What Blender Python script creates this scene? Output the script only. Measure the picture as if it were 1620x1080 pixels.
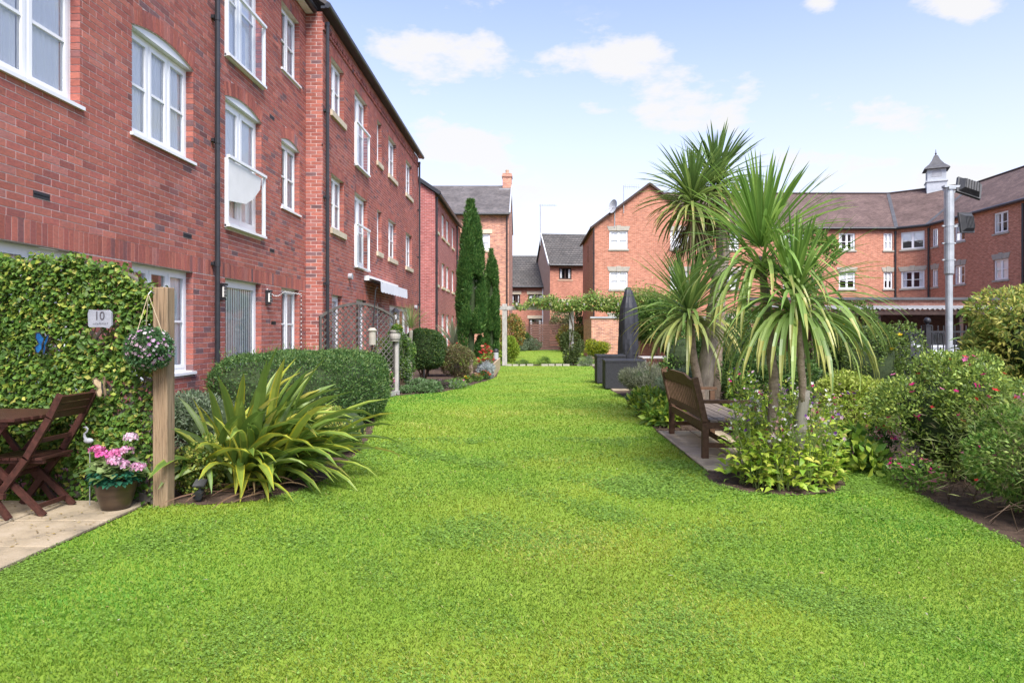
import bpy, bmesh, math, random
import numpy as np
from mathutils import Vector, Matrix
random.seed(7)
RNG = np.random.default_rng(11)
rad = math.radians
for _o in list(bpy.data.objects):
    bpy.data.objects.remove(_o)
SC = bpy.context.scene
COL = SC.collection

# ------------------------------------------------------------------ camera
EYE = 1.45
cam_d = bpy.data.cameras.new('camera')
cam_d.sensor_width = 36.0
cam_d.lens = 36.0 * 1060.0 / 1620.0
cam_d.shift_x = -29.0 / 1620.0
cam_d.shift_y = -18.0 / 1620.0
cam_d.clip_start = 0.05
cam_d.clip_end = 2000.0
cam = bpy.data.objects.new('camera', cam_d)
COL.objects.link(cam)
cam.location = (0, 0, EYE)
cam.rotation_euler = (rad(90), 0, 0)
SC.camera = cam

# ------------------------------------------------------------------ light
TO_SUN = Vector((0.20, -0.58, 0.79)).normalized()
SUN_EL = math.asin(TO_SUN.z)
SUN_ROT = math.atan2(TO_SUN.x, TO_SUN.y)
sun_d = bpy.data.lights.new('sun', 'SUN')
sun_d.energy = 3.2
sun_d.angle = rad(30)
sun_d.color = (1.0, 0.965, 0.91)
sun = bpy.data.objects.new('sun', sun_d)
COL.objects.link(sun)
sun.rotation_euler = (-TO_SUN).to_track_quat('-Z', 'Y').to_euler()
sun.location = TO_SUN * 60

W = bpy.data.worlds.new('World')
SC.world = W
W.use_nodes = True
SC.view_settings.view_transform = 'Standard'
SC.view_settings.look = 'None'
SC.view_settings.gamma = 1.0
SC.view_settings.use_curve_mapping = False
SC.view_settings.exposure = 1.3
SC.cycles.max_bounces = 6
SC.cycles.diffuse_bounces = 3
SC.cycles.transparent_max_bounces = 8
SC.cycles.use_denoising = True

def build_sky():
    nt = W.node_tree
    nt.nodes.clear()
    N = nt.nodes.new
    L = nt.links.new
    def math_n(op, a, b=None, c=None, clamp=False):
        m = N('ShaderNodeMath'); m.operation = op; m.use_clamp = clamp
        for i, v in enumerate((a, b, c)):
            if v is None: continue
            if isinstance(v, (int, float)): m.inputs[i].default_value = v
            else: L(v, m.inputs[i])
        return m.outputs[0]
    sky = N('ShaderNodeTexSky'); sky.sky_type = 'NISHITA'; sky.sun_disc = False
    sky.sun_elevation = SUN_EL; sky.sun_rotation = SUN_ROT
    sky.altitude = 50; sky.air_density = 1.0; sky.dust_density = 0.8; sky.ozone_density = 2.4
    tn = N('ShaderNodeMix'); tn.data_type = 'RGBA'; tn.blend_type = 'MULTIPLY'; tn.inputs[0].default_value = 1; L(sky.outputs[0], tn.inputs[6]); tn.inputs[7].default_value = (1.14, .95, 1.03, 1)
    b1 = N('ShaderNodeBackground'); L(tn.outputs[2], b1.inputs[0]); b1.inputs[1].default_value = SKY_STRENGTH
    b2 = N('ShaderNodeBackground'); b2.inputs[0].default_value = (1.0, 0.985, 0.965, 1); b2.inputs[1].default_value = CLOUD_STRENGTH
    tc = N('ShaderNodeTexCoord')
    sep = N('ShaderNodeSeparateXYZ'); L(tc.outputs['Generated'], sep.inputs[0])
    x, y, z = sep.outputs
    # fair-weather clouds: loose noise over the whole sky, denser round a handful of cumulus heaps
    nz = N('ShaderNodeTexNoise'); nz.inputs['Scale'].default_value = 5.0; nz.inputs['Detail'].default_value = 9; nz.inputs['Roughness'].default_value = 0.62
    mp = N('ShaderNodeMapping'); mp.inputs['Scale'].default_value = (1.0, 1.0, 2.3); L(tc.outputs['Generated'], mp.inputs[0])
    mp.inputs['Location'].default_value = (3.1, 0.4, 0.9)
    L(mp.outputs[0], nz.inputs['Vector'])
    nz2 = N('ShaderNodeTexNoise'); nz2.inputs['Scale'].default_value = 12.0; nz2.inputs['Detail'].default_value = 8; nz2.inputs['Roughness'].default_value = 0.62
    L(mp.outputs[0], nz2.inputs['Vector'])
    yy = math_n('MAXIMUM', y, 0.05)
    gx = math_n('DIVIDE', x, yy); gz = math_n('DIVIDE', z, yy)
    front = math_n('GREATER_THAN', y, 0.1)
    heaps = [(-.13, .405, .12, .044), (.135, .40, .12, .042), (.225, .335, .13, .045), (-.085, .268, .10, .055),
             (.53, .312, .11, .042), (.43, .248, .15, .042), (.64, .485, .07, .022), (.62, .215, .09, .05), (.43, .488, .035, .018), (.0, .2, .05, .03)]
    total = None
    for cx, cz, a, b in heaps:
        dx = math_n('MULTIPLY', math_n('SUBTRACT', gx, cx), 1 / a)
        dz = math_n('MULTIPLY', math_n('SUBTRACT', gz, cz), 1 / b)
        q = math_n('ADD', math_n('MULTIPLY', dx, dx), math_n('MULTIPLY', dz, dz))
        g = math_n('POWER', 2.718, math_n('MULTIPLY', q, -0.9))
        total = g if total is None else math_n('MAXIMUM', total, g)
    total = math_n('MULTIPLY', total, front)
    v = math_n('ADD', math_n('MULTIPLY', total, 0.80), math_n('MULTIPLY', math_n('SUBTRACT', nz2.outputs[0], 0.5), 1.9))
    m1 = N('ShaderNodeMapRange'); m1.interpolation_type = 'SMOOTHSTEP'
    L(v, m1.inputs[0]); m1.inputs[1].default_value = 0.20; m1.inputs[2].default_value = 0.78
    back = math_n('SUBTRACT', 1.0, math_n('MULTIPLY', front, 0.85))
    m2 = N('ShaderNodeMapRange'); m2.interpolation_type = 'SMOOTHSTEP'
    L(nz.outputs[0], m2.inputs[0]); m2.inputs[1].default_value = 0.52; m2.inputs[2].default_value = 0.68
    m2o = math_n('MULTIPLY', m2.outputs[0], back)
    # haze whitens the sky towards the horizon
    hz = N('ShaderNodeMapRange'); hz.interpolation_type = 'SMOOTHSTEP'
    L(z, hz.inputs[0]); hz.inputs[1].default_value = 0.50; hz.inputs[2].default_value = 0.02; hz.inputs[3].default_value = 0.04; hz.inputs[4].default_value = 0.80
    cl = math_n('MULTIPLY', math_n('MAXIMUM', m1.outputs[0], m2o), 0.93)
    mask = math_n('MAXIMUM', cl, hz.outputs[0], clamp=True)
    mix = N('ShaderNodeMixShader'); L(mask, mix.inputs[0]); L(b1.outputs[0], mix.inputs[1]); L(b2.outputs[0], mix.inputs[2])
    out = N('ShaderNodeOutputWorld'); L(mix.outputs[0], out.inputs[0])
SKY_STRENGTH = 0.14
CLOUD_STRENGTH = 0.395
build_sky()
# ------------------------------------------------------------------ materials
MATS = {}
def nodes_of(name):
    m = bpy.data.materials.new(name); m.use_nodes = True
    nt = m.node_tree
    return m, nt, nt.nodes['Principled BSDF']
def pmat(name, c1, c2=None, scale=6.0, rough=0.7, bump=0.0, bscale=60.0, metallic=0.0, spec=0.3, stretch=(1, 1, 1), detail=5, attr=False, c3=None, coat=0.0, weather=False):
    """plain procedural surface: two or three tones mixed by world-space noise, fine relief, optional per-piece colour attribute"""
    m, nt, b = nodes_of(name)
    N, L = nt.nodes.new, nt.links.new
    geo = N('ShaderNodeNewGeometry')
    mp = N('ShaderNodeMapping'); mp.inputs['Scale'].default_value = stretch; L(geo.outputs['Position'], mp.inputs[0])
    nz = N('ShaderNodeTexNoise'); nz.inputs['Scale'].default_value = scale; nz.inputs['Detail'].default_value = detail; nz.inputs['Roughness'].default_value = 0.62
    L(mp.outputs[0], nz.inputs['Vector'])
    cr = N('ShaderNodeValToRGB'); L(nz.outputs[0], cr.inputs[0])
    cr.color_ramp.elements[0].position = 0.32; cr.color_ramp.elements[1].position = 0.68
    c2 = c2 or c1
    cr.color_ramp.elements[0].color = (*c1, 1); cr.color_ramp.elements[1].color = (*c2, 1)
    if c3:
        e = cr.color_ramp.elements.new(0.5); e.color = (*c3, 1)
    col = cr.outputs[0]
    if attr:
        at = N('ShaderNodeVertexColor'); at.layer_name = 'Col'
        mx = N('ShaderNodeMix'); mx.data_type = 'RGBA'; mx.blend_type = 'MULTIPLY'; mx.inputs[0].default_value = 1
        L(at.outputs[0], mx.inputs[6]); L(col, mx.inputs[7]); col = mx.outputs[2]
    if weather:     # broad stains and vertical rain marks
        for sc, st, lo, hi in ((.55, (1, 1, 1), .92, 1.1), (1.6, (1, 1, .16), .92, 1.08)):
            m3 = N('ShaderNodeMapping'); m3.inputs['Scale'].default_value = st; L(geo.outputs['Position'], m3.inputs[0])
            n3 = N('ShaderNodeTexNoise'); n3.inputs['Scale'].default_value = sc; n3.inputs['Detail'].default_value = 5; L(m3.outputs[0], n3.inputs['Vector'])
            r3 = N('ShaderNodeMapRange'); L(n3.outputs[0], r3.inputs[0]); r3.inputs[1].default_value = .3; r3.inputs[2].default_value = .7; r3.inputs[3].default_value = lo; r3.inputs[4].default_value = hi
            x3 = N('ShaderNodeMix'); x3.data_type = 'RGBA'; x3.blend_type = 'MULTIPLY'; x3.inputs[0].default_value = 1
            L(col, x3.inputs[6]); L(r3.outputs[0], x3.inputs[7]); col = x3.outputs[2]
        n4 = N('ShaderNodeTexNoise'); n4.inputs['Scale'].default_value = 1.3; n4.inputs['Detail'].default_value = 7; n4.inputs['Roughness'].default_value = .7; L(geo.outputs['Position'], n4.inputs['Vector'])
        r4 = N('ShaderNodeMapRange'); L(n4.outputs[0], r4.inputs[0]); r4.inputs[1].default_value = .58; r4.inputs[2].default_value = .78; r4.inputs[3].default_value = 0; r4.inputs[4].default_value = .35
        x4 = N('ShaderNodeMix'); x4.data_type = 'RGBA'; L(r4.outputs[0], x4.inputs[0]); L(col, x4.inputs[6]); x4.inputs[7].default_value = (.52, .36, .36, 1); col = x4.outputs[2]
    L(col, b.inputs['Base Color'])
    b.inputs['Roughness'].default_value = rough; b.inputs['Metallic'].default_value = metallic
    b.inputs['Specular IOR Level'].default_value = spec
    b.inputs['Coat Weight'].default_value = coat
    if bump:
        n2 = N('ShaderNodeTexNoise'); n2.inputs['Scale'].default_value = bscale; n2.inputs['Detail'].default_value = 4
        L(mp.outputs[0], n2.inputs['Vector'])
        bp = N('ShaderNodeBump'); bp.inputs['Strength'].default_value = bump; bp.inputs['Distance'].default_value = 0.01
        L(n2.outputs[0], bp.inputs['Height']); L(bp.outputs[0], b.inputs['Normal'])
    MATS[name] = m
    return m
def leaf_mat(name, trans=0.35, rough=0.5, spec=0.35, obj_random=0.0):
    m, nt, b = nodes_of(name)
    N, L = nt.nodes.new, nt.links.new
    at = N('ShaderNodeVertexColor'); at.layer_name = 'Col'
    col = at.outputs[0]
    if obj_random:
        oi = N('ShaderNodeObjectInfo')
        hs = N('ShaderNodeHueSaturation')
        mr = N('ShaderNodeMapRange'); L(oi.outputs['Random'], mr.inputs[0]); mr.inputs[3].default_value = 1 - obj_random; mr.inputs[4].default_value = 1 + obj_random
        L(mr.outputs[0], hs.inputs['Value'])
        mh = N('ShaderNodeMapRange'); L(oi.outputs['Random'], mh.inputs[0]); mh.inputs[3].default_value = 0.515; mh.inputs[4].default_value = 0.485
        L(mh.outputs[0], hs.inputs['Hue'])
        L(col, hs.inputs['Color']); col = hs.outputs[0]
    L(col, b.inputs['Base Color'])
    b.inputs['Roughness'].default_value = rough; b.inputs['Specular IOR Level'].default_value = spec
    tr = N('ShaderNodeBsdfTranslucent'); L(col, tr.inputs[0])
    mx = N('ShaderNodeMixShader'); mx.inputs[0].default_value = trans
    out = nt.nodes['Material Output']
    L(b.outputs[0], mx.inputs[1]); L(tr.outputs[0], mx.inputs[2]); L(mx.outputs[0], out.inputs['Surface'])
    MATS[name] = m
    return m
def brick_tex_mat(name, ca, cb, cm, dark=None, big=0.12):
    """brick courses for walls too far away to pick bricks apart; UV in metres"""
    m, nt, b = nodes_of(name)
    N, L = nt.nodes.new, nt.links.new
    uv = N('ShaderNodeUVMap'); uv.uv_map = 'UVMap'
    br = N('ShaderNodeTexBrick')
    br.inputs['Scale'].default_value = 1.0; br.inputs['Brick Width'].default_value = 0.225; br.inputs['Row Height'].default_value = 0.075
    br.inputs['Mortar Size'].default_value = 0.006; br.inputs['Mortar Smooth'].default_value = 0.2; br.inputs['Bias'].default_value = -0.1
    br.inputs['Color1'].default_value = (*ca, 1); br.inputs['Color2'].default_value = (*cb, 1); br.inputs['Mortar'].default_value = (*cm, 1)
    L(uv.outputs[0], br.inputs['Vector'])
    col = br.outputs[0]
    def mult(col, scale, lo, hi, stretch=(1, 1, 1)):
        mp = N('ShaderNodeMapping'); mp.inputs['Scale'].default_value = stretch; L(uv.outputs[0], mp.inputs[0])
        nz = N('ShaderNodeTexNoise'); nz.inputs['Scale'].default_value = scale; nz.inputs['Detail'].default_value = 4
        L(mp.outputs[0], nz.inputs['Vector'])
        mr = N('ShaderNodeMapRange'); L(nz.outputs[0], mr.inputs[0]); mr.inputs[1].default_value = 0.3; mr.inputs[2].default_value = 0.7; mr.inputs[3].default_value = lo; mr.inputs[4].default_value = hi
        mx = N('ShaderNodeMix'); mx.data_type = 'RGBA'; mx.blend_type = 'MULTIPLY'; mx.inputs[0].default_value = 1
        L(col, mx.inputs[6]); L(mr.outputs[0], mx.inputs[7])
        return mx.outputs[2]
    col = mult(col, 0.6, 1 - big, 1 + big)
    col = mult(col, 4.0, 0.72, 1.22, (1, 3, 1))
    L(col, b.inputs['Base Color']); b.inputs['Roughness'].default_value = 0.85; b.inputs['Specular IOR Level'].default_value = 0.2
    bp = N('ShaderNodeBump'); bp.inputs['Strength'].default_value = 0.5; bp.inputs['Distance'].default_value = 0.01; bp.invert = True
    L(br.outputs['Fac'], bp.inputs['Height']); L(bp.outputs[0], b.inputs['Normal'])
    MATS[name] = m
    return m
def tile_mat(name, ca, cb, roww, rowh, gap):
    m, nt, b = nodes_of(name)
    N, L = nt.nodes.new, nt.links.new
    uv = N('ShaderNodeUVMap'); uv.uv_map = 'UVMap'
    br = N('ShaderNodeTexBrick')
    br.inputs['Scale'].default_value = 1.0; br.inputs['Brick Width'].default_value = roww; br.inputs['Row Height'].default_value = rowh
    br.inputs['Mortar Size'].default_value = gap; br.inputs['Mortar Smooth'].default_value = 0.3
    br.inputs['Color1'].default_value = (*ca, 1); br.inputs['Color2'].default_value = (*cb, 1); br.inputs['Mortar'].default_value = (ca[0] * .45, ca[1] * .45, ca[2] * .45, 1)
    L(uv.outputs[0], br.inputs['Vector'])
    nz = N('ShaderNodeTexNoise'); nz.inputs['Scale'].default_value = 0.9; nz.inputs['Detail'].default_value = 6; nz.inputs['Roughness'].default_value = .7
    L(uv.outputs[0], nz.inputs['Vector'])
    mr = N('ShaderNodeMapRange'); L(nz.outputs[0], mr.inputs[0]); mr.inputs[1].default_value = 0.3; mr.inputs[2].default_value = 0.7; mr.inputs[3].default_value = .65; mr.inputs[4].default_value = 1.35
    mx = N('ShaderNodeMix'); mx.data_type = 'RGBA'; mx.blend_type = 'MULTIPLY'; mx.inputs[0].default_value = 1
    L(br.outputs[0], mx.inputs[6]); L(mr.outputs[0], mx.inputs[7])
    L(mx.outputs[2], b.inputs['Base Color']); b.inputs['Roughness'].default_value = 0.85; b.inputs['Specular IOR Level'].default_value = 0.2
    bp = N('ShaderNodeBump'); bp.inputs['Strength'].default_value = 0.7; bp.inputs['Distance'].default_value = 0.02; bp.invert = True
    L(br.outputs['Fac'], bp.inputs['Height']); L(bp.outputs[0], b.inputs['Normal'])
    MATS[name] = m
def glass_mat(name, tint=(.86, .9, .9), lo=0.16, rough=0.015, ior=1.5):
    m, nt, b = nodes_of(name)
    N, L = nt.nodes.new, nt.links.new
    nt.nodes.remove(b)
    fr = N('ShaderNodeFresnel'); fr.inputs[0].default_value = ior
    mr = N('ShaderNodeMapRange'); L(fr.outputs[0], mr.inputs[0]); mr.inputs[3].default_value = lo; mr.inputs[4].default_value = 1
    t = N('ShaderNodeBsdfTransparent'); t.inputs[0].default_value = (*tint, 1)
    g = N('ShaderNodeBsdfGlossy'); g.inputs['Roughness'].default_value = rough; g.inputs[0].default_value = (.95, .97, 1, 1)
    nz = N('ShaderNodeTexNoise'); nz.inputs['Scale'].default_value = 1.7; nz.inputs['Detail'].default_value = 2
    geo = N('ShaderNodeNewGeometry'); L(geo.outputs['Position'], nz.inputs['Vector'])
    bp = N('ShaderNodeBump'); bp.inputs['Strength'].default_value = 0.12; bp.inputs['Distance'].default_value = 0.05
    L(nz.outputs[0], bp.inputs['Height']); L(bp.outputs[0], g.inputs['Normal'])
    mx = N('ShaderNodeMixShader'); L(mr.outputs[0], mx.inputs[0]); L(t.outputs[0], mx.inputs[1]); L(g.outputs[0], mx.inputs[2])
    L(mx.outputs[0], nt.nodes['Material Output'].inputs['Surface'])
    MATS[name] = m

pmat('brick', (.80, .84, .88), (1.20, 1.12, 1.06), scale=24, rough=.85, bump=.55, bscale=140, attr=True, spec=.2, stretch=(1, 1, 2.2), weather=True)
pmat('mortar', (.60, .50, .47), (.74, .65, .61), scale=9, rough=.95, bump=.4, bscale=150)
pmat('white_plastic', (.74, .76, .77), (.80, .81, .82), scale=2, rough=.32, spec=.45)
pmat('white_paint', (.70, .70, .68), (.78, .78, .76), scale=3, rough=.55)
pmat('black_plastic', (.018, .02, .024), (.03, .032, .036), scale=5, rough=.38, spec=.45)
pmat('stone', (.50, .43, .31), (.63, .55, .41), scale=5, rough=.85, bump=.25, bscale=50)
pmat('grey_stone', (.30, .28, .24), (.40, .37, .31), scale=5, rough=.85, bump=.25, bscale=50)
pmat('curtain', (.84, .85, .86), (.90, .90, .89), scale=3, rough=.8)
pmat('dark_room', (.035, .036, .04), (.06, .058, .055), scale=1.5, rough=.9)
pmat('blind', (.82, .80, .72), (.88, .86, .79), scale=3, rough=.7)
pmat('timber_post', (.11, .078, .048), (.31, .225, .145), scale=5, rough=.85, bump=.9, bscale=9, stretch=(14, 14, .6), c3=(.27, .185, .11))
pmat('grey_timber', (.28, .27, .25), (.46, .44, .41), scale=5, rough=.85, bump=.5, bscale=50, stretch=(4, 4, 1))
pmat('lattice', (.10, .085, .07), (.19, .165, .14), scale=6, rough=.85, bump=.3)
pmat('lattice_grey', (.065, .06, .052), (.12, .11, .10), scale=6, rough=.85, bump=.3)
pmat('stained_wood', (.035, .014, .011), (.075, .028, .021), scale=9, rough=.42, bump=.4, bscale=60, stretch=(3, 3, 3), spec=.4)
pmat('bench_wood', (.075, .042, .026), (.14, .082, .050), scale=8, rough=.7, bump=.4, bscale=60, stretch=(2, 5, 2), spec=.15)
pmat('bench_seat', (.13, .105, .085), (.21, .17, .14), scale=8, rough=.6, bump=.4, bscale=60, stretch=(3, 1, 2))
pmat('paving', (.17, .145, .105), (.36, .30, .215), scale=3.4, rough=.9, bump=.7, bscale=60, c3=(.30, .245, .165), detail=10)
pmat('paving_pale', (.30, .245, .165), (.52, .435, .31), scale=3.4, rough=.9, bump=.6, bscale=60, c3=(.44, .365, .25), detail=9)  # paving colour lightened to offset the shade on the bench slab
pmat('soil', (.035, .022, .015), (.095, .062, .043), scale=11, rough=.95, bump=1.0, bscale=38)
pmat('turf', (.13, .23, .018), (.20, .28, .03), scale=1.3, rough=.95, bump=.6, bscale=90)
pmat('asphalt', (.045, .045, .047), (.075, .073, .07), scale=3, rough=.92, bump=.4, bscale=90)
pmat('bark', (.14, .115, .09), (.30, .26, .21), scale=14, rough=.9, bump=1.0, bscale=45, stretch=(1, 1, .45))
pmat('bark_brown', (.17, .125, .09), (.33, .26, .20), scale=14, rough=.9, bump=1.0, bscale=45, stretch=(1, 1, 1.6))
pmat('stem_grey', (.20, .19, .15), (.34, .31, .25), scale=8, rough=.85, bump=.6, bscale=40, stretch=(1, 1, .5))
pmat('twig', (.07, .045, .028), (.15, .105, .07), scale=14, rough=.9)
pmat('green_stem', (.11, .17, .04), (.19, .24, .07), scale=8, rough=.7)
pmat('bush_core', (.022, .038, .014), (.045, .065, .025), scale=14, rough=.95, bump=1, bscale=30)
pmat('pot_glaze', (.035, .022, .015), (.085, .055, .034), scale=3, rough=.35, spec=.5, stretch=(1, 1, 6))
pmat('dark_pot', (.02, .021, .025), (.035, .036, .04), scale=5, rough=.5)
pmat('barrel', (.32, .30, .27), (.44, .42, .38), scale=5, rough=.7, stretch=(6, 6, 1))
pmat('plaque', (.24, .26, .30), (.32, .34, .38), scale=10, rough=.6, bump=.2)
pmat('plaque_text', (.06, .055, .07), (.09, .085, .1), scale=8, rough=.6)
pmat('steel', (.34, .37, .38), (.50, .52, .53), scale=5, rough=.45, metallic=.55, bump=.15, bscale=30)
pmat('dark_metal', (.016, .017, .02), (.03, .031, .034), scale=6, rough=.5, spec=.4)
pmat('lamp_body', (.03, .031, .032), (.055, .055, .055), scale=8, rough=.55, spec=.4)
pmat('cover_black', (.012, .013, .017), (.028, .03, .036), scale=3, rough=.55, bump=.6, bscale=8, spec=.4)
pmat('rattan', (.016, .017, .02), (.04, .042, .047), scale=40, rough=.6, bump=.8, bscale=120)
pmat('fence_brown', (.10, .052, .04), (.17, .092, .07), scale=4, rough=.8, stretch=(1, 1, 5), bump=.3)
pmat('corrugated', (.26, .26, .25), (.36, .355, .34), scale=2, rough=.7)
pmat('dark_lead', (.055, .055, .06), (.09, .09, .095), scale=4, rough=.6)

pmat('lead', (.30, .31, .33), (.40, .41, .43), scale=4, rough=.6)
pmat('cupola_paint', (.36, .39, .42), (.46, .48, .51), scale=5, rough=.5)
pmat('awning_cloth', (.66, .67, .70), (.74, .75, .77), scale=4, rough=.8)
pmat('dark_frame', (.035, .02, .016), (.06, .035, .028), scale=5, rough=.5)
pmat('car_paint', (.52, .55, .60), (.58, .60, .64), scale=1, rough=.25, metallic=.3, coat=.5)
pmat('tyre', (.015, .015, .016), (.025, .025, .026), scale=20, rough=.8)
pmat('blue_wing', (.005, .04, .15), (.012, .13, .32), scale=30, rough=.4)
pmat('beige_wing', (.28, .21, .12), (.42, .33, .20), scale=30, rough=.5)
pmat('rope', (.38, .30, .19), (.50, .42, .28), scale=90, rough=.8)
pmat('lamp_glow', (.75, .74, .68), (.82, .80, .74), scale=20, rough=.3)
pmat('planter_wood', (.40, .29, .19), (.52, .40, .28), scale=5, rough=.8, stretch=(1, 5, 5), bump=.3)
pmat('rendered_wall', (.40, .25, .17), (.48, .31, .22), scale=2, rough=.9)
leaf_mat('leaf', trans=.42); leaf_mat('grass_blade', trans=.5, rough=.55, spec=.25); leaf_mat('petal', trans=.4, rough=.6, spec=.2)
leaf_mat('strap_leaf', trans=.38, rough=.38, spec=.45, obj_random=.22)
brick_tex_mat('brick_far_red', (.37, .115, .10), (.29, .08, .075), (.46, .34, .31))
brick_tex_mat('brick_far_orange', (.47, .195, .125), (.38, .148, .092), (.48, .35, .27), big=.06)
brick_tex_mat('brick_far_mixed', (.55, .26, .17), (.30, .14, .11), (.58, .44, .36))
brick_tex_mat('brick_far_house', (.45, .18, .115), (.38, .14, .09), (.48, .34, .26))
brick_tex_mat('brick_far_brown', (.26, .12, .09), (.19, .085, .065), (.28, .20, .17))
tile_mat('tiles_brown', (.10, .068, .062), (.145, .10, .088), .18, .11, .006)
tile_mat('tiles_grey', (.095, .088, .088), (.14, .125, .12), .18, .11, .006)
tile_mat('tiles_slate', (.075, .072, .068), (.11, .10, .092), .3, .30, .02)
glass_mat('glass', (.98, .99, .99), .12, ior=1.22); glass_mat('glass_clear', (.97, .99, .99), .10, ior=1.03); glass_mat('glass_door', (.97, .99, .98), .05, ior=1.15)
glass_mat('frosted', (.93, .97, .97), .42, ior=1.35)
glass_mat('glass_dark', (.3, .32, .35), .12)

# ------------------------------------------------------------------ object helpers
def link(o, parent=None):
    COL.objects.link(o)
    if parent is not None:
        o.parent = parent
    return o
def tag(o, label=None, cat=None, group=None, kind=None):
    if label: o['label'] = label
    if cat: o['category'] = cat
    if group: o['group'] = group
    if kind: o['kind'] = kind
    return o
def empty(name, loc, label=None, cat=None, group=None, rz=0.0):
    o = bpy.data.objects.new(name, None)
    o.empty_display_size = .2
    link(o); o.location = loc; o.rotation_euler = (0, 0, rz)
    return tag(o, label, cat, group)
class MB:
    """collects faces in world (or thing) coordinates; build() links them as ONE mesh object"""
    def __init__(s): s.v = []; s.f = []; s.c = []; s.uv = []
    def face(s, pts, col=(1, 1, 1), uv=None):
        i = len(s.v); s.v.extend([tuple(p) for p in pts]); s.f.append(tuple(range(i, i + len(pts)))); s.c.append(col)
        s.uv.extend(uv if uv else [(0, 0)] * len(pts))
    def obox(s, o, a, b, c, col=(1, 1, 1), skip=()):
        """box from corner o along the three edge vectors a, b, c (right-handed: faces point outwards)"""
        o, a, b, c = Vector(o), Vector(a), Vector(b), Vector(c)
        P = [o, o + a, o + a + b, o + b, o + c, o + a + c, o + a + b + c, o + b + c]
        F = {'bot': (0, 3, 2, 1), 'top': (4, 5, 6, 7), 'front': (0, 1, 5, 4), 'right': (1, 2, 6, 5), 'back': (2, 3, 7, 6), 'left': (3, 0, 4, 7)}
        i = len(s.v); s.v.extend(map(tuple, P)); s.uv.extend([(0, 0)] * 8)
        for k, f in F.items():
            if k in skip: continue
            s.f.append(tuple(i + j for j in f)); s.c.append(col)
    def box(s, x0, x1, y0, y1, z0, z1, col=(1, 1, 1)):
        s.obox((x0, y0, z0), (x1 - x0, 0, 0), (0, y1 - y0, 0), (0, 0, z1 - z0), col)
    def bar(s, p, q, w, t, up=(0, 0, 1), col=(1, 1, 1)):
        """rectangular bar from p to q, w wide across, t thick along 'up'"""
        p, q = Vector(p), Vector(q); d = q - p; up = Vector(up)
        sd = d.cross(up)
        if sd.length < 1e-6: sd = d.cross(Vector((1, 0, 0)))
        sd.normalize(); u2 = sd.cross(d).normalized()
        s.obox(p + sd * w / 2 - u2 * t / 2, d, sd * -w, u2 * t, col)
    def tube(s, pts, radii, n=8, cap=True, col=(1, 1, 1)):
        pts = [Vector(p) for p in pts]
        if isinstance(radii, (int, float)): radii = [radii] * len(pts)
        rings = []
        ref = None
        for i, p in enumerate(pts):
            d = (pts[min(i + 1, len(pts) - 1)] - pts[max(i - 1, 0)]).normalized()
            if ref is None: ref = Vector((1, 0, 0)) if abs(d.x) < .9 else Vector((0, 1, 0))
            a = (ref - d * ref.dot(d)).normalized(); b = d.cross(a); ref = a
            i0 = len(s.v)
            for k in range(n):
                t = 2 * math.pi * k / n
                s.v.append(tuple(p + (a * math.cos(t) + b * math.sin(t)) * radii[i])); s.uv.append((0, 0))
            rings.append(i0)
        for r0, r1 in zip(rings, rings[1:]):
            for k in range(n):
                s.f.append((r0 + k, r0 + (k + 1) % n, r1 + (k + 1) % n, r1 + k)); s.c.append(col)
        if cap:
            s.f.append(tuple(rings[0] + k for k in reversed(range(n)))); s.c.append(col)
            s.f.append(tuple(rings[-1] + k for k in range(n))); s.c.append(col)
    def lathe(s, c, prof, n=20, col=(1, 1, 1)):
        s.tube([(c[0], c[1], c[2] + z) for r, z in prof], [max(r, .0005) for r, z in prof], n, True, col) if all(b[1] > a[1] for a, b in zip(prof, prof[1:])) else s._lathe(c, prof, n, col)
    def _lathe(s, c, prof, n, col):
        rings = []
        for r, z in prof:
            i0 = len(s.v)
            for k in range(n):
                t = 2 * math.pi * k / n
                s.v.append((c[0] + r * math.cos(t), c[1] + r * math.sin(t), c[2] + z)); s.uv.append((0, 0))
            rings.append(i0)
        for r0, r1 in zip(rings, rings[1:]):
            for k in range(n):
                s.f.append((r0 + k, r0 + (k + 1) % n, r1 + (k + 1) % n, r1 + k)); s.c.append(col)
    def sphere(s, c, r, n=12, m=8, col=(1, 1, 1), sq=(1, 1, 1)):
        i0 = len(s.v)
        for j in range(m + 1):
            ph = math.pi * j / m
            for k in range(n):
                t = 2 * math.pi * k / n
                s.v.append((c[0] + r * sq[0] * math.sin(ph) * math.cos(t), c[1] + r * sq[1] * math.sin(ph) * math.sin(t), c[2] - r * sq[2] * math.cos(ph))); s.uv.append((0, 0))
        for j in range(m):
            for k in range(n):
                a, b = i0 + j * n + k, i0 + j * n + (k + 1) % n
                s.f.append((a, b, b + n, a + n)); s.c.append(col)
    def mesh(s, name, mat, smooth=False, color=False):
        me = bpy.data.meshes.new(name)
        me.from_pydata(s.v, [], s.f)
        if mat: me.materials.append(MATS[mat])
        if any(u != (0, 0) for u in s.uv):
            uvl = me.uv_layers.new(name='UVMap')
            vi = np.zeros(len(me.loops), dtype=np.int32); me.loops.foreach_get('vertex_index', vi)
            uvl.data.foreach_set('uv', np.array(s.uv, dtype=np.float32)[vi].ravel())
        if color:
            ca = me.color_attributes.new('Col', 'FLOAT_COLOR', 'CORNER')
            tot = np.array([len(f) for f in s.f])
            c = np.ones((int(tot.sum()), 4), dtype=np.float32); c[:, :3] = np.repeat(np.array(s.c, dtype=np.float32), tot, axis=0)
            ca.data.foreach_set('color', c.ravel())
        if smooth:
            me.polygons.foreach_set('use_smooth', np.ones(len(s.f), dtype=bool))
        me.update()
        return me
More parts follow.
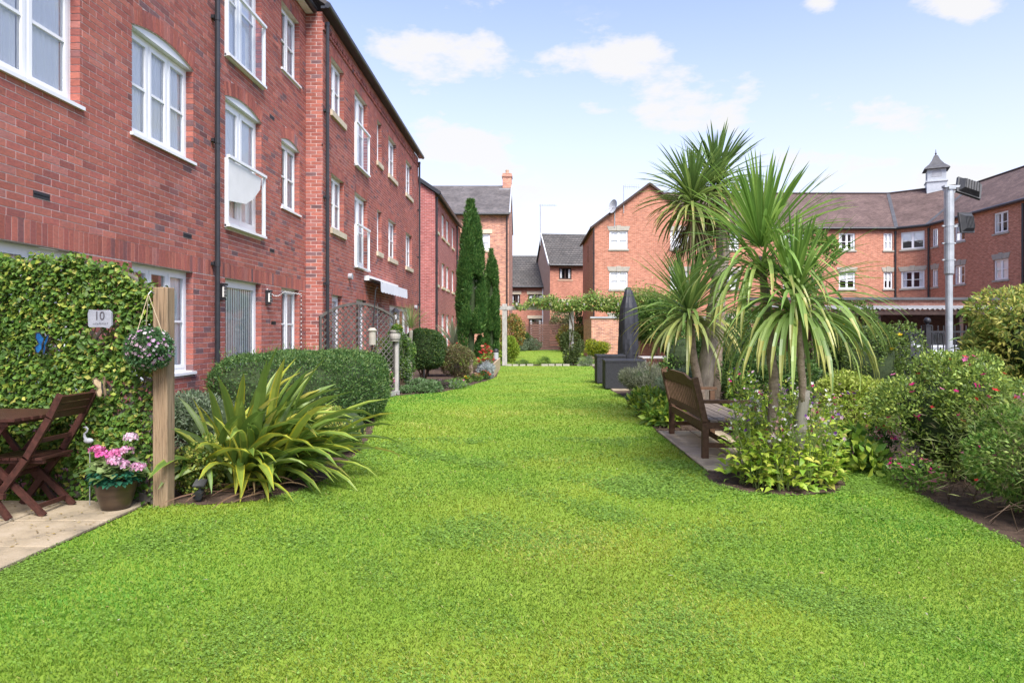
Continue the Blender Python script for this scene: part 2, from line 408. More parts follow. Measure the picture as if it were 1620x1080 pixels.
    def build(s, name, mat, parent=None, smooth=False, color=False):
        o = bpy.data.objects.new(name, s.mesh(name, mat, smooth, color))
        link(o, parent)
        if parent is not None:
            # faces were given in world coordinates: undo the parent's transform
            o.matrix_parent_inverse = world_of(parent).inverted()
        return o
def world_of(o):
    m = o.matrix_basis.copy()
    if o.parent is not None:
        m = world_of(o.parent) @ o.matrix_parent_inverse @ m
    return m
def np_mesh(name, V, F, cols, mat, parent=None, smooth=False):
    """V (n,3), F (m,k) ints, cols (m,3) per face"""
    me = bpy.data.meshes.new(name)
    V = np.asarray(V, dtype=np.float32); F = np.asarray(F, dtype=np.int32)
    m, k = F.shape
    me.vertices.add(len(V)); me.vertices.foreach_set('co', V.ravel())
    me.loops.add(m * k); me.loops.foreach_set('vertex_index', F.ravel())
    me.polygons.add(m)
    me.polygons.foreach_set('loop_start', np.arange(0, m * k, k, dtype=np.int32))
    me.update(calc_edges=True)
    ca = me.color_attributes.new('Col', 'FLOAT_COLOR', 'CORNER')
    c = np.ones((m * k, 4), dtype=np.float32); c[:, :3] = np.repeat(np.asarray(cols, dtype=np.float32), k, axis=0)
    ca.data.foreach_set('color', c.ravel())
    me.materials.append(MATS[mat])
    o = bpy.data.objects.new(name, me); link(o, parent)
    if parent is not None: o.matrix_parent_inverse = world_of(parent).inverted()
    return o
def unit(a): return a / np.maximum(np.linalg.norm(a, axis=1, keepdims=True), 1e-9)
def leaf_geo(P, D, Nn, L, Wd, fold=.2, droop=.0):
    """folded four-point leaves: base, left, tip, right"""
    D = unit(D); S = unit(np.cross(D, Nn)); Nn = np.cross(S, D)
    L = L[:, None]; Wd = Wd[:, None]
    tip = P + D * L; tip[:, 2] -= (droop * L)[:, 0]
    mid = P + D * L * .48
    l = mid + S * Wd * .5 + Nn * Wd * fold; r = mid - S * Wd * .5 + Nn * Wd * fold
    n = len(P)
    V = np.stack([P, l, tip, r], axis=1).reshape(-1, 3)
    i = np.arange(n)[:, None] * 4
    F = np.concatenate([i + [0, 2, 1], i + [0, 3, 2]], axis=1).reshape(-1, 3)
    return V, F
def pick_cols(n, palette, jit=.18, rng=RNG):
    pal = np.array([p[:3] for p in palette], dtype=float); w = np.array([p[3] if len(p) > 3 else 1 for p in palette], dtype=float)
    c = pal[rng.choice(len(pal), n, p=w / w.sum())]
    return np.clip(c * (1 + jit * rng.normal(size=(n, 1))), .002, .95)
def leaves(name, P, D, Nn, L, Wd, palette, parent, mat='leaf', fold=.2, droop=0., kind='stuff', jit=.18):
    V, F = leaf_geo(P, D, Nn, L, Wd, fold, droop)
    c = np.repeat(pick_cols(len(P), palette, jit), 2, axis=0)
    o = np_mesh(name, V, F, c, mat, parent)
    if kind: o['kind'] = kind
    return o
def rand_dir(n, rng=RNG): return unit(rng.normal(size=(n, 3)))
# ------------------------------------------------------------------ walls, windows
BRICK_PAL = [(.415, .142, .108, 5), (.385, .130, .105, 4), (.455, .165, .124, 3), (.34, .122, .104, 2), (.42, .172, .145, 2), (.275, .122, .116, .8), (.205, .118, .122, .6)]
def brick_col(r=random):
    w = [p[3] for p in BRICK_PAL]
    p = r.choices(BRICK_PAL, w)[0]; k = .86 * (1 + .09 * r.gauss(0, 1))
    return tuple(max(.01, c * k) for c in p[:3])
class Frame:
    """a wall plane: u runs along it, v is height, w points outwards"""
    def __init__(s, O, U, N): s.O = Vector(O); s.U = Vector(U).normalized(); s.N = Vector(N).normalized()
    def p(s, u, v, w=0.0): return s.O + s.U * u + Vector((0, 0, v)) + s.N * w
    def box(s, mb, u0, u1, v0, v1, w0, w1, col=(1, 1, 1), skip=()):
        # right-handed edge order depends on how U, Z, N turn
        U, Z, N = s.U * (u1 - u0), Vector((0, 0, v1 - v0)), s.N * (w1 - w0)
        if U.cross(Z).dot(N) > 0: mb.obox(s.p(u0, v0, w0), U, Z, N, col, skip)
        else: mb.obox(s.p(u1, v0, w0), -U, Z, N, col, skip)
    def quad(s, mb, pts, col=(1, 1, 1), uv=None):
        flip = s.U.cross(Vector((0, 0, 1))).dot(s.N) < 0
        P = [s.p(*q) for q in pts]; uvs = uv or [(q[0], q[1]) for q in pts]
        if flip: P = P[::-1]; uvs = uvs[::-1]
        mb.face(P, col, uvs)
def op(u0, u1, v0, v1, rise=0.0): return dict(u0=u0, u1=u1, v0=v0, v1=v1, rise=rise)
def arch_v(o, u):
    c, h = (o['u0'] + o['u1']) / 2, (o['u1'] - o['u0']) / 2
    return o['v1'] + o['rise'] * max(0, 1 - ((u - c) / h) ** 2)
def panel_with_holes(fr, mb, u0, u1, v0, v1, ops, w=0.0, top=None, reveal=0.1):
    """wall face cut into columns round its openings; top(u) gives a sloping upper edge; reveals run inwards"""
    us = {u0, u1}
    for o in ops:
        us |= {o['u0'], o['u1']}
        if o['rise']: us |= {o['u0'] + (o['u1'] - o['u0']) * k / 10 for k in range(1, 10)}
    if top: us |= {u for u in top['breaks'] if u0 < u < u1}
    us = sorted(u for u in us if u0 - 1e-6 <= u <= u1 + 1e-6)
    tf = (lambda u: top['f'](u)) if top else (lambda u: v1)
    for a, b in zip(us, us[1:]):
        if b - a < 1e-5: continue
        m = (a + b) / 2
        cuts = sorted([o for o in ops if o['u0'] < m < o['u1']], key=lambda o: o['v0'])
        lo = (v0, v0)
        for o in cuts:
            fr.quad(mb, [(a, lo[0], w), (b, lo[1], w), (b, o['v0'], w), (a, o['v0'], w)])
            lo = (arch_v(o, a), arch_v(o, b))
        fr.quad(mb, [(a, lo[0], w), (b, lo[1], w), (b, tf(b), w), (a, tf(a), w)])
    for o in ops:
        a, b, c, d = o['u0'], o['u1'], o['v0'], o['v1']
        r = w - reveal
        fr.quad(mb, [(a, c, w), (a, d, w), (a, d, r), (a, c, r)], uv=[(0, c), (0, d), (.1, d), (.1, c)])
        fr.quad(mb, [(b, c, r), (b, d, r), (b, d, w), (b, c, w)], uv=[(0, c), (0, d), (.1, d), (.1, c)])
        fr.quad(mb, [(a, c, r), (b, c, r), (b, c, w), (a, c, w)])
        K = 10 if o['rise'] else 1
        for k in range(K):
            x0, x1 = a + (b - a) * k / K, a + (b - a) * (k + 1) / K
            fr.quad(mb, [(x0, arch_v(o, x0), w), (x1, arch_v(o, x1), w), (x1, arch_v(o, x1), r), (x0, arch_v(o, x0), r)])
def brick_wall(parent, fr, u0, u1, v0, v1, ops, bands=(), heads='flat', pick=None, name='wall', pick_max=300):
    """mortar backing with real bricks standing proud of it; the bricks pick() ranks highest are objects of their own"""
    mb = MB()
    panel_with_holes(fr, mb, u0, u1, v0, v1, ops, w=-.0042)
    wall = mb.build(name, 'mortar', parent)
    cand = []     # (rank, u, v, du, dv, w, col, arch)
    BH, BL, J = .065, .215, .010
    HEAD = .215
    def head_h(o): return HEAD if o['rise'] else math.ceil((o['v1'] + .17) / .075) * .075 - o['v1']
    def gaps(v):
        g = []
        for o in ops:
            if o['v0'] - .012 <= v <= o['v1']: g.append((o['u0'], o['u1']))
            elif o['v1'] < v < o['v1'] + o['rise'] + head_h(o) and heads and not o.get('band'):
                top = v - o['v1'] - head_h(o)
                h = (o['u1'] - o['u0']) / 2; c = (o['u0'] + o['u1']) / 2
                if top > 0: h = h * math.sqrt(max(0, 1 - top / max(o['rise'], 1e-6)))
                g.append((c - h, c + h))
        return sorted(g)
    k = int(math.floor(v0 / .075)); 
    while k * .075 < v1:
        vb = max(k * .075, v0); vt = min(k * .075 + BH, v1)
        inb = [b for b in bands if vb + BH / 2 > b[0] and vb + BH / 2 < b[1]]
        if vt - vb > .02 and not inb:
            g = gaps((vb + vt) / 2 + (.02 if any(o['rise'] for o in ops) else 0))
            off = (.1125 if k % 2 else 0) + .0
            x = math.floor((u0 - off) / .225) * .225 + off
            while x < u1:
                segs = [(max(x, u0), min(x + BL, u1))]
                for a, b in g:
                    ns = []
                    for p, q in segs:
                        if b <= p or a >= q: ns.append((p, q)); continue
                        if p < a: ns.append((p, a))
                        if q > b: ns.append((b, q))
                    segs = ns
                for p, q in segs:
                    if q - p > .009: cand.append((p, q, vb, vt, random.uniform(-.0012, .0008), brick_col()))
                x += .225
        k += 1
    for b0, b1 in bands:       # soldier bands
        x = u0
        while x < u1 - .02:
            cand.append((x, min(x + .065, u1), b0 + .005, b1 - .005, .001 + random.uniform(-.001, .001), brick_col()))
            x += .075
    big = MB(); indiv = []
    ranked = []
    for c in cand:
        r = pick(c) if pick else None
        (ranked if r is not None else indiv).append((r, c))
    ranked.sort(key=lambda t: -t[0])
    rest = [c for _, c in indiv] + [c for _, c in ranked[pick_max:]]
    for c in rest:
        fr.box(big, c[0], c[1], c[2], c[3], -.02, c[4], c[5], skip=('bot',) )
    # arched or flat soldier heads, and the brick ends that line the openings
    for o in ops:
        if not o.get('band') and heads:
            n = max(4, round((o['u1'] - o['u0']) / .075)); st = (o['u1'] - o['u0']) / n
            for i in range(n):
                a = o['u0'] + i * st; m = a + st / 2
                slope = -2 * o['rise'] * ((m - (o['u0'] + o['u1']) / 2) / ((o['u1'] - o['u0']) / 2)) / ((o['u1'] - o['u0']) / 2)
                d = Vector((slope * -1, 1)).normalized(); t = Vector((1, slope)).normalized()
                bv = arch_v(o, m) + .004
                q = [Vector((m, bv)) + t * s_ * (st / 2 - .005) + d * h_ for s_, h_ in ((-1, 0), (1, 0), (1, head_h(o) - .012), (-1, head_h(o) - .012))]
                col = brick_col(); wz = .003 + random.uniform(0, .0015)
                fr.quad(big, [(p.x, p.y, wz) for p in q], col)
                for p, r_ in zip(q, q[1:] + q[:1]):
                    fr.quad(big, [(p.x, p.y, -.02), (r_.x, r_.y, -.02), (r_.x, r_.y, wz), (p.x, p.y, wz)], col)
        kk = int(o['v0'] / .075)
        while kk * .075 < o['v1'] - .02:
            vb, vt = max(kk * .075, o['v0'] + .003), min(kk * .075 + BH, o['v1'] - .002)
            if vt - vb > .02:
                for s_ in (0, 1):
                    col = brick_col()
                    ua, ub = (o['u0'], o['u0'] + .008) if s_ == 0 else (o['u1'] - .008, o['u1'])
                    fr.box(big, ua, ub, vb, vt, -.105, -.0005, col)
            kk += 1
    bo = big.build('brickwork', 'brick', wall, color=True); bo['kind'] = 'stuff'
    if ranked:
        # individual bricks share mesh data between equal sizes and tones
        cache = {}
        for _, c in ranked[:pick_max]:
            du, dv = round(c[1] - c[0], 3), round(c[3] - c[2], 3)
            key = (du, dv, random.randrange(14))
            if key not in cache:
                m_ = MB(); f0 = Frame((0, 0, 0), fr.U, fr.N); f0.box(m_, 0, du, 0, dv, -.02, 0, c[5], skip=('bot',))
                cache[key] = m_.mesh('brick', 'brick', color=True)
            b = bpy.data.objects.new('brick', cache[key]); link(b, wall)
            b.matrix_parent_inverse = world_of(wall).inverted()
            b.location = fr.p(c[0], c[2], c[4])
    return wall
def curtain_mesh(mb, fr, u0, u1, v0, v1, w, amp=.012, pitch=.075):
    n = max(4, int((u1 - u0) / pitch * 4))
    for i in range(n):
        a, b = u0 + (u1 - u0) * i / n, u0 + (u1 - u0) * (i + 1) / n
        wa, wb = w + amp * math.sin(a / pitch * 6.283), w + amp * math.sin(b / pitch * 6.283)
        fr.quad(mb, [(a, v0, wa), (b, v0, wb), (b, v1, wb), (a, v1, wa)])
def window(parent, fr, o, lights=2, rows=2, w=-.10, frame_mat='white_plastic', sill=None, inside='net', name='window', head_panel=True, fw=.055, door=False, lintel=None, glass='glass', tilt=0.0):
    """window in opening o: outer frame, one sash per light with a glazing bar, separate panes, sill, curtain"""
    a, b, c, d = o['u0'] + .004, o['u1'] - .004, o['v0'] + .004, o['v1'] - .002
    mb = MB()
    def fbox(u0, u1, v0, v1, w0, w1): fr.box(mb, u0, u1, v0, v1, w0, w1)
    fbox(a, a + fw, c, d, w - .06, w); fbox(b - fw, b, c, d, w - .06, w)
    fbox(a + fw, b - fw, d - fw, d, w - .06, w); fbox(a + fw, b - fw, c, c + fw, w - .06, w)
    ww = (b - a - 2 * fw); lw = ww / lights
    panes = []
    sf = .042 if not door else .07
    for i in range(lights):
        l0, l1 = a + fw + lw * i, a + fw + lw * (i + 1)
        if i: fbox(l0 - .022, l0 + .022, c + fw, d - fw, w - .055, w + .003)
        s0, s1 = l0 + (.022 if i else .002), l1 - (.022 if i < lights - 1 else .002)
        t0, t1 = c + fw + .002, d - fw - .002
        w2 = w + .012
        fbox(s0, s0 + sf, t0, t1, w - .04, w2); fbox(s1 - sf, s1, t0, t1, w - .04, w2)
        fbox(s0 + sf, s1 - sf, t1 - sf, t1, w - .04, w2); fbox(s0 + sf, s1 - sf, t0, t0 + sf * (1.6 if door else 1), w - .04, w2)
        g0, g1 = t0 + sf * (1.6 if door else 1), t1 - sf
        for r in range(rows):
            p0, p1 = g0 + (g1 - g0) * r / rows, g0 + (g1 - g0) * (r + 1) / rows
            if r: fbox(s0 + sf, s1 - sf, p0 - .016, p0 + .016, w - .035, w + .006)
            panes.append((s0 + sf, s1 - sf, p0 + (.016 if r else 0), p1 - (.016 if r < rows - 1 else 0)))
    if o['rise'] and head_panel:
        K = 10
        for k in range(K):
            x0, x1 = o['u0'] + .004 + (b - a) * k / K, o['u0'] + .004 + (b - a) * (k + 1) / K
            y0, y1 = arch_v(o, x0) - .003, arch_v(o, x1) - .003
            wf = -.025
            fr.quad(mb, [(x0, d + .001, wf), (x1, d + .001, wf), (x1, y1, wf), (x0, y0, wf)])
            fr.quad(mb, [(x0, d + .001, w - .05), (x1, d + .001, w - .05), (x1, d + .001, wf), (x0, d + .001, wf)])
    win = mb.build(name, frame_mat, parent)
    for p in panes:
        m2 = MB(); fr.quad(m2, [(p[0], p[2], w - .012), (p[1], p[2], w - .012), (p[1], p[3], w - .012), (p[0], p[3], w - .012)])
        m2.build('pane', glass, win)
    if sill:
        m3 = MB()
        ex, pr, th, sm = sill
        fr.box(m3, o['u0'] - ex, o['u1'] + ex, o['v0'] - th, o['v0'] + .003, w - .02, pr)
        m3.build('sill', sm, win)
    if lintel:
        m4 = MB(); lm, lh, sp = lintel
        cu = (o['u0'] + o['u1']) / 2
        n = 5
        pr = .025
        def wedge(x0, x1, y0, y1, s0, s1, pr):
            q = [(x0, y0), (x1, y0), (x1 + s1, y1), (x0 - s0, y1)]
            fr.quad(m4, [(u, v, pr) for u, v in q])
            for (ua, va), (ub, vb) in zip(q, q[1:] + q[:1]):
                fr.quad(m4, [(ua, va, -.01), (ub, vb, -.01), (ub, vb, pr), (ua, va, pr)])
        ks = .11
        wedge(o['u0'] - .04, cu - ks, o['v1'], o['v1'] + lh, sp, -.03, pr); wedge(cu + ks, o['u1'] + .04, o['v1'], o['v1'] + lh, -.03, sp, pr)
        wedge(cu - ks, cu + ks, o['v1'] - .005, o['v1'] + lh * 1.16, .03, .03, pr + .02)
        m4.build('lintel', lm, win)
    mi = MB()
    if inside == 'net':
        curtain_mesh(mi, fr, a + .01, b - .01, c + .02, d - .02, w - .055)
        mi.build('curtain', 'curtain', win)
    elif inside == 'sides':
        curtain_mesh(mi, fr, a + .01, a + (b - a) * .24, c + .02, d - .02, w - .06, .015)
        curtain_mesh(mi, fr, b - (b - a) * .24, b - .01, c + .02, d - .02, w - .06, .015)
        mi.build('curtain', 'curtain', win)
    elif inside == 'half':
        curtain_mesh(mi, fr, a + .01, b - .01, c + (d - c) * .45, d - .02, w - .055)
        mi.build('curtain', 'curtain', win)
    elif inside == 'vertical':
        x = a + fw
        while x < b - fw:
            fr.quad(mi, [(x, c + .03, w - .03), (x + .05, c + .03, w - .026), (x + .05, d - .04, w - .026), (x, d - .04, w - .03)]); x += .083
        mi.build('blind', 'blind', win)
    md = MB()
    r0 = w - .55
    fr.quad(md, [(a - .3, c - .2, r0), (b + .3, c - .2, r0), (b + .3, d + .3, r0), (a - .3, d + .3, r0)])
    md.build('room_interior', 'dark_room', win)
    return win
def glass_balustrade(win, fr, o, h=1.02, proj=.035, cloth=False, pane_mat='glass_clear'):
    mb = MB()
    a, b, c = o['u0'] - .03, o['u1'] + .03, o['v0']
    fr.box(mb, a, b, c + h, c + h + .045, proj, proj + .05)
    fr.box(mb, a, b, c - .03, c + .01, .003, proj + .05)
    for u in (a, b - .035):
        fr.box(mb, u, u + .035, c + .01, c + h, .004, proj + .025)
    rail = mb.build('balustrade', 'white_plastic', win)
    m2 = MB(); fr.quad(m2, [(a + .04, c + .04, proj), (b - .04, c + .04, proj), (b - .04, c + h - .01, proj), (a + .04, c + h - .01, proj)])
    m2.build('glass_panel', pane_mat, win)
    if cloth:
        m3 = MB()
        wd_ = b - a; q = [(a + .05, c + h * .36), (a + wd_ * .45, c + h * .42), (a + wd_ * .66, c + h * .56), (a + wd_ * .84, c + h * .76), (a + wd_ * .88, c + h * .97), (a + .05, c + h * .98)]
        fr.quad(m3, [(u, v, proj + .012) for u, v in q])
        q2 = [(u, v, proj + .018) for u, v in q]
        fr.quad(m3, q2)
        m3.build('privacy_cloth', 'white_paint', win)
def downpipe(parent, fr, u, v0, v1, w=.075, r=.036, bend=None):
    mb = MB()
    pts = [fr.p(u, v0, w), fr.p(u, v1, w)]
    if bend: pts += [fr.p(u, v1 + .25, bend)]
    mb.tube(pts, r, 10)
    d = mb.build('downpipe', 'black_plastic', parent, smooth=False)
    v = v0 + .5
    while v < v1:
        m2 = MB(); fr.box(m2, u - .055, u + .055, v, v + .045, .001, w - .025); 
        m2.tube([fr.p(u, v - .02, w), fr.p(u, v + .065, w)], r + .007, 10)
        m2.build('bracket', 'black_plastic', d); v += 1.8
    return d
def air_vent(parent, fr, u, v):
    mb = MB(); fr.box(mb, u, u + .215, v, v + .062, -.02, .004)
    ve = mb.build('air_vent', 'dark_metal', parent)
    m2 = MB()
    for i in range(5): fr.box(m2, u + .008 + i * .041, u + .04 + i * .041, v + .028, v + .034, .0045, .007)
    m2.build('vent_bars', 'brick', ve)
def gutter(parent, p, q, r=.06, mat='black_plastic'):
    mb = MB(); mb.tube([p, q], r, 10)
    return mb.build('gutter', mat, parent)
def slab_roof(parent, pts, mat, name='roof', thick=.08, uvdirs=None):
    """sloping roof plane: quad eave-left, eave-right, ridge-right, ridge-left"""
    P = [Vector(p) for p in pts]
    e = (P[1] - P[0]).normalized(); n = (P[1] - P[0]).cross(P[-1] - P[0]).normalized(); s = n.cross(e)
    mb = MB()
    uv = [((p - P[0]).dot(e) + 50, (p - P[0]).dot(s) + 50) for p in P]
    mb.face(P, uv=uv)
    B = [p - n * thick for p in P]
    mb.face(B[::-1], uv=uv[::-1])
    for i in range(len(P)):
        j = (i + 1) % len(P)
        mb.face([P[i], B[i], B[j], P[j]], uv=[(0, 0), (0, .1), (.1, .1), (.1, 0.001)])
    return mb.build(name, mat, parent)
def flat_wall(parent, fr, u0, u1, v0, v1, ops, mat, top=None, name='wall', reveal=.08):
    mb = MB(); panel_with_holes(fr, mb, u0, u1, v0, v1, ops, 0.0, top, reveal)
    return mb.build(name, mat, parent)
# ------------------------------------------------------------------ ground
def sheet(name, poly, z, mat, kind='structure'):
    bm = bmesh.new()
    vs = [bm.verts.new((x, y, z)) for x, y in poly]
    f = bm.faces.new(vs)
    if f.normal.z < 0 or sum(poly[i][0] * poly[(i + 1) % len(poly)][1] - poly[(i + 1) % len(poly)][0] * poly[i][1] for i in range(len(poly))) < 0: f.normal_flip()
    bmesh.ops.triangulate(bm, faces=bm.faces[:])
    me = bpy.data.meshes.new(name); bm.to_mesh(me); bm.free(); me.materials.append(MATS[mat])
    o = bpy.data.objects.new(name, me); link(o)
    return tag(o, kind=kind)
BED_L = [(-4.62, 5.95), (-3.1, 5.62), (-2.95, 5.55), (-2.71, 5.55), (-2.32, 5.68), (-2.08, 5.96), (-1.98, 6.6), (-2.0, 7.4), (-2.06, 8.2), (-2.22, 9.4), (-2.42, 10.4), (-2.75, 11.8), (-3.1, 13.4), (-3.2, 14.2),
         (-2.95, 14.8), (-2.5, 15.2), (-2.06, 15.7), (-1.72, 16.8), (-1.5, 17.9), (-1.2, 19.4), (-1.05, 21), (-1.1, 23), (-1.2, 26), (-1.25, 27.2), (-4.25, 27.2), (-4.25, 13.95), (-4.62, 13.9)]
BED_R = [(2.5, 27.2), (2.1, 19.5), (2.0, 18), (1.93, 16), (2.02, 14.9), (1.94, 12), (1.84, 10.2), (1.80, 9.52), (1.82, 9.4), (1.82, 6.87), (1.74, 6.7), (1.72, 6.3), (1.9, 5.98), (2.3, 5.86), (2.7, 5.95), (2.92, 6.2),
         (3.15, 6.75), (3.5, 7.35), (3.95, 7.75), (3.82, 7.1), (3.5, 6.5), (3.4, 5.6), (3.3, 4.6), (3.22, 3.4), (3.2, 1.2), (9.5, 1.2), (9.5, 13.0), (9.5, 20.0), (8.5, 27.2)]
EDGE = [(-1.3, 27.2), (-1.25, 28.0), (2.6, 28.3), (2.55, 27.2)]
def inside(poly, X, Y):
    r = np.zeros(len(X), dtype=bool); n = len(poly)
    for i in range(n):
        x0, y0 = poly[i]; x1, y1 = poly[(i + 1) % n]
        c = ((y0 > Y) != (y1 > Y)) & (X < (x1 - x0) * (Y - y0) / ((y1 - y0) or 1e-9) + x0)
        r ^= c
    return r
sheet('ground', [(-300, -60), (400, -60), (400, 600), (-300, 600)], -.03, 'asphalt')
sheet('lawn', [(-4.62, .2), (9.5, .2), (9.5, 48.9), (-4.25, 48.9), (-4.25, 13.9), (-4.62, 13.9)], 0.0, 'turf')
sheet('flower_bed_left', BED_L, .006, 'soil')
sheet('flower_bed_right', BED_R, .006, 'soil')
sheet('flower_bed_pergola', EDGE, .006, 'soil')
def paved(name, x0, x1, y0, y1, sx, sy, jit=.004, mat='paving'):
    base = sheet(name, [(x0, y0), (x1, y0), (x1, y1), (x0, y1)], .009, 'soil')
    y = y1
    while y > y0 + .05:
        ya = max(y - sy, y0); x = x1
        while x > x0 + .05:
            xa = max(x - sx, x0)
            mb = MB(); h = .028 + random.uniform(-jit, jit) * .6
            g = .011
            c = .007
            q0 = [(xa + g, ya + g), (x - g, ya + g), (x - g, y - g), (xa + g, y - g)]
            q1 = [(xa + g + c, ya + g + c), (x - g - c, ya + g + c), (x - g - c, y - g - c), (xa + g + c, y - g - c)]
            lo = [(*p, .0) for p in q0]; mi = [(*p, h - c) for p in q0]; hi = [(*p, h + random.uniform(-.0015, .0015)) for p in q1]
            mb.face(hi)
            for i in range(4):
                j = (i + 1) % 4
                mb.face([lo[i], lo[j], mi[j], mi[i]]); mb.face([mi[i], mi[j], hi[j], hi[i]])
            mb.build('paving_slab', mat, base)
            x = xa
        y = ya
    return base
paved('patio', -4.6, -3.17, 1.2, 5.62, .72, .6)
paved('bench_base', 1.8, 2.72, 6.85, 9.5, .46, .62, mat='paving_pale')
paved('terrace', 1.95, 4.2, 15.9, 19.4, .6, .6)
# stone edging along the pergola bed
for i in range(13):
    x = -1.0 + i * .29
    mb = MB(); mb.box(x, x + .25 + random.uniform(-.03, .02), 27.05 + random.uniform(-.02, .02), 27.2, 0, .06 + random.uniform(0, .025))
    if i in (4, 9): continue
    e = mb.build('edging_stone', 'grey_stone', bpy.data.objects['flower_bed_pergola'])

# ------------------------------------------------------------------ lawn grass
def lawn_grass():
    rng = np.random.default_rng(3)
    # blade density thins out smoothly with distance from the viewer's end of the lawn
    pts = []
    ys = np.exp(np.linspace(math.log(1.9), math.log(48), 260))
    for ya, yb in zip(ys, ys[1:]):
        dens = float(np.exp(np.interp(math.log(ya), np.log([1.9, 3, 4.5, 6.5, 9.5, 14, 20, 28, 48]), np.log([13500, 11000, 6800, 3300, 1500, 640, 290, 140, 55]))))
        xa, xb = max(-4.6, -ya * .98 - .6), min(6.5, yb * .92 + .4)
        if ya > 14: xa, xb = -3.4, 6.0
        n = int((xb - xa) * (yb - ya) * dens)
        pts.append(np.stack([rng.uniform(xa, xb, n), rng.uniform(ya, yb, n)], 1))
    P = np.concatenate(pts)
    X, Y = P[:, 0], P[:, 1]
    # blades lean a hand's width over the edges of beds and paving
    jx, jy = rng.normal(0, .018, len(X)), rng.normal(0, .018, len(X))
    keep = ~inside(BED_L, X + jx, Y + jy) & ~inside(BED_R, X + jx, Y + jy) & ~inside(EDGE, X + jx, Y + jy)
    keep &= ~((X + jx * .5 < -3.17) & (Y < 5.63)) & (np.abs(X) < Y * .95 + .8)
    P = P[keep]; X, Y = P[:, 0], P[:, 1]; n = len(P)
    # patchy growth: slow noise from a few sine waves
    def waves(s, k):
        r = np.zeros(n); g = np.random.default_rng(s)
        for _ in range(7):
            a = g.uniform(0, 6.28); f = k * g.uniform(.5, 1.9)
            r += np.sin((X * math.cos(a) + Y * math.sin(a)) * f + g.uniform(0, 6.28))
        return r / 7 ** .5
    w1, w2, w3 = waves(1, 1.6), waves(2, 5.0), waves(5, .8)
    Y_ = np.maximum(Y, 2)
    size = np.clip(Y_ / 4.2, .8, 3.4)
    h = (.013 + .009 * rng.random(n)) * (1 + .25 * w2 * .5) * np.where(Y < 7, 1, 1.15)
    h = np.clip(h, .009, .05)
    wd = (.0022 + .0016 * rng.random(n)) * size
    clover = (w2 + .6 * w1 + rng.normal(0, .8, n) > .95) & (Y < 9)
    az = rng.uniform(0, 6.283, n); lean = rng.uniform(.2, 1.3, n) * h
    B = np.stack([X, Y, np.zeros(n)], 1)
    side = np.stack([np.cos(az), np.sin(az), np.zeros(n)], 1)
    ln = np.stack([-np.sin(az), np.cos(az), np.zeros(n)], 1)
    tip = B + ln * lean[:, None]; tip[:, 2] = h
    mid = B + ln * lean[:, None] * .35; mid[:, 2] = h * .62
    g = ~clover
    base = np.array([.212, .335, .036])
    w4 = waves(8, 2.6)
    tint = 1 + .10 * rng.normal(size=(n, 1)) + .10 * w1[:, None] + .06 * w2[:, None] + .05 * w4[:, None]
    C = base * tint
    C[:, 0] *= 1 + .15 * w3 + .15 * w4 + .07 * rng.normal(size=n)
    dry = (w3 * .7 + w2 * .5 + rng.normal(0, .6, n) + .4 * w4 > 1.45)
    C[dry] = np.array([.40, .43, .10]) * tint[dry]
    straw = rng.random(n) < .006
    C[straw] = np.array([.42, .38, .15])
    C = np.clip(C, .004, .7)
    m = int(g.sum()); i = np.arange(m)[:, None] * 4
    V = np.stack([B[g] - side[g] * wd[g, None], B[g] + side[g] * wd[g, None], mid[g] + side[g] * wd[g, None] * .75, tip[g]], 1).reshape(-1, 3)
    F = np.concatenate([i + [0, 1, 2], i + [0, 2, 3]], 1).reshape(-1, 3)
    o = np_mesh('lawn_grass', V, F, np.repeat(C[g], 2, axis=0), 'grass_blade')
    tag(o, 'short bright green mown grass covering the lawn', 'grass', kind='stuff')
    # clover leaflets between the blades
    q = np.where(clover)[0]; q = np.repeat(q, 2); k = len(q)
    P0 = B[q] + np.stack([rng.normal(0, .008, k), rng.normal(0, .008, k), rng.uniform(.008, .024, k)], 1)
    D = np.stack([np.cos(rng.uniform(0, 6.28, k)), np.sin(rng.uniform(0, 6.28, k)), rng.uniform(-.35, .35, k)], 1)
    Nn = np.stack([rng.normal(0, .35, k), rng.normal(0, .35, k), np.ones(k)], 1)
    Ls = rng.uniform(.010, .019, k) * np.clip(size[q], .8, 2.2)
    V, F = leaf_geo(P0, D, Nn, Ls, Ls * .85, .12)
    c = np.array([.20, .335, .06]) * (1 + .2 * rng.normal(size=(k, 1)))
    o = np_mesh('clover', V, F, np.repeat(np.clip(c, .01, .6), 2, axis=0), 'grass_blade')
    tag(o, 'small clover leaves spread through the near lawn', 'clover', kind='stuff')
lawn_grass()
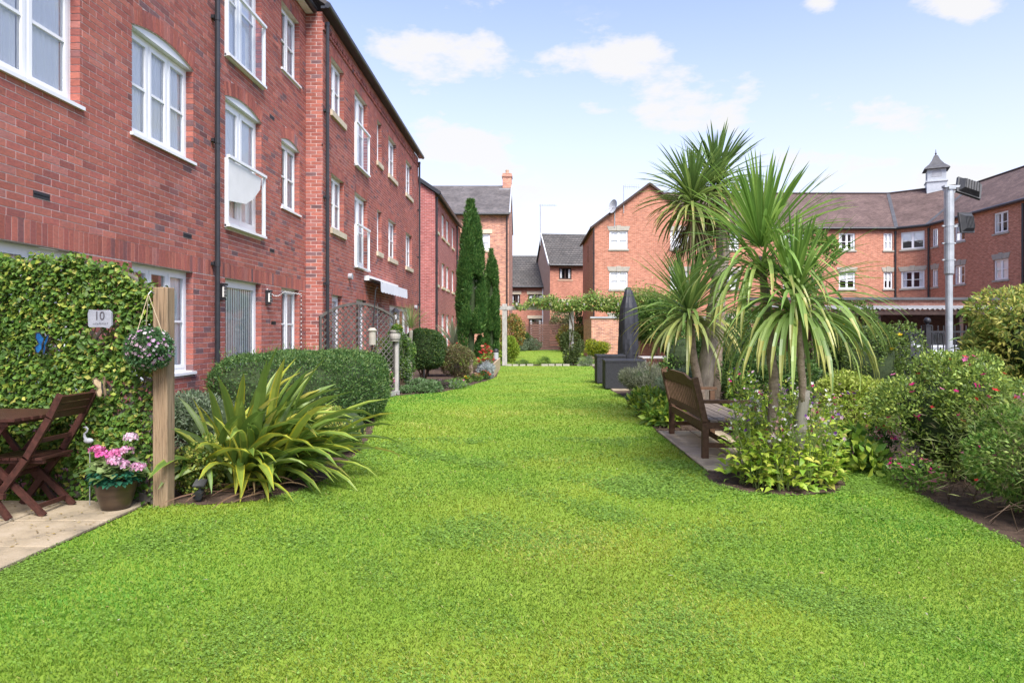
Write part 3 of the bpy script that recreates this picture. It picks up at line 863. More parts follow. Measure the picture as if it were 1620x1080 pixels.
def soil_clods():
    rng = np.random.default_rng(9)
    n = 9000
    X = np.concatenate([rng.uniform(-4.6, -1.0, n), rng.uniform(1.6, 6.0, n)]); Y = np.concatenate([rng.uniform(5.5, 18, n) ** 1.0, rng.uniform(2.2, 13, n)])
    k = inside(BED_L, X, Y) | inside(BED_R, X, Y)
    k &= ~((X > 1.78) & (X < 2.74) & (Y > 6.8) & (Y < 9.55))
    X, Y = X[k], Y[k]; n = len(X)
    r = rng.uniform(.008, .026, n) * np.clip(Y / 7, .7, 1.6)
    T = unit(np.array([[1, 0, -.4], [-.5, .87, -.4], [-.5, -.87, -.4], [0, 0, 1.0]]))
    V = np.stack([X, Y, r * .3], 1)[:, None, :] + T[None] * r[:, None, None] * rng.uniform(.6, 1.4, (n, 4, 1))
    i = np.arange(n)[:, None] * 4
    F = np.concatenate([i + [0, 1, 3], i + [1, 2, 3], i + [2, 0, 3]], 1).reshape(-1, 3)
    o = np_mesh('soil_clods', V.reshape(-1, 3), F, np.ones((n * 3, 3)), 'soil')
    tag(o, 'dark brown crumbly soil and bark pieces in the flower beds', 'soil', kind='stuff')
soil_clods()
# ------------------------------------------------------------------ left apartment building, nearest block
XA, XB, XC = -4.66, -4.31, -4.6
ARCH = .11
def near_block():
    B = empty('apartment_block', (XA, 7, 0), 'nearest red brick apartment block filling the left edge, with arched window heads', 'building', 'red brick apartment blocks on the left')
    fr = Frame((XA, 0, 0), (0, 1, 0), (1, 0, 0))
    cols = {'a': (5.14, 6.94), 'b': (7.83, 9.27), 'c': (10.23, 11.62), 'd': (12.54, 13.53), 'z': (1.9, 3.7)}
    O = {}
    for k, (u0, u1) in cols.items():
        g = op(u0, u1, .15 if k == 'c' else .88, 2.25); g['band'] = True; O[k + '0'] = g
        O[k + '1'] = op(u0, u1, 3.06 if k == 'c' else 3.76, 5.03, ARCH if k != 'd' else .09)
        O[k + '2'] = op(u0, u1, 5.66 if k == 'c' else 6.36, 7.63)
    def pick(c):
        u, v = (c[0] + c[1]) / 2, (c[2] + c[3]) / 2
        if u < 5.9 or v < 2.02 or v > 1.45 + .48 * u or c[1] - c[0] < .05: return None
        return -u
    brick_wall(B, fr, 1.0, 13.9, .0, 8.0, list(O.values()), bands=[(2.25, 2.475)], pick=pick)
    sw = (.03, .035, .035, 'white_plastic')
    for k in 'zabd':
        n = {'z': 3, 'a': 3, 'b': 3, 'd': 2}[k]
        for f in '012':
            ins = {'d0': 'sides', 'b0': 'sides', 'b2': 'half', 'd1': 'sides', 'd2': 'sides'}.get(k + f, 'net')
            window(B, fr, O[k + f], n, 2, sill=sw, inside=ins)
    window(B, fr, O['c0'], 1, 1, inside='vertical', door=True, name='patio_door', glass='glass_door')
    d1 = window(B, fr, O['c1'], 2, 2, inside='net', door=True, name='balcony_door', sill=(.03, .03, .04, 'white_plastic'))
    glass_balustrade(d1, fr, O['c1'], cloth=True)
    d2 = window(B, fr, O['c2'], 2, 2, inside='net', door=True, name='balcony_door', sill=(.03, .03, .04, 'white_plastic'))
    glass_balustrade(d2, fr, O['c2'], pane_mat='glass_clear')
    downpipe(B, fr, 9.82, .1, 7.85)
    for u, v in ((6.28, 2.70), (9.0, 2.70), (11.98, 5.25), (11.98, 2.85), (12.05, 1.55)): air_vent(B, fr, u, v)
    # eaves: projecting gutter and tiled slope behind it
    mb = MB(); mb.box(XA + .01, XA + .16, .9, 13.88, 8.0, 8.06); mb.build('soffit', 'white_plastic', B)
    g = gutter(B, (XA + .20, .9, 8.06), (XA + .20, 13.84, 8.06), .065)
    slab_roof(B, [(XA + .22, .9, 8.1), (XA + .22, 13.9, 8.1), (XA - 5, 13.9, 11.4), (XA - 5, .9, 11.4)][::1], 'tiles_grey')
    slab_roof(B, [(XA - 10.2, 13.9, 8.1), (XA - 10.2, .9, 8.1), (XA - 5, .9, 11.4), (XA - 5, 13.9, 11.4)], 'tiles_grey')
    fe = Frame((XA, 1.0, 0), (-1, 0, 0), (0, -1, 0))
    flat_wall(B, fe, 0, 10, 0, 8, [], 'brick_far_red', top=dict(breaks=[5], f=lambda u: 8.0 + 3.2 * (1 - abs(u - 5) / 5)), name='end_wall')
    # wall lanterns beside the patio door
    for u in (10.07, 11.83):
        m = MB(); fr.box(m, u - .055, u + .055, 1.93, 2.12, .001, .05); fr.box(m, u - .06, u + .06, 2.12, 2.15, .001, .09)
        fr.box(m, u - .05, u + .05, 1.90, 1.93, .001, .07)
        la = m.build('wall_lantern', 'dark_metal', B)
        m = MB(); fr.box(m, u - .042, u + .042, 1.945, 2.11, .051, .075); m.build('lantern_glass', 'lamp_glow', la)
        m = MB()
        for i in range(3):
            fr.box(m, u - .045, u + .045, 1.965 + i * .05, 1.975 + i * .05, .0752, .079)
            fr.box(m, u - .035 + i * .03, u - .027 + i * .03, 1.945, 2.11, .0794, .083)
        m.build('lantern_bars', 'dark_metal', la)
    return B, fr
near_block()
def far_side_block():
    B = empty('apartment_block', (XB, 19.5, 0), 'middle red brick apartment block with pale stone sills, awning and black corner downpipes', 'building', 'red brick apartment blocks on the left')
    fr = Frame((XB, 0, 0), (0, 1, 0), (1, 0, 0))
    cols = {'a': (14.50, 15.50), 'b': (16.43, 17.72), 'c': (18.84, 19.42), 'd': (20.35, 21.55), 'e': (23.2, 24.4)}
    O = {}
    for k, (u0, u1) in cols.items():
        O[k + '1'] = op(u0, u1, 3.02 if k == 'b' else 3.66, 4.85)
        O[k + '2'] = op(u0, u1, 5.52 if k == 'b' else 6.2, 7.38)
    O['a0'] = op(14.55, 15.35, .12, 2.22); O['b0'] = op(16.6, 17.6, .12, 2.22); O['c0'] = op(18.84, 19.42, .9, 2.22); O['d0'] = op(20.5, 24.3, .12, 2.22)
    brick_wall(B, fr, 13.9, 25.75, 0, 8.05, list(O.values()), heads='flat')
    # short return that faces the camera
    fp = Frame((XA, 13.9, 0), (1, 0, 0), (0, -1, 0))
    brick_wall(B, fp, 0.0, XB - XA, 0, 8.05, [], name='return_wall')
    st = (.07, .05, .12, 'stone')
    for k in 'acde':
        for f in '12':
            window(B, fr, O[k + f], {'c': 1}.get(k, 2), 2, sill=st, inside={'a1': 'sides', 'd1': 'half'}.get(k + f, 'net'))
    for f in '12':
        d = window(B, fr, O['b' + f], 2, 2, inside='net', door=True, name='balcony_door', sill=(.03, .03, .04, 'white_plastic'))
        glass_balustrade(d, fr, O['b' + f], pane_mat='glass_clear')
    window(B, fr, O['a0'], 1, 1, door=True, name='door', inside='net'); window(B, fr, O['b0'], 1, 1, door=True, name='door', inside='sides')
    window(B, fr, O['c0'], 1, 2, sill=st); window(B, fr, O['d0'], 4, 1, door=True, name='patio_door', inside='sides')
    downpipe(B, fr, 13.99, .1, 7.85); downpipe(B, fr, 25.6, .1, 7.85)
    # corbelled brick eaves course
    mb = MB()
    y = 13.9
    while y < 25.7:
        fr.box(mb, y, y + .105, 7.68, 7.745, .002, .03, brick_col()); fr.box(mb, y, y + .215, 7.76, 7.825, .002, .035, brick_col()) if int(y * 9) % 2 else None
        y += .15
    mb.build('dentil_course', 'brick', B, color=True)
    mb = MB(); mb.box(XB + .01, XB + .14, 13.75, 25.85, 8.05, 8.10); mb.build('soffit', 'black_plastic', B)
    gutter(B, (XB + .16, 13.72, 8.1), (XB + .16, 25.9, 8.1), .06)
    slab_roof(B, [(XB + .2, 13.75, 8.16), (XB + .2, 25.9, 8.16), (XB - 5, 25.9, 11.7), (XB - 5, 13.75, 11.7)], 'tiles_grey')
    slab_roof(B, [(XB - 10.2, 25.9, 8.16), (XB - 10.2, 13.75, 8.16), (XB - 5, 13.75, 11.7), (XB - 5, 25.9, 11.7)], 'tiles_grey')
    fe = Frame((XB, 25.75, 0), (-1, 0, 0), (0, 1, 0))
    flat_wall(B, fe, 0, 10, 0, 8, [], 'brick_far_red', top=dict(breaks=[5], f=lambda u: 8.0 + 3.5 * (1 - abs(u - 5) / 5)), name='end_wall')
    # bulkhead lamp under the first floor
    for u, v in ((15.9, 2.72), (25.0, 2.3)):
        m = MB(); m.tube([fr.p(u, v, .0), fr.p(u, v, .09)], .075, 12); bl = m.build('bulkhead_lamp', 'lead', B)
    # rolled awning
    aw = empty('awning', (XB, 19.3, 2.7), 'half open white awning on the middle red brick block', 'awning')
    m = MB(); fr.box(m, 17.35, 21.2, 2.74, 2.86, .003, .13); m.build('awning_case', 'white_plastic', aw)
    m = MB()
    U0, U1 = 17.4, 21.15
    n = 40
    fr.quad(m, [(U0, 2.80, .13), (U1, 2.80, .13), (U1, 2.72, .42), (U0, 2.72, .42)]); fr.quad(m, [(U0, 2.795, .13), (U0, 2.715, .42), (U1, 2.715, .42), (U1, 2.795, .13)])
    for i in range(n):
        a, b = U0 + (U1 - U0) * i / n, U0 + (U1 - U0) * (i + 1) / n
        la = .03 * abs(math.sin(i * .785)); lb = .03 * abs(math.sin((i + 1) * .785))
        fr.quad(m, [(a, 2.46 - la, .43), (b, 2.46 - lb, .43), (b, 2.72, .42), (a, 2.72, .42)]); fr.quad(m, [(a, 2.46 - la, .434), (a, 2.72, .424), (b, 2.72, .424), (b, 2.46 - lb, .434)])
    m.build('awning_cloth', 'awning_cloth', aw)
    for u in (17.6, 20.9):
        m = MB(); m.tube([fr.p(u, 2.74, .1), fr.p(u + .25, 2.68, .28), fr.p(u, 2.69, .42)], .018, 6); m.build('awning_arm', 'dark_metal', aw)
far_side_block()
def third_block():
    B = empty('apartment_block', (XC, 38, 0), 'furthest red brick apartment block with plain gable, just left of the tall cypress', 'building', 'red brick apartment blocks on the left')
    fr = Frame((XC, 0, 0), (0, 1, 0), (1, 0, 0))
    ops = []
    for u0, u1 in ((32.75, 33.6), (34.8, 36.0), (36.7, 37.9), (39.3, 40.4)):
        for v0, v1 in ((.5, 2.3), (3.7, 4.95), (6.32, 7.55)): ops.append(op(u0, u1, v0, v1))
    flat_wall(B, fr, 32.3, 43.9, 0, 8.05, ops, 'brick_far_red')
    for o in ops: window(B, fr, o, 2 if o['u1'] - o['u0'] > 1 else 1, 2, w=-.08, sill=(.1, .05, .12, 'stone'))
    fg = Frame((XC, 32.3, 0), (-1, 0, 0), (0, -1, 0))
    flat_wall(B, fg, 0, 10, 0, 8, [], 'brick_far_red', top=dict(breaks=[5], f=lambda u: 8.05 + 3.4 * (1 - abs(u - 5) / 5)), name='gable_wall')
    slab_roof(B, [(XC + .25, 32.2, 8.08), (XC + .25, 44.0, 8.08), (XC - 5, 44.0, 11.6), (XC - 5, 32.2, 11.6)], 'tiles_grey')
    slab_roof(B, [(XC - 10.2, 44.0, 8.08), (XC - 10.2, 32.2, 8.08), (XC - 5, 32.2, 11.6), (XC - 5, 44.0, 11.6)], 'tiles_grey')
    m = MB(); m.bar((XC + .27, 32.16, 8.02), (XC - 5, 32.16, 11.55), .06, .16); m.build('verge_board', 'black_plastic', B)
    gutter(B, (XC + .25, 32.2, 8.0), (XC + .25, 44, 8.0), .07)
    downpipe(B, fr, 32.45, .1, 7.9, r=.045); downpipe(B, fr, 41.5, .1, 7.9, r=.045)
third_block()
def chimney_house():
    B = empty('brick_house', (-4, 48, 0), 'tall mottled brick house with grey roof and chimney behind the cypresses', 'house')
    Yf, xr = 44.5, -1.43
    fr = Frame((-12, Yf, 0), (1, 0, 0), (0, -1, 0))
    L = xr + 12
    ops = [op(L - 2.35, L - 1.25, 6.75, 7.85), op(L - 2.35, L - 1.25, 3.9, 5.1)]
    flat_wall(B, fr, 0, L, 0, 9.15, ops, 'brick_far_mixed')
    for o in ops: window(B, fr, o, 2, 2, w=-.08, sill=(.1, .05, .12, 'stone'), lintel=None)
    m = MB()
    for o in ops: fr.box(m, o['u0'] - .15, o['u1'] + .15, o['v1'] + .01, o['v1'] + .28, -.01, .03)
    m.build('lintel', 'stone', B)
    ex = Frame((xr, Yf, 0), (0, 1, 0), (1, 0, 0))
    flat_wall(B, ex, 0, 9, 0, 9.15, [], 'brick_far_mixed', top=dict(breaks=[4.5], f=lambda u: 9.15 + 2.75 * (1 - abs(u - 4.5) / 4.5)), name='gable_wall')
    slab_roof(B, [(-12, Yf - .3, 9.12), (xr + .06, Yf - .3, 9.12), (xr + .06, Yf + 4.5, 12.0), (-12, Yf + 4.5, 12.0)], 'tiles_grey')
    slab_roof(B, [(xr + .06, Yf + 9.3, 9.12), (-12, Yf + 9.3, 9.12), (-12, Yf + 4.5, 12.0), (xr + .06, Yf + 4.5, 12.0)], 'tiles_grey')
    gutter(B, (-12, Yf - .33, 9.1), (xr + .05, Yf - .33, 9.1), .08)
    m = MB(); m.bar((xr + .07, Yf - .3, 9.16), (xr + .07, Yf + 4.5, 12.05), .1, .12); m.build('verge_board', 'lead', B)
    downpipe(B, fr, L - .12, .1, 9.0, r=.05)
    m = MB(); m.box(-2.02, -1.36, Yf + 4.1, Yf + 4.9, 11.3, 12.55); m.box(-2.07, -1.31, Yf + 4.05, Yf + 4.95, 12.55, 12.68); m.box(-2.02, -1.36, Yf + 4.1, Yf + 4.9, 12.68, 12.82)
    ch = m.build('chimney', 'brick_far_mixed', B)
    uv = ch.data.uv_layers.new(name='UVMap') if not ch.data.uv_layers else ch.data.uv_layers[0]
    for l in ch.data.loops:
        co = ch.data.vertices[l.vertex_index].co; uv.data[l.index].uv = (co.x + co.y, co.z)
    m = MB(); m.lathe((-1.69, Yf + 4.5, 12.82), [(.13, 0), (.11, .15), (.13, .3)], 12); m.build('chimney_pot', 'rendered_wall', ch)
    m = MB(); m.box(-2.25, -1.33, Yf + 3.8, Yf + 4.1, 11.55, 11.62); m.build('flashing', 'lead', ch)
    m = MB(); m.lathe((-11.2, Yf + 1.7, 10.3), [(.16, 0), (.16, .3), (.22, .32), (.2, .42)], 12); m.build('roof_vent', 'lead', B)
chimney_house()
def distant_houses():
    # low house seen over the gate
    B = empty('brick_house', (-1, 64, 0), 'distant low terraced house with dark tiled roof, left of the gap', 'house')
    fr = Frame((-8, 62, 0), (1, 0, 0), (0, -1, 0))
    ops = [op(6.25, 7.05, 3.9, 4.75), op(7.8, 9.2, 3.9, 4.75), op(7.85, 9.1, .1, 2.5)]
    flat_wall(B, fr, 0, 10.0, 0, 5.5, ops, 'brick_far_house')
    for i, o in enumerate(ops):
        w_ = window(B, fr, o, 2, 1, w=-.08, frame_mat='dark_frame', inside='sides', name='door' if i == 2 else 'window')
        m = MB(); fr.box(m, o['u0'] - .12, o['u1'] + .12, o['v1'] + .01, o['v1'] + .3, -.01, .03); m.build('lintel', 'stone', w_)
    course_roof(B, -8.2, 2.0, 61.7, 66.3, 5.45, 8.75)
    m = MB(); m.tube([(1.15, 61.9, 0), (1.15, 61.9, 5.3)], .06, 8); m.build('downpipe', 'white_plastic', B)
    gutter(B, (-8.2, 61.65, 5.42), (2.0, 61.65, 5.42), .09)
    # taller house behind, turned slightly
    H = empty('brick_house', (1.70, 58, 0), 'distant brick house with dark tiled roof and brown framed window', 'house', rz=rad(7.6))
    M = Matrix.Translation((1.70, 58, 0)) @ Matrix.Rotation(rad(7.6), 4, 'Z')
    U = M.to_3x3() @ Vector((1, 0, 0)); Nv = M.to_3x3() @ Vector((0, -1, 0))
    f2 = Frame((1.70, 58, 0), U, Nv)
    ops = [op(.8, 1.9, 5.85, 6.85), op(.75, 1.95, 2.9, 3.9)]
    flat_wall(H, f2, 0, 6.5, 0, 7.14, ops, 'brick_far_house')
    for o in ops:
        w_ = window(H, f2, o, 2, 1, w=-.08, frame_mat='dark_frame', inside='sides')
        m = MB(); f2.box(m, o['u0'] - .12, o['u1'] + .12, o['v0'] - .14, o['v0'] - .01, -.01, .04); m.build('sill', 'rendered_wall', w_)
        m = MB(); f2.box(m, o['u0'] - .12, o['u1'] + .12, o['v1'] + .01, o['v1'] + .25, -.01, .02); m.build('lintel', 'stone' if o['v0'] < 4 else 'rendered_wall', w_)
    f3 = Frame((1.70, 58, 0), -Nv, -U)
    flat_wall(H, f3, 0, 8.6, 0, 7.14, [], 'rendered_wall', top=dict(breaks=[4.3], f=lambda u: 7.14 + 3.15 * (1 - abs(u - 4.3) / 4.3)), name='gable_wall')
    def L(x, y, z): return M @ Vector((x, y, z))
    course_roof(H, -.15, 6.7, -.3, 4.3, 7.08, 10.35, M)
    slab_roof(H, [L(6.7, 8.9, 7.1), L(-.15, 8.9, 7.1), L(-.15, 4.3, 10.35), L(6.7, 4.3, 10.35)], 'tiles_slate')
    m = MB(); m.bar(L(-.17, -.3, 7.1), L(-.17, 4.3, 10.4), .06, .22); m.build('verge_board', 'white_paint', H)
    gutter(H, L(-.1, -.35, 7.05), L(6.7, -.35, 7.05), .09)
    m = MB(); p = L(-.3, 3.6, 0)
    m.tube([(p.x, p.y, 9.2), (p.x, p.y, 13.0)], .045, 6); m.tube([(p.x - .1, p.y, 12.9), (p.x + 1.5, p.y, 12.9)], .03, 5)
    for i in range(6): m.tube([(p.x + .2 + i * .22, p.y - .25, 12.9), (p.x + .2 + i * .22, p.y + .25, 12.9)], .012, 4)
    m.build('aerial', 'lead', H)
def course_roof(parent, x0, x1, y0, y1, z0, z1, M=None, n=16):
    """roof slope laid in overlapping tile courses, each a real step"""
    M = M or Matrix.Identity(4)
    mb = MB()
    for i in range(n):
        a, b = i / n, (i + 1) / n + .02
        ya, yb = y0 + (y1 - y0) * a, y0 + (y1 - y0) * b
        za, zb = z0 + (z1 - z0) * a + .05, z0 + (z1 - z0) * b
        P = [M @ Vector(p) for p in ((x0, ya, za), (x1, ya, za), (x1, yb, zb), (x0, yb, zb))]
        v = i * .3 + 10
        mb.face(P, uv=[(x0 + 20, v + .02), (x1 + 20, v + .02), (x1 + 20, v + .28), (x0 + 20, v + .28)])
        Q = [M @ Vector(p) for p in ((x0, ya, za - .06), (x1, ya, za - .06), (x1, ya, za), (x0, ya, za))]
        mb.face(Q, uv=[(x0 + 20, v + .1)] * 4)
    return mb.build('roof', 'tiles_slate', parent)
distant_houses()
def gable_house():
    B = empty('brick_house', (7.1, 44, 0), 'orange brick gable house with two sash windows and satellite dish, behind the palms', 'house')
    Yf, x0, x1 = 40.0, 3.81, 10.4
    fr = Frame((x0, Yf, 0), (1, 0, 0), (0, -1, 0))
    Wd = x1 - x0
    ops = []
    for u0 in (.91, 4.55):
        for v0, v1 in ((6.28, 7.38), (3.88, 4.96), (1.1, 2.2)): ops.append(op(u0, u0 + 1.1, v0, v1))
    flat_wall(B, fr, 0, Wd, 0, 7.65, ops, 'brick_far_orange', top=dict(breaks=[Wd / 2], f=lambda u: 7.65 + 2.45 * (1 - abs(u - Wd / 2) / (Wd / 2))))
    for o in ops: window(B, fr, o, 2, 2, w=-.07, sill=(.06, .05, .1, 'grey_stone'), lintel=('grey_stone', .27, .1), inside='net')
    fs = Frame((x0, Yf, 0), (0, 1, 0), (-1, 0, 0))
    sops = [op(4.0, 4.6, 5.9, 7.0), op(4.0, 4.6, 3.0, 4.2)]
    flat_wall(B, fs, 0, 8.6, 0, 7.65, sops, 'brick_far_orange', name='side_wall')
    for o in sops: window(B, fs, o, 1, 1, w=-.07, frame_mat='dark_frame')
    fe = Frame((x1, Yf, 0), (0, 1, 0), (1, 0, 0)); flat_wall(B, fe, 0, 8.6, 0, 7.65, [], 'brick_far_orange', name='side_wall')
    xm = (x0 + x1) / 2
    slab_roof(B, [(x0 - .25, Yf + 8.7, 7.55), (x0 - .25, Yf - .15, 7.55), (xm, Yf - .15, 10.22), (xm, Yf + 8.7, 10.22)], 'tiles_brown')
    slab_roof(B, [(x1 + .25, Yf - .15, 7.55), (x1 + .25, Yf + 8.7, 7.55), (xm, Yf + 8.7, 10.22), (xm, Yf - .15, 10.22)], 'tiles_brown')
    for s in (-1, 1):
        m = MB(); m.bar((xm + s * (Wd / 2 + .25), Yf - .17, 7.5), (xm, Yf - .17, 10.17), .05, .12); m.build('verge_board', 'dark_frame', B)
    downpipe(B, fr, -.02, .1, 7.5, w=.06, r=.04)
    # satellite dish on its bracket
    d = MB(); c = Vector((x0 + 1.12, Yf - .35, 8.75))
    d.tube([(c.x + .1, Yf - .02, 7.55), (c.x + .1, Yf - .05, 8.75)], .03, 6); d.tube([(c.x, Yf - .3, 8.75), (c.x - .55, Yf - .75, 8.42)], .02, 5)
    dish = d.build('dish_bracket', 'lead', B)
    d = MB(); i0 = []
    ax = Vector((-.75, -.62, .2)).normalized(); a = ax.cross(Vector((0, 0, 1))).normalized(); b = a.cross(ax)
    ring = lambda r, off: [c + ax * off + (a * math.cos(t) * r * .8 + b * math.sin(t) * r) for t in [k * math.pi / 8 for k in range(16)]]
    prev = None
    for r, off in ((.02, -.05), (.18, -.03), (.34, .03), (.42, .08)):
        cur = ring(r, off)
        if prev:
            for k in range(16): d.face([prev[k], prev[(k + 1) % 16], cur[(k + 1) % 16], cur[k]])
        prev = cur
    d.build('dish', 'lead', dish)
    m = MB(); p = (x0 + 1.75, Yf - .1)
    m.tube([(p[0], p[1], 8.4), (p[0], p[1], 10.05)], .022, 6); m.tube([(p[0], p[1], 10.0), (p[0] + 1.0, p[1], 9.95)], .014, 5)
    for i in range(7): m.tube([(p[0] + .1 + i * .13, p[1], 9.85), (p[0] + .1 + i * .13, p[1], 10.12)], .008, 4)
    m.build('aerial', 'lead', B)
gable_house()
def curved_building():
    B = empty('curved_building', (24, 44, 0), 'long orange brick building that turns a corner, purple grey roof and white cupola', 'building')
    c0, c1, c2, c3 = Vector((8.0, 44, 0)), Vector((24.0, 44, 0)), Vector((25.4, 42.6, 0)), Vector((25.2, 24, 0))
    segs = [(c0, c1, [(16.6 - 8, 18.1 - 8, 2), (20.26 - 8, 21.34 - 8, 2), (23.2 - 8, 23.8 - 8, 1), (12.6 - 8, 13.7 - 8, 2)]),
            (c1, c2, [(.3, 1.68, 2)]),
            (c2, c3, [(.22, .85, 1), (2.5, 3.5, 2), (5.95, 7.1, 2), (10.2, 11.3, 2), (14, 15.1, 2)])]
    for si, (p, q, cols) in enumerate(segs):
        d = (q - p); Ls = d.length; U = d.normalized(); Nv = Vector((U.y, -U.x, 0))
        fr = Frame(p, U, Nv)
        ops = []
        for u0, u1, n in cols:
            for v0, v1 in ((6.68, 7.82), (4.15, 5.27), (1.0, 2.2)):
                o = op(u0, u1, v0, v1); o['n'] = n; ops.append(o)
        flat_wall(B, fr, 0, Ls, 0, 8.1, ops, 'brick_far_orange')
        for o in ops:
            window(B, fr, o, o['n'] if o['n'] == 2 else 2, 2, w=-.07, fw=.05, sill=(.07, .06, .1, 'grey_stone'), lintel=('grey_stone', .3, .12) if o['v0'] < 6 else None, inside=random.choice(['net', 'half', 'sides']))
        if si < 2: downpipe(B, fr, Ls - .06, .1, 7.95, r=.055)
        else: downpipe(B, fr, 8.25, .1, 7.95, r=.055)
        if si == 0: downpipe(B, fr, 10.5, .1, 7.95, r=.05)
        gutter(B, p + Nv * .2 + Vector((0, 0, 8.1)), q + Nv * .2 + Vector((0, 0, 8.1)), .085)
    e0, e1, e2, e3 = Vector((8, 43.75, 8.12)), Vector((23.9, 43.75, 8.12)), Vector((25.15, 42.5, 8.12)), Vector((24.95, 24, 8.12))
    r0, r1, r2, r3 = Vector((8, 48.5, 11.3)), Vector((25.9, 48.5, 11.3)), Vector((29.9, 45.0, 11.3)), Vector((29.7, 24, 11.3))
    slab_roof(B, [e0, e1, r1, r0], 'tiles_brown'); slab_roof(B, [e1, e2, r2, r1], 'tiles_brown'); slab_roof(B, [e2, e3, r3, r2], 'tiles_brown')
    m = MB(); m.bar(e1 + Vector((0, 0, .03)), r1 + Vector((0, 0, .03)), .22, .05); m.bar(e2 + Vector((0, 0, .03)), r2 + Vector((0, 0, .03)), .22, .05); m.build('valley_lead', 'dark_lead', B)
    m = MB()
    for a, b in ((r0, r1), (r1, r2), (r2, r3)): m.tube([a, b], .1, 8)
    m.build('ridge_tiles', 'tiles_brown', B)
    # back slopes so that the roof is closed from behind
    slab_roof(B, [Vector((30, 53, 8.1)), Vector((8, 53, 8.1)), r0, r1], 'tiles_brown'); slab_roof(B, [Vector((34.4, 24, 8.1)), Vector((34.4, 49, 8.1)), r2, r3], 'tiles_brown')
    # cupola
    cx, cy, z0 = 28.2, 46.6, 10.6
    rot = Matrix.Rotation(rad(-25), 4, 'Z')
    def sq(h, z, mb, h2=None, z2=None):
        pass
    def ring(h, z): return [Vector((cx, cy, z)) + rot @ Vector((sx * h, sy * h, 0)) for sx, sy in ((-1, -1), (1, -1), (1, 1), (-1, 1))]
    def loft(mb, prof):
        R = [ring(h, z) for h, z in prof]
        for a, b in zip(R, R[1:]):
            for i in range(4): mb.face([a[i], a[(i + 1) % 4], b[(i + 1) % 4], b[i]])
        mb.face(R[-1]); mb.face(R[0][::-1])
    m = MB(); loft(m, [(.60, z0), (.60, z0 + 1.05), (.66, z0 + 1.06), (.66, z0 + 1.13), (.56, z0 + 1.14), (.56, z0 + 1.95)]); cu = m.build('cupola', 'cupola_paint', B)
    m = MB(); loft(m, [(.78, z0 + 1.95), (.74, z0 + 2.03), (.46, z0 + 2.3), (.25, z0 + 2.62), (.12, z0 + 2.95), (.05, z0 + 3.0)]); m.tube([(cx, cy, z0 + 2.95), (cx, cy, z0 + 3.4)], [.05, .015], 6); m.sphere((cx, cy, z0 + 3.1), .07, 8, 6)
    m.build('cupola_roof', 'dark_lead', cu)
    for k in range(4):
        R4 = Matrix.Rotation(rad(-25 + 90 * k), 4, 'Z')
        m = MB(); pts = [(-.3, .25), (.3, .25)] + [(.3 * math.cos(t), .5 + .25 * math.sin(t)) for t in [i * math.pi / 8 for i in range(9)]]
        m.face([Vector((cx, cy, z0 + 1.15)) + R4 @ Vector((x, -.575, z)) for x, z in pts]); lo = m.build('louvre', 'lead', cu)
curved_building()
# ------------------------------------------------------------------ trellises
def trellis(name, label, A, Bp, h_end, h_mid, pitch, sw, mat, th=.012, v0=.06, flat=0.5):
    A, Bp = Vector((*A, 0)), Vector((*Bp, 0)); L = (Bp - A).length; U = (Bp - A).normalized(); Nv = Vector((U.y, -U.x, 0))
    if Nv.y > 0: Nv = -Nv
    fr = Frame(A, U, Nv)
    T = empty(name, A + U * L / 2, label, 'trellis')
    top = lambda u: h_end + (h_mid - h_end) * (1 - ((u - L * flat) / (L * (1 - flat) if u > L * flat else L * (flat if flat == .5 else 3))) ** 2)
    fw = .04
    for side in (1, -1):
        c = -3.0
        while c < 5.5:
            # line v = c + side*u ; clip to the panel
            us = [u for u in np.linspace(fw * .5, L - fw * .5, 240) if v0 + .02 <= c + side * u <= top(u) - .02]
            if len(us) > 3:
                a, b = us[0], us[-1]
                mb = MB(); w = .004 if side > 0 else -.010
                mb.bar(fr.p(a, c + side * a, w), fr.p(b, c + side * b, w), sw, th, up=fr.N)
                mb.build('slat', mat, T)
            c += pitch * 1.414
    m = MB()
    for u in (0, L - fw): fr.box(m, u, u + fw, v0 - .05, top(u if u else 0.0) if u == 0 else top(L), -.025, .022)
    fr.box(m, fw, L - fw, v0 - .03, v0 + .03, -.02, .02)
    n = 14
    for i in range(n):
        a, b = L * i / n, L * (i + 1) / n
        m.bar(fr.p(a, top(a), 0), fr.p(b, top(b), 0), .05, .05, up=(0, 0, 1))
    m.build('frame', mat, T)
    return T, fr, L, top
TR1, FR1, L1, TOP1 = trellis('garden_trellis', 'ivy covered wooden trellis panel with curved top at left edge', (-4.63, 5.86), (-3.10, 5.56), 1.76, 2.03, .105, .03, 'lattice', flat=.4)
TR2, FR2, L2, TOP2 = trellis('garden_trellis', 'bare grey diamond trellis panel with arched top against the brick wall', (-4.36, 13.86), (-3.06, 15.14), 1.72, 2.02, .094, .020, 'lattice_grey')
def post(name, label, x0, x1, y0, y1, h, mat, cat='post'):
    mb = MB(); c = .006
    P = [(x0, y0), (x1, y0), (x1, y1), (x0, y1)]
    q = [(x0 + c, y0), (x1 - c, y0), (x1, y0 + c), (x1, y1 - c), (x1 - c, y1), (x0 + c, y1), (x0, y1 - c), (x0, y0 + c)]
    lo = [(*p, -.02) for p in q]; hi = [(*p, h - c) for p in q]
    cx, cy = (x0 + x1) / 2, (y0 + y1) / 2
    tp = [(cx + (p[0] - cx) * .93, cy + (p[1] - cy) * .93, h) for p in q]
    for i in range(8):
        j = (i + 1) % 8
        mb.face([lo[i], lo[j], hi[j], hi[i]]); mb.face([hi[i], hi[j], tp[j], tp[i]])
    mb.face(tp)
    o = mb.build(name, mat); tag(o, label, cat)
    return o
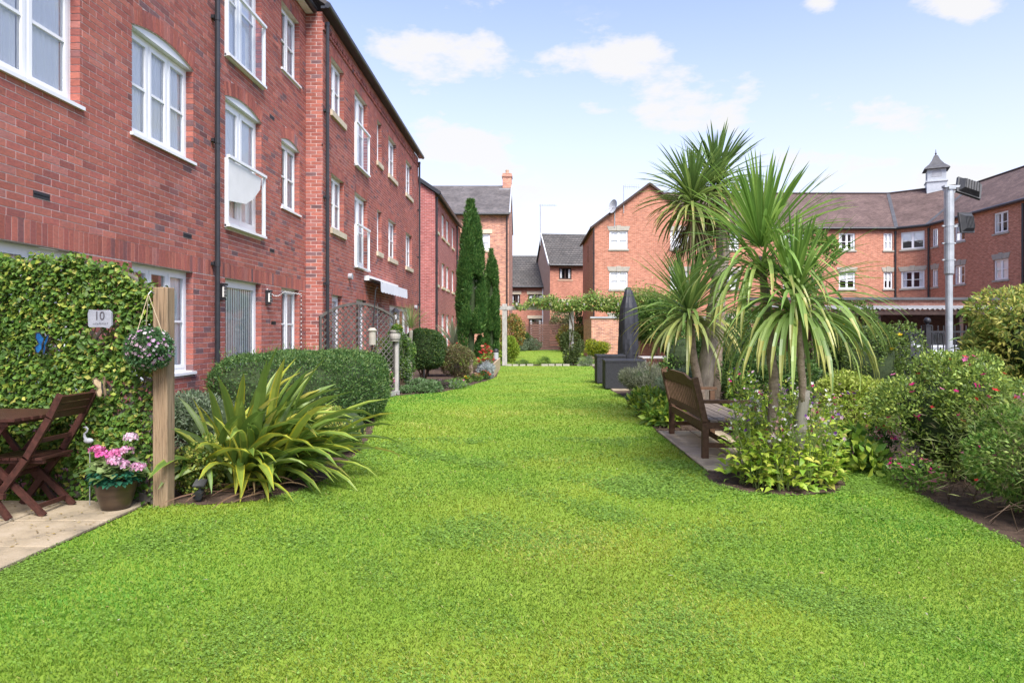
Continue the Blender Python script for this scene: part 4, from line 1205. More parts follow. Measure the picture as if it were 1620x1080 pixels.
P1 = post('timber_post', 'pale brown square timber post holding the ivy trellis', -3.085, -2.965, 5.47, 5.59, 1.80, 'timber_post')
post('timber_post', 'grey weathered timber post at the end of the bare trellis', -3.09, -2.98, 15.12, 15.23, 1.2, 'grey_timber')

# plaque, butterflies and bird on the ivy
def text_mesh(s, size):
    cu = bpy.data.curves.new('txt', 'FONT'); cu.body = s; cu.size = size; cu.extrude = .0012; cu.align_x = 'CENTER'; cu.align_y = 'CENTER'
    o = bpy.data.objects.new('txt', cu); COL.objects.link(o)
    dg = bpy.context.evaluated_depsgraph_get()
    me = bpy.data.meshes.new_from_object(o.evaluated_get(dg))
    bpy.data.objects.remove(o); bpy.data.curves.remove(cu)
    return me
def plaque():
    c = Vector((-3.545, 5.525, 1.545))
    T = empty('house_number_plaque', c, 'grey slate plaque numbered 10 hanging in the ivy', 'plaque', rz=rad(-8))
    q = [(-.105, -.06), (-.09, -.072), (.03, -.07), (.085, -.082), (.108, -.055), (.105, .05), (.08, .07), (-.02, .068), (-.098, .074), (-.11, .04)]
    m = MB(); M = T.matrix_basis
    f = [M @ Vector((x, -.008, z)) for x, z in q]; b = [M @ Vector((x, .008, z)) for x, z in q]
    m.face(f); m.face(b[::-1])
    for i in range(len(q)):
        j = (i + 1) % len(q); m.face([b[i], b[j], f[j], f[i]])
    m.build('slate', 'plaque', T)
    me = text_mesh('10', .098); me.materials.clear(); me.materials.append(MATS['plaque_text'])
    o = bpy.data.objects.new('number', me); link(o, T); o.location = (0, -.0105, .02); o.rotation_euler = (rad(90), 0, 0)
    m = MB(); r = random.Random(4); x = -.06
    while x < .075:      # worn, unreadable second line
        h = r.uniform(.008, .018); m.bar(M @ Vector((x, -.0095, -.05)), M @ Vector((x + r.uniform(.002, .008), -.0095, -.05 + h)), .003, .001, up=(0, -1, 0)); x += r.uniform(.009, .014)
    m.build('worn_lettering', 'plaque_text', T)
plaque()
def butterfly(name, label, c, s, mat, rot):
    T = empty(name, c, label, 'ornament'); R = Matrix.Translation(c) @ Matrix.Rotation(rad(-8), 4, 'Z') @ Matrix.Rotation(rot, 4, 'Y')
    up = [(.0, 0), (.03, .10), (.08, .155), (.125, .14), (.12, .07), (.07, .0)]; low = [(0, 0), (.07, -.005), (.105, -.05), (.085, -.12), (.045, -.13), (.01, -.06)]
    for sg in (-1, 1):
        m = MB()
        for sh in (up, low):
            f = [R @ Vector((sg * x * s * .8, -.03 * abs(x) / .12, z * s)) for x, z in sh]
            m.face(f); m.face([p + Vector((0, .004, 0)) for p in f][::-1])
        w = m.build('wing', mat, T)
        m = MB()
        for sh in (up, low):
            k = [R @ Vector((sg * x * s * .8, -.03 * abs(x) / .12 - .002, z * s)) for x, z in sh]
            for a, b in zip(k[1:], k[2:]): m.bar(a, b, .012 * s, .004, up=(0, 1, 0))
        m.build('wing_edge', 'dark_metal' if mat == 'blue_wing' else 'twig', w)
    m = MB(); m.tube([R @ Vector((0, -.01, -.09 * s)), R @ Vector((0, -.012, 0)), R @ Vector((0, -.01, .09 * s))], [.003, .008 * s + .003, .003], 6); m.build('body', 'dark_metal', T)
butterfly('butterfly_ornament', 'blue metal butterfly ornament fixed in the ivy', Vector((-4.08, 5.62, 1.33)), .62, 'blue_wing', rad(12))
butterfly('butterfly_ornament', 'beige butterfly ornament low in the ivy near the post', Vector((-3.50, 5.49, .98)), .55, 'beige_wing', rad(-8))
def bird_ornament():
    c = Vector((-3.62, 5.46, .56))
    T = empty('bird_ornament', (c.x, c.y, 0), 'silver long necked bird ornament behind the pink flower pot', 'ornament')
    m = MB(); m.tube([c + Vector(p) for p in ((.0, 0, 0), (-.012, 0, .02), (-.014, 0, .045), (.008, 0, .065), (.014, 0, .085), (.0, 0, .10), (-.022, 0, .098))], [.013, .011, .009, .007, .007, .009, .003], 8)
    m.build('neck', 'lead', T)
    m = MB(); m.sphere(c + Vector((.02, 0, -.01)), .028, 12, 8, sq=(1.4, .8, .8)); m.build('body', 'lead', T)
    m = MB(); m.tube([(c.x + .03, c.y, 0), (c.x + .03, c.y, .5)], .004, 6); m.build('leg', 'steel', T)
bird_ornament()
# string lights round the near block's narrow ground window
def string_lights():
    T = empty('string_lights', (XA + .03, 12.6, 2.2), 'string of small white lights looped over the narrow ground window', 'lights')
    pts = []
    for i in range(25):
        t = i / 24; y = 11.78 + t * 1.72
        pts.append(Vector((XA + .035, y, 2.18 - .10 * math.sin(math.pi * min(1, t / .45)) if t < .45 else 2.19 - .01 * (i % 2))))
    for i in range(14): pts.append(Vector((XA + .035, 13.52 + .01 * (i % 2), 2.15 - i * .085)))
    m = MB(); m.tube(pts, .004, 4); m.build('cable', 'black_plastic', T)
    me = None
    for p in pts:
        if me is None:
            m = MB(); m.sphere((0, 0, 0), .012, 8, 6); me = m.mesh('bulb', 'white_paint', True)
        o = bpy.data.objects.new('bulb', me); link(o, T); o.location = p - Vector((0, 0, .015)) - T.location
string_lights()

# ------------------------------------------------------------------ patio furniture
def folding_chair():
    T = empty('folding_chair', (-3.85, 5.3, .028), 'dark stained folding wooden chair tucked at the patio table', 'chair')
    S = 'stained_wood'; z0 = .028
    for y in (5.10, 5.50):
        m = MB(); pr = [(-4.17, z0), (-3.84, .47), (-3.66, .78), (-3.575, .955)]
        for a, b in zip(pr, pr[1:]): m.bar((a[0], y, a[1]), (b[0] + (b[0] - a[0]) * .02, y, b[1] + (b[1] - a[1]) * .02), .028, .05, up=(1, 0, 0))
        m.build('back_post', S, T)
        yi = y + (.034 if y < 5.3 else -.034)
        m = MB(); m.bar((-3.725, yi, z0), (-4.16, yi, .46), .026, .046, up=(1, 0, 0)); m.build('leg', S, T)
    def at(z):
        for (x0, za), (x1, zb) in zip([(-4.17, z0), (-3.84, .47), (-3.66, .78)], [(-3.84, .47), (-3.66, .78), (-3.575, .955)]):
            if za <= z <= zb: return x0 + (x1 - x0) * (z - za) / (zb - za)
    for za, zb in ((.775, .828), (.836, .889), (.897, .948)):
        m = MB(); m.bar((at((za + zb) / 2) + .004, 5.115, (za + zb) / 2), (at((za + zb) / 2) + .004, 5.485, (za + zb) / 2), .02, zb - za, up=(.45, 0, 1)); m.build('back_slat', S, T)
    for z in (.60, .40):
        m = MB(); m.bar((at(z), 5.115, z), (at(z), 5.485, z), .022, .032); m.build('rail', S, T)
    for x in (-3.79, -4.02): 
        z = z0 + (x + 3.725) / (-4.16 + 3.725) * (.46 - z0)
        m = MB(); m.bar((x, 5.135, z), (x, 5.465, z), .022, .032); m.build('rail', S, T)
    for i in range(7):
        x = -4.17 + i * .063
        m = MB(); m.box(x, x + .055, 5.125, 5.475, .455, .473); m.build('seat_slat', S, T)
    for y in (5.15, 5.43):
        m = MB(); m.box(-4.17, -3.74, y, y + .025, .425, .4535); m.build('seat_rail', S, T)
folding_chair()
def patio_table():
    T = empty('patio_table', (-4.15, 5.3, .028), 'dark stained slatted wooden table at the left edge', 'table')
    S = 'stained_wood'; z0 = .028
    for i in range(9):
        y = 4.92 + i * .075
        m = MB(); m.box(-4.58, -3.79 + .05 * (1 - abs(i - 4) / 4), y, y + .066, .775, .797); m.build('table_slat', S, T)
    m = MB(); m.box(-4.5, -4.44, 4.95, 5.56, .74, .774); m.box(-3.92, -3.86, 4.95, 5.56, .74, .774); m.build('table_rail', S, T)
    for y in (5.0, 5.5):
        for a, b in (((-4.5, y, z0), (-3.92, y, .745)), ((-3.92, y + .04, z0), (-4.45, y + .04, .745))):
            m = MB(); m.bar(a, b, .025, .045, up=(1, 0, 0)); m.build('leg', S, T)
    m = MB(); m.box(-4.48, -3.95, 5.02, 5.05, .18, .22); m.build('stretcher', S, T)
patio_table()
def bench():
    Y0, Y1 = 7.46, 9.22
    T = empty('garden_bench', (2.2, (Y0 + Y1) / 2, .028), 'dark brown wooden garden bench facing away over the palms', 'bench')
    S = 'bench_wood'; z0 = .028
    def xb(z): return 1.945 if z < .42 else 1.945 - (z - .42) * .23
    for y in (Y0, Y1):
        m = MB()
        m.bar((1.945, y, z0), (1.945, y, .43), .065, .07, up=(1, 0, 0)); m.bar((1.945, y, .425), (xb(.92), y, .92), .065, .065, up=(1, 0, 0)); m.build('rear_leg', S, T)
        m = MB(); m.bar((2.50, y, z0), (2.50, y, .62), .065, .065, up=(1, 0, 0)); m.build('front_leg', S, T)
        m = MB(); m.bar((xb(.64) + .02, y, .655), (2.56, y, .65), .075, .035); m.build('armrest', S, T)
        m = MB(); m.bar((1.97, y, .17), (2.47, y, .17), .035, .05); m.bar((1.97, y, .39), (2.47, y, .39), .04, .07); m.build('side_rail', S, T)
    m = MB(); n = 24
    for i in range(n):      # cresting rail: shoulders sweep up to a flat middle
        def crest(t): return .885 + .055 * (0.5 - .5 * math.cos(min(1, max(0, (t - .08) / .22)) * math.pi)) * 1 if t <= .5 else crest(1 - t)
        ta, tb = i / n, (i + 1) / n
        ya, yb = Y0 + .03 + (Y1 - Y0 - .06) * ta, Y0 + .03 + (Y1 - Y0 - .06) * tb
        za, zb = crest(ta), crest(tb)
        lo = .80
        P = []
        for y, zt in ((ya, za), (yb, zb)):
            P.append([Vector((xb(lo) - .016, y, lo)), Vector((xb(lo) + .016, y, lo)), Vector((xb(zt) + .016, y, zt)), Vector((xb(zt) - .016, y, zt))])
        a, b = P
        for k in range(4): m.face([a[k], b[k], b[(k + 1) % 4], a[(k + 1) % 4]][::-1])
        if i == 0: m.face(a)
        if i == n - 1: m.face(b[::-1])
    m.build('top_rail', S, T)
    m = MB(); m.bar((xb(.50), Y0 + .03, .50), (xb(.50), Y1 - .03, .50), .034, .075, up=(.2, 0, 1)); m.build('lower_rail', S, T)
    m = MB(); m.bar((1.945, Y0 + .03, .375), (1.945, Y1 - .03, .375), .035, .09); m.build('rear_rail', S, T)
    m = MB(); m.bar((2.50, Y0 + .03, .375), (2.50, Y1 - .03, .375), .035, .08); m.build('front_rail', S, T)
    m = MB(); m.bar((2.22, Y0 + .02, .17), (2.22, Y1 - .02, .17), .035, .05); m.build('stretcher', S, T)
    me = None
    k = 17
    for i in range(k):
        y = Y0 + .10 + (Y1 - Y0 - .2) * i / (k - 1)
        m = MB(); m.bar((xb(.53), y, .53), (xb(.81), y, .81), .045, .014, up=(1, 0, 0)); m.build('back_slat', S, T)
    for i in range(6):
        x = 2.0 + i * .091
        m = MB(); m.box(x, x + .082, Y0 - .02, Y1 + .02, .428 + .002 * (i % 2), .45 + .002 * (i % 2)); m.build('seat_slat', 'bench_seat', T)
bench()

# ------------------------------------------------------------------ terrace: storage boxes, parasol, table
def storage_box(label, x0, x1, y0, y1, h):
    T = empty('storage_box', ((x0 + x1) / 2, (y0 + y1) / 2, .03), label, 'storage box')
    z = .03
    m = MB(); m.box(x0, x1, y0, y1, z, h - .05); m.build('body', 'rattan', T)
    m = MB(); m.box(x0 - .015, x1 + .015, y0 - .015, y1 + .015, h - .049, h); m.build('lid', 'rattan', T)
    m = MB()
    for x in np.arange(x0 + .03, x1, .05): m.box(x, x + .034, y0 - .006, y0 + .002, z + .02, h - .06)
    for y in np.arange(y0 + .03, y1, .05): m.box(x0 - .006, x0 + .002, y, y + .034, z + .02, h - .06)
    o = m.build('woven_strips', 'rattan', T)
storage_box('black woven storage box, nearer of two beside the lavender', 1.83, 2.78, 16.3, 16.95, .72)
storage_box('black woven storage box, further of two below the parasol', 1.80, 2.55, 18.0, 18.7, .78)
def parasol():
    T = empty('closed_parasol', (2.86, 19.6, .03), 'closed parasol in a tall black cover behind the storage boxes', 'parasol')
    m = MB(); n = 28; rows = 16
    r = random.Random(2); ph = [r.uniform(0, 6.28) for _ in range(4)]
    R = []
    for j in range(rows + 1):
        t = j / rows; z = .28 + 2.42 * t
        rad_ = np.interp(t, [0, .04, .3, .60, .76, .86, .91, .96, 1], [.27, .30, .29, .28, .24, .17, .13, .12, .06])
        ring = []
        for k in range(n):
            a = 2 * math.pi * k / n
            q = rad_ * (1 + .09 * math.sin(3 * a + 2.5 * t + ph[0]) + .05 * math.sin(7 * a - 4 * t + ph[1]) + .03 * math.sin(11 * a + 20 * t))
            ring.append(Vector((2.86 + q * math.cos(a), 19.6 + q * math.sin(a), z)))
        R.append(ring)
    for a, b in zip(R, R[1:]):
        for k in range(n): m.face([a[k], a[(k + 1) % n], b[(k + 1) % n], b[k]])
    m.build('cover', 'cover_black', T, smooth=True)
    for z_, q_ in ((.75, .30), (1.45, .285), (2.05, .245)):
        m = MB(); m.tube([(2.86, 19.6, z_), (2.86, 19.6, z_ + .04)], q_, 20); m.build('strap', 'rattan', T)
    m = MB(); m.tube([(2.86, 19.6, .03), (2.86, 19.6, .4)], .03, 10); m.build('pole', 'dark_metal', T)
    m = MB(); m.lathe((2.86, 19.6, .03), [(.27, 0), (.27, .05), (.08, .08), (.05, .14)], 20); m.build('base', 'dark_metal', T)
parasol()
def grey_table():
    T = empty('garden_table', (3.55, 18.6, .03), 'low grey slatted garden table right of the closed parasol', 'table')
    for i in range(6):
        m = MB(); y = 18.2 + i * .14; m.box(3.05, 4.1, y, y + .125, .68, .71); m.build('table_slat', 'grey_timber', T)
    for x in (3.1, 4.0):
        for y in (18.25, 18.95):
            m = MB(); m.box(x, x + .06, y, y + .06, .03, .68); m.build('leg', 'grey_timber', T)
grey_table()
def covered_table():
    T = empty('covered_table', (-2.75, 21.0, 0), 'dark covered patio table with pale top behind the round bush', 'table')
    m = MB(); m.box(-3.35, -2.2, 20.3, 21.4, .80, .86); m.build('table_top', 'lead', T)
    m = MB(); m.box(-3.3, -2.25, 20.35, 21.35, .5, .799); m.build('skirt', 'cover_black', T)
    for x in (-3.28, -2.33):
        for y in (20.4, 21.25):
            m = MB(); m.box(x, x + .06, y, y + .06, 0, .5); m.build('leg', 'dark_metal', T)
covered_table()

# ------------------------------------------------------------------ pergola
PGY = 27.4
def pergola():
    T = empty('pergola', (2.2, PGY, 0), 'grey timber pergola with vine along its beam at the lawn end', 'pergola')
    for x in (-1.05, 1.68, 4.45):
        m = MB(); m.box(x - .095, x + .095, PGY - .095, PGY + .095, 0, 2.27); m.build('post', 'grey_timber', T)
        m = MB(); m.box(x - .095, x + .095, PGY - .094, PGY + .094, 2.43, 2.52); m.build('post_cap', 'grey_timber', T)
    m = MB(); m.box(-1.35, 5.9, PGY - .115, PGY + .115, 2.272, 2.428); m.build('beam', 'grey_timber', T)
    for i in range(10):
        x = -.55 + i * .68
        m = MB(); m.box(x - .03, x + .03, PGY - .45, PGY + .45, 2.43, 2.55); m.build('rafter', 'grey_timber', T)
pergola()
# ------------------------------------------------------------------ timber fence and gate at the end of the garden
def fence_panel(name, label, x0, x1, y, h, cat, n=11):
    T = empty(name, ((x0 + x1) / 2, y, 0), label, cat)
    for i in range(n):
        z = .06 + (h - .1) * i / n
        m = MB(); m.obox((x0 + .06, y - .01, z), (x1 - x0 - .12, 0, 0), (0, .02, 0), (0, -.0, (h - .1) / n * .88))
        # each board tips outwards so that it overlaps the one below
        for k, v in enumerate(m.v):
            if v[2] < z + .05: m.v[k] = (v[0], v[1] - .03, v[2])
        m.build('board', 'fence_brown', T)
    for x in (x0, x1 - .06):
        m = MB(); m.box(x, x + .06, y - .05, y + .04, 0, h + .02); m.build('upright', 'fence_brown', T)
    m = MB(); m.box(x0, x1, y - .06, y + .05, h + .021, h + .06); m.build('capping', 'fence_brown', T)
fence_panel('timber_gate', 'brown louvred timber gate at the far end of the lawn', -.05, 2.1, 48.6, 1.95, 'gate')
fence_panel('fence_panel', 'brown louvred fence panel left of the far gate', -2.1, -.06, 48.8, 1.8, 'fence')
fence_panel('fence_panel', 'brown louvred fence panel right of the far gate', 2.11, 4.3, 48.8, 1.85, 'fence')
def garden_wall():
    T = empty('garden_wall', (6, 34, 0), 'low orange brick garden wall with dark coping behind the parasol', 'wall')
    f = Frame((3.1, 34, 0), (1, 0, 0), (0, -1, 0)); flat_wall(T, f, 0, 6.5, 0, 2.05, [], 'brick_far_mixed')
    f2 = Frame((3.1, 34, 0), (0, 1, 0), (-1, 0, 0)); flat_wall(T, f2, 0, 5, 0, 2.05, [], 'brick_far_mixed')
    m = MB(); m.box(3.04, 9.6, 33.94, 34.25, 2.05, 2.13); m.build('coping', 'lead', T)
garden_wall()
def near_wall():
    T = empty('garden_wall', (4.2, 22, 0), 'short brick wall with pale post right of the parasol', 'wall')
    f = Frame((3.7, 22.5, 0), (1, 0, 0), (0, -1, 0)); flat_wall(T, f, 0, 3.8, 0, 1.75, [], 'brick_far_orange')
    f2 = Frame((3.7, 22.5, 0), (0, 1, 0), (-1, 0, 0)); flat_wall(T, f2, 0, .22, 0, 1.75, [], 'brick_far_orange')
    m = MB(); m.box(3.66, 7.54, 22.46, 22.76, 1.75, 1.81); m.build('coping', 'grey_stone', T)
    m = MB(); m.box(3.58, 3.66, 22.44, 22.52, 0, 1.85); m.build('post', 'planter_wood', T)
near_wall()

# ------------------------------------------------------------------ railings, lamp post, carport, car
def railings():
    T = empty('metal_railing', (8.6, 13.2, 0), 'black metal railing with ball topped post behind the right shrubs', 'railing')
    Yr = 13.2
    me = None
    for x in (5.6, 7.82, 10.04, 12.26):
        m = MB(); m.box(x - .05, x + .05, Yr - .05, Yr + .05, 0, 1.53); m.box(x - .06, x + .06, Yr - .06, Yr + .06, 1.53, 1.555)
        p = m.build('post', 'dark_metal', T)
        m = MB(); m.tube([(x, Yr, 1.555), (x, Yr, 1.58)], .03, 10); m.sphere((x, Yr, 1.635), .065, 14, 10); m.build('ball_finial', 'dark_metal', p, smooth=True)
    for z in (.25, 1.40):
        m = MB(); m.box(5.6, 12.3, Yr - .012, Yr + .012, z, z + .035); m.build('rail', 'dark_metal', T)
    for i in range(60):
        x = 5.72 + i * .11
        if min(abs(x - q) for q in (5.6, 7.82, 10.04, 12.26)) < .06: continue
        if me is None:
            m = MB(); m.box(-.009, .009, -.009, .009, .1, 1.54); me = m.mesh('bar', 'dark_metal')
        o = bpy.data.objects.new('bar', me); link(o, T); o.location = (x - 8.6, 0.0, 0)
railings()
def lamp_post():
    x, y = 7.78, 12.45
    T = empty('lamp_post', (x, y, 0), 'galvanised steel lamp post carrying two dark floodlights', 'lamp post')
    m = MB(); m.tube([(x, y, 0), (x, y, 2.48)], .062, 16); m.build('lower_pole', 'steel', T, smooth=False)
    m = MB(); m.tube([(x, y, 2.47), (x, y, 2.50), (x, y, 2.51), (x, y, 4.08)], [.066, .084, .084, .084], 16); m.build('upper_pole', 'steel', T)
    for z in (3.37, 3.05, 2.74):
        m = MB(); m.tube([(x, y, z), (x, y, z + .025)], .09, 16); m.box(x - .13, x - .06, y - .015, y + .015, z, z + .025); m.box(x + .06, x + .12, y - .015, y + .015, z, z + .025); m.build('clamp', 'steel', T)
    m = MB(); m.box(x - .11, x + .3, y - .05, y + .05, 4.09, 4.13); m.box(x - .06, x + .07, y - .1, y + .1, 4.05, 4.10); m.build('bracket', 'steel', T)
    def flood(c, R, w, h, d):
        M = Matrix.Translation(c) @ R
        m = MB()
        P = lambda a, b, e: M @ Vector((a, b, e))
        def taper(z0, z1, s0, s1):
            A = [P(sx * w / 2 * s0, sy * h / 2 * s0, z0) for sx, sy in ((-1, -1), (1, -1), (1, 1), (-1, 1))]; B_ = [P(sx * w / 2 * s1, sy * h / 2 * s1, z1) for sx, sy in ((-1, -1), (1, -1), (1, 1), (-1, 1))]
            for i in range(4): m.face([A[i], A[(i + 1) % 4], B_[(i + 1) % 4], B_[i]])
            m.face(A[::-1]); m.face(B_)
        taper(0, d * .35, 1, 1); taper(d * .352, d, .86, .6)
        f = m.build('floodlight', 'lamp_body', T)
        m = MB()
        for i in range(6):
            a = -w * .27 + w * .108 * i
            A = [P(a - .004, -h * .28, d * .5), P(a + .004, -h * .28, d * .5), P(a + .004, h * .28, d * .5), P(a - .004, h * .28, d * .5)]; B_ = [p + (M.to_3x3() @ Vector((0, 0, d * .62))) for p in A]
            for k in range(4): m.face([A[k], A[(k + 1) % 4], B_[(k + 1) % 4], B_[k]])
            m.face(B_)
        m.build('cooling_fins', 'lamp_body', f)
        m = MB(); m.face([P(-w * .44, -h * .44, -.003), P(-w * .44, h * .44, -.003), P(w * .44, h * .44, -.003), P(w * .44, -h * .44, -.003)]); m.build('lens', 'glass_dark', f)
        m = MB(); m.bar(P(-.02, -.04, d * .5), (x, y, c[2] - .08), .04, .04); m.build('arm', 'steel', f)
    flood(Vector((x + .36, y + .02, 4.07)), Matrix.Rotation(rad(14), 4, 'Y') @ Matrix.Rotation(rad(68), 4, 'X') @ Matrix.Rotation(rad(-6), 4, 'Z'), .46, .34, .14)
    flood(Vector((x + .31, y + .02, 3.44)), Matrix.Rotation(rad(22), 4, 'Z') @ Matrix.Rotation(rad(84), 4, 'X') @ Matrix.Rotation(rad(3), 4, 'Z'), .36, .38, .10)
lamp_post()
def carport():
    T = empty('carport', (14, 23, 0), 'open carport with pale corrugated roof edge beyond the railing', 'carport')
    m = MB(); n = 240; x0, x1 = 8.2, 22.0
    for i in range(n):
        a, b = x0 + (x1 - x0) * i / n, x0 + (x1 - x0) * (i + 1) / n
        za, zb = .03 * math.sin(a * 40), .03 * math.sin(b * 40)
        for dz in (0, -.012):
            q = [(a, 21, 2.12 + za + dz), (b, 21, 2.12 + zb + dz), (b, 26, 2.38 + zb + dz), (a, 26, 2.38 + za + dz)]
            m.face(q if dz == 0 else q[::-1])
        m.face([(a, 21, 2.108 + za), (b, 21, 2.108 + zb), (b, 21, 2.12 + zb), (a, 21, 2.12 + za)])
    m.build('roof_sheet', 'corrugated', T)
    m = MB(); m.box(x0, x1, 21.05, 21.12, 1.93, 2.06); m.build('fascia', 'dark_frame', T)
    for x in (8.4, 11.0, 13.6, 16.2, 18.8, 21.6):
        m = MB(); m.box(x - .06, x + .06, 21.14, 21.26, 0, 2.1); m.build('post', 'dark_frame', T)
    f = Frame((x0, 26.1, 0), (1, 0, 0), (0, -1, 0)); flat_wall(T, f, 0, x1 - x0, 0, 2.62, [], 'brick_far_brown', name='rear_wall')
    m = MB(); m.box(x0 - .05, x1, 26.0, 26.4, 2.62, 2.72); m.build('coping', 'dark_lead', T)
carport()
def parked_car(label, loc, rz):
    T = empty('parked_car', loc, label, 'car', rz=rz)
    M = T.matrix_basis
    prof = [(-2.05, .35), (-2.1, .62), (-2.0, .86), (-1.35, .95), (-.75, 1.38), (.55, 1.42), (1.35, 1.05), (1.95, .98), (2.05, .7), (2.05, .35)]
    def shell(mb, pr, hw0, hw1, zc):
        n = len(pr); A = []; 
        for sg in (-1, 1):
            A.append([M @ Vector((x, sg * (hw0 if z < zc else hw0 + (hw1 - hw0) * (z - zc) / (1.42 - zc)), z)) for x, z in pr])
        mb.face(A[0]); mb.face(A[1][::-1])
        for i in range(n):
            j = (i + 1) % n; mb.face([A[0][j], A[0][i], A[1][i], A[1][j]])
    m = MB(); shell(m, prof, .88, .62, .95); body = m.build('body', 'car_paint', T)
    for sg in (-1, 1):
        for q in ([(-1.15, 1.0), (-.72, 1.32), (-.15, 1.36), (-.15, 1.0)], [(-.08, 1.0), (-.08, 1.36), (.5, 1.36), (1.1, 1.04)]):
            m = MB(); m.face([M @ Vector((x, sg * (.885 + (.62 - .88) * max(0, z - .95) / .47 + .006), z)) for x, z in q]); m.build('side_window', 'glass_dark', body)
    m = MB(); m.face([M @ Vector(p) for p in ((-1.30, -.8, 1.0), (-1.30, .8, 1.0), (-.79, .62, 1.365), (-.79, -.62, 1.365))]); m.build('windscreen', 'glass_dark', body)
    for x in (-1.3, 1.25):
        for y in (-.86, .86):
            m = MB(); c = Vector((x, y, .32)); s = 1 if y > 0 else -1
            m.tube([M @ (c + Vector((0, -.1 * s, 0))), M @ (c + Vector((0, .04 * s, 0)))], .32, 18); wh = m.build('wheel', 'tyre', T)
            m = MB(); m.tube([M @ (c + Vector((0, .035 * s, 0))), M @ (c + Vector((0, .048 * s, 0)))], .2, 14); m.build('rim', 'steel', wh)
    for y in (-.62, .62):
        m = MB(); m.sphere(M @ Vector((-2.04, y, .74)), .1, 10, 6, sq=(.6, 1.6, .8)); m.build('headlight', 'white_paint', T)
parked_car('pale silver car parked inside the carport behind the railing', (13.0, 22.8, -.026), rad(96))
parked_car('pale silver car at the right end inside the carport', (15.7, 22.9, -.026), rad(92))

# ------------------------------------------------------------------ bird feeder, barrel planter, solar lamp, bollard lamp
def feeder():
    x, y = -3.36, 14.25
    T = empty('bird_feeder', (x, y, 0), 'black bird feeder pole with seed tube before the bare trellis', 'bird feeder')
    m = MB(); m.tube([(x - .03, y, 0), (x, y, 1.3), (x + .07, y, 2.3)], .014, 8); m.tube([(x + .07, y, 2.3), (x + .10, y, 2.36), (x + .12, y, 2.33)], .01, 6); m.build('pole', 'dark_metal', T)
    m = MB(); m.lathe((x + .02, y - .09, 1.14), [(.075, 0), (.075, .28), (.10, .30), (.05, .36)], 14); m.build('seed_tube', 'grey_stone', T)
    m = MB(); m.lathe((x, y - .05, .92), [(.05, 0), (.10, .03), (.11, .05)], 14); m.build('seed_tray', 'dark_metal', T)
    m = MB(); m.bar((x - .25, y - .03, .78), (x + .25, y - .03, .80), .03, .02); m.build('perch', 'twig', T)
feeder()
def barrel_planter():
    x, y = -3.05, 15.12
    T = empty('barrel_planter', (x, y, 1.2), 'small white barrel planter with yellow flowers on the grey post', 'planter')
    m = MB(); m.lathe((x, y, 1.2), [(.10, 0), (.122, .11), (.118, .21), (.126, .22), (.126, .25)], 18); m.build('barrel', 'barrel', T)
    for z in (1.235, 1.385):
        m = MB(); m.lathe((x, y, z), [(.123 if z > 1.3 else .112, 0), (.124 if z > 1.3 else .116, .016)], 18); m.build('hoop', 'dark_metal', T)
    return T
BARREL = barrel_planter()
def bird_lantern():
    x, y = -3.08, 15.3
    T = empty('lantern', (x, y, 0), 'dark metal lantern on a pole above the barrel planter', 'lantern')
    m = MB(); m.tube([(x, y, 0), (x, y, 1.68)], .012, 8); m.build('pole', 'dark_metal', T)
    m = MB(); m.box(x - .07, x + .07, y - .07, y + .07, 1.68, 1.70); 
    for sx in (-1, 1):
        for sy in (-1, 1): m.box(x + sx * .06 - .006, x + sx * .06 + .006, y + sy * .06 - .006, y + sy * .06 + .006, 1.70, 1.86)
    m.build('cage', 'dark_metal', T)
    m = MB(); m.lathe((x, y, 1.86), [(.11, 0), (.06, .06), (.02, .1)], 4); m.build('roof', 'dark_metal', T)
    m = MB(); m.lathe((x, y, 1.70), [(.025, 0), (.025, .1)], 10); m.build('candle', 'white_paint', T)
bird_lantern()
def solar_lamp():
    x, y = -2.79, 5.66
    T = empty('solar_lamp', (x, y, 0), 'small black solar spotlight in the bed by the timber post', 'lamp')
    m = MB(); m.tube([(x, y, 0), (x, y, .13)], .012, 8); m.build('stake', 'black_plastic', T)
    m = MB(); m.obox((x - .05, y - .03, .13), (.1, 0, 0), (0, .07, .045), (0, -.006, .012)); m.build('panel', 'lamp_body', T)
    m = MB(); m.tube([(x, y - .05, .06), (x, y + .03, .08)], [.04, .028], 12); m.build('head', 'black_plastic', T)
solar_lamp()
def bollard():
    x, y = -1.35, 26.3
    T = empty('bollard_lamp', (x, y, 0), 'dark bollard lamp beside the left pergola post', 'lamp')
    m = MB(); m.lathe((x, y, 0), [(.10, 0), (.10, .6)], 14); m.build('column', 'lead', T)
    m = MB(); m.sphere((x, y, .62), .11, 14, 8); m.build('dome', 'dark_metal', T, smooth=True)
bollard()
def raised_planter():
    x0, x1, y0, y1 = -1.62, -1.12, 20.4, 25.0
    T = empty('raised_planter', (-1.37, 22.5, 0), 'long pale timber planter box with red geraniums by the pergola', 'planter')
    m = MB(); m.box(x0, x1, y0, y0 + .04, 0, .42); m.build('end_board', 'dark_metal', T)
    m = MB(); m.box(x1 - .04, x1, y0 + .041, y1, 0, .42); m.build('side_board', 'planter_wood', T)
    m = MB(); m.box(x0, x0 + .04, y0 + .041, y1, 0, .42); m.build('side_board', 'planter_wood', T)
    m = MB(); m.box(x0 + .041, x1 - .041, y0 + .041, y1, .3, .36); m.build('soil', 'soil', T)
    return T
PLANTER = raised_planter()
def timber_edge():
    m = MB(); m.bar((-3.25, 13.95, .05), (-2.95, 15.0, .05), .06, .1)
    tag(m.build('timber_edging', 'grey_timber'), 'short pale timber edging board by the bare trellis foot', 'edging')
timber_edge()
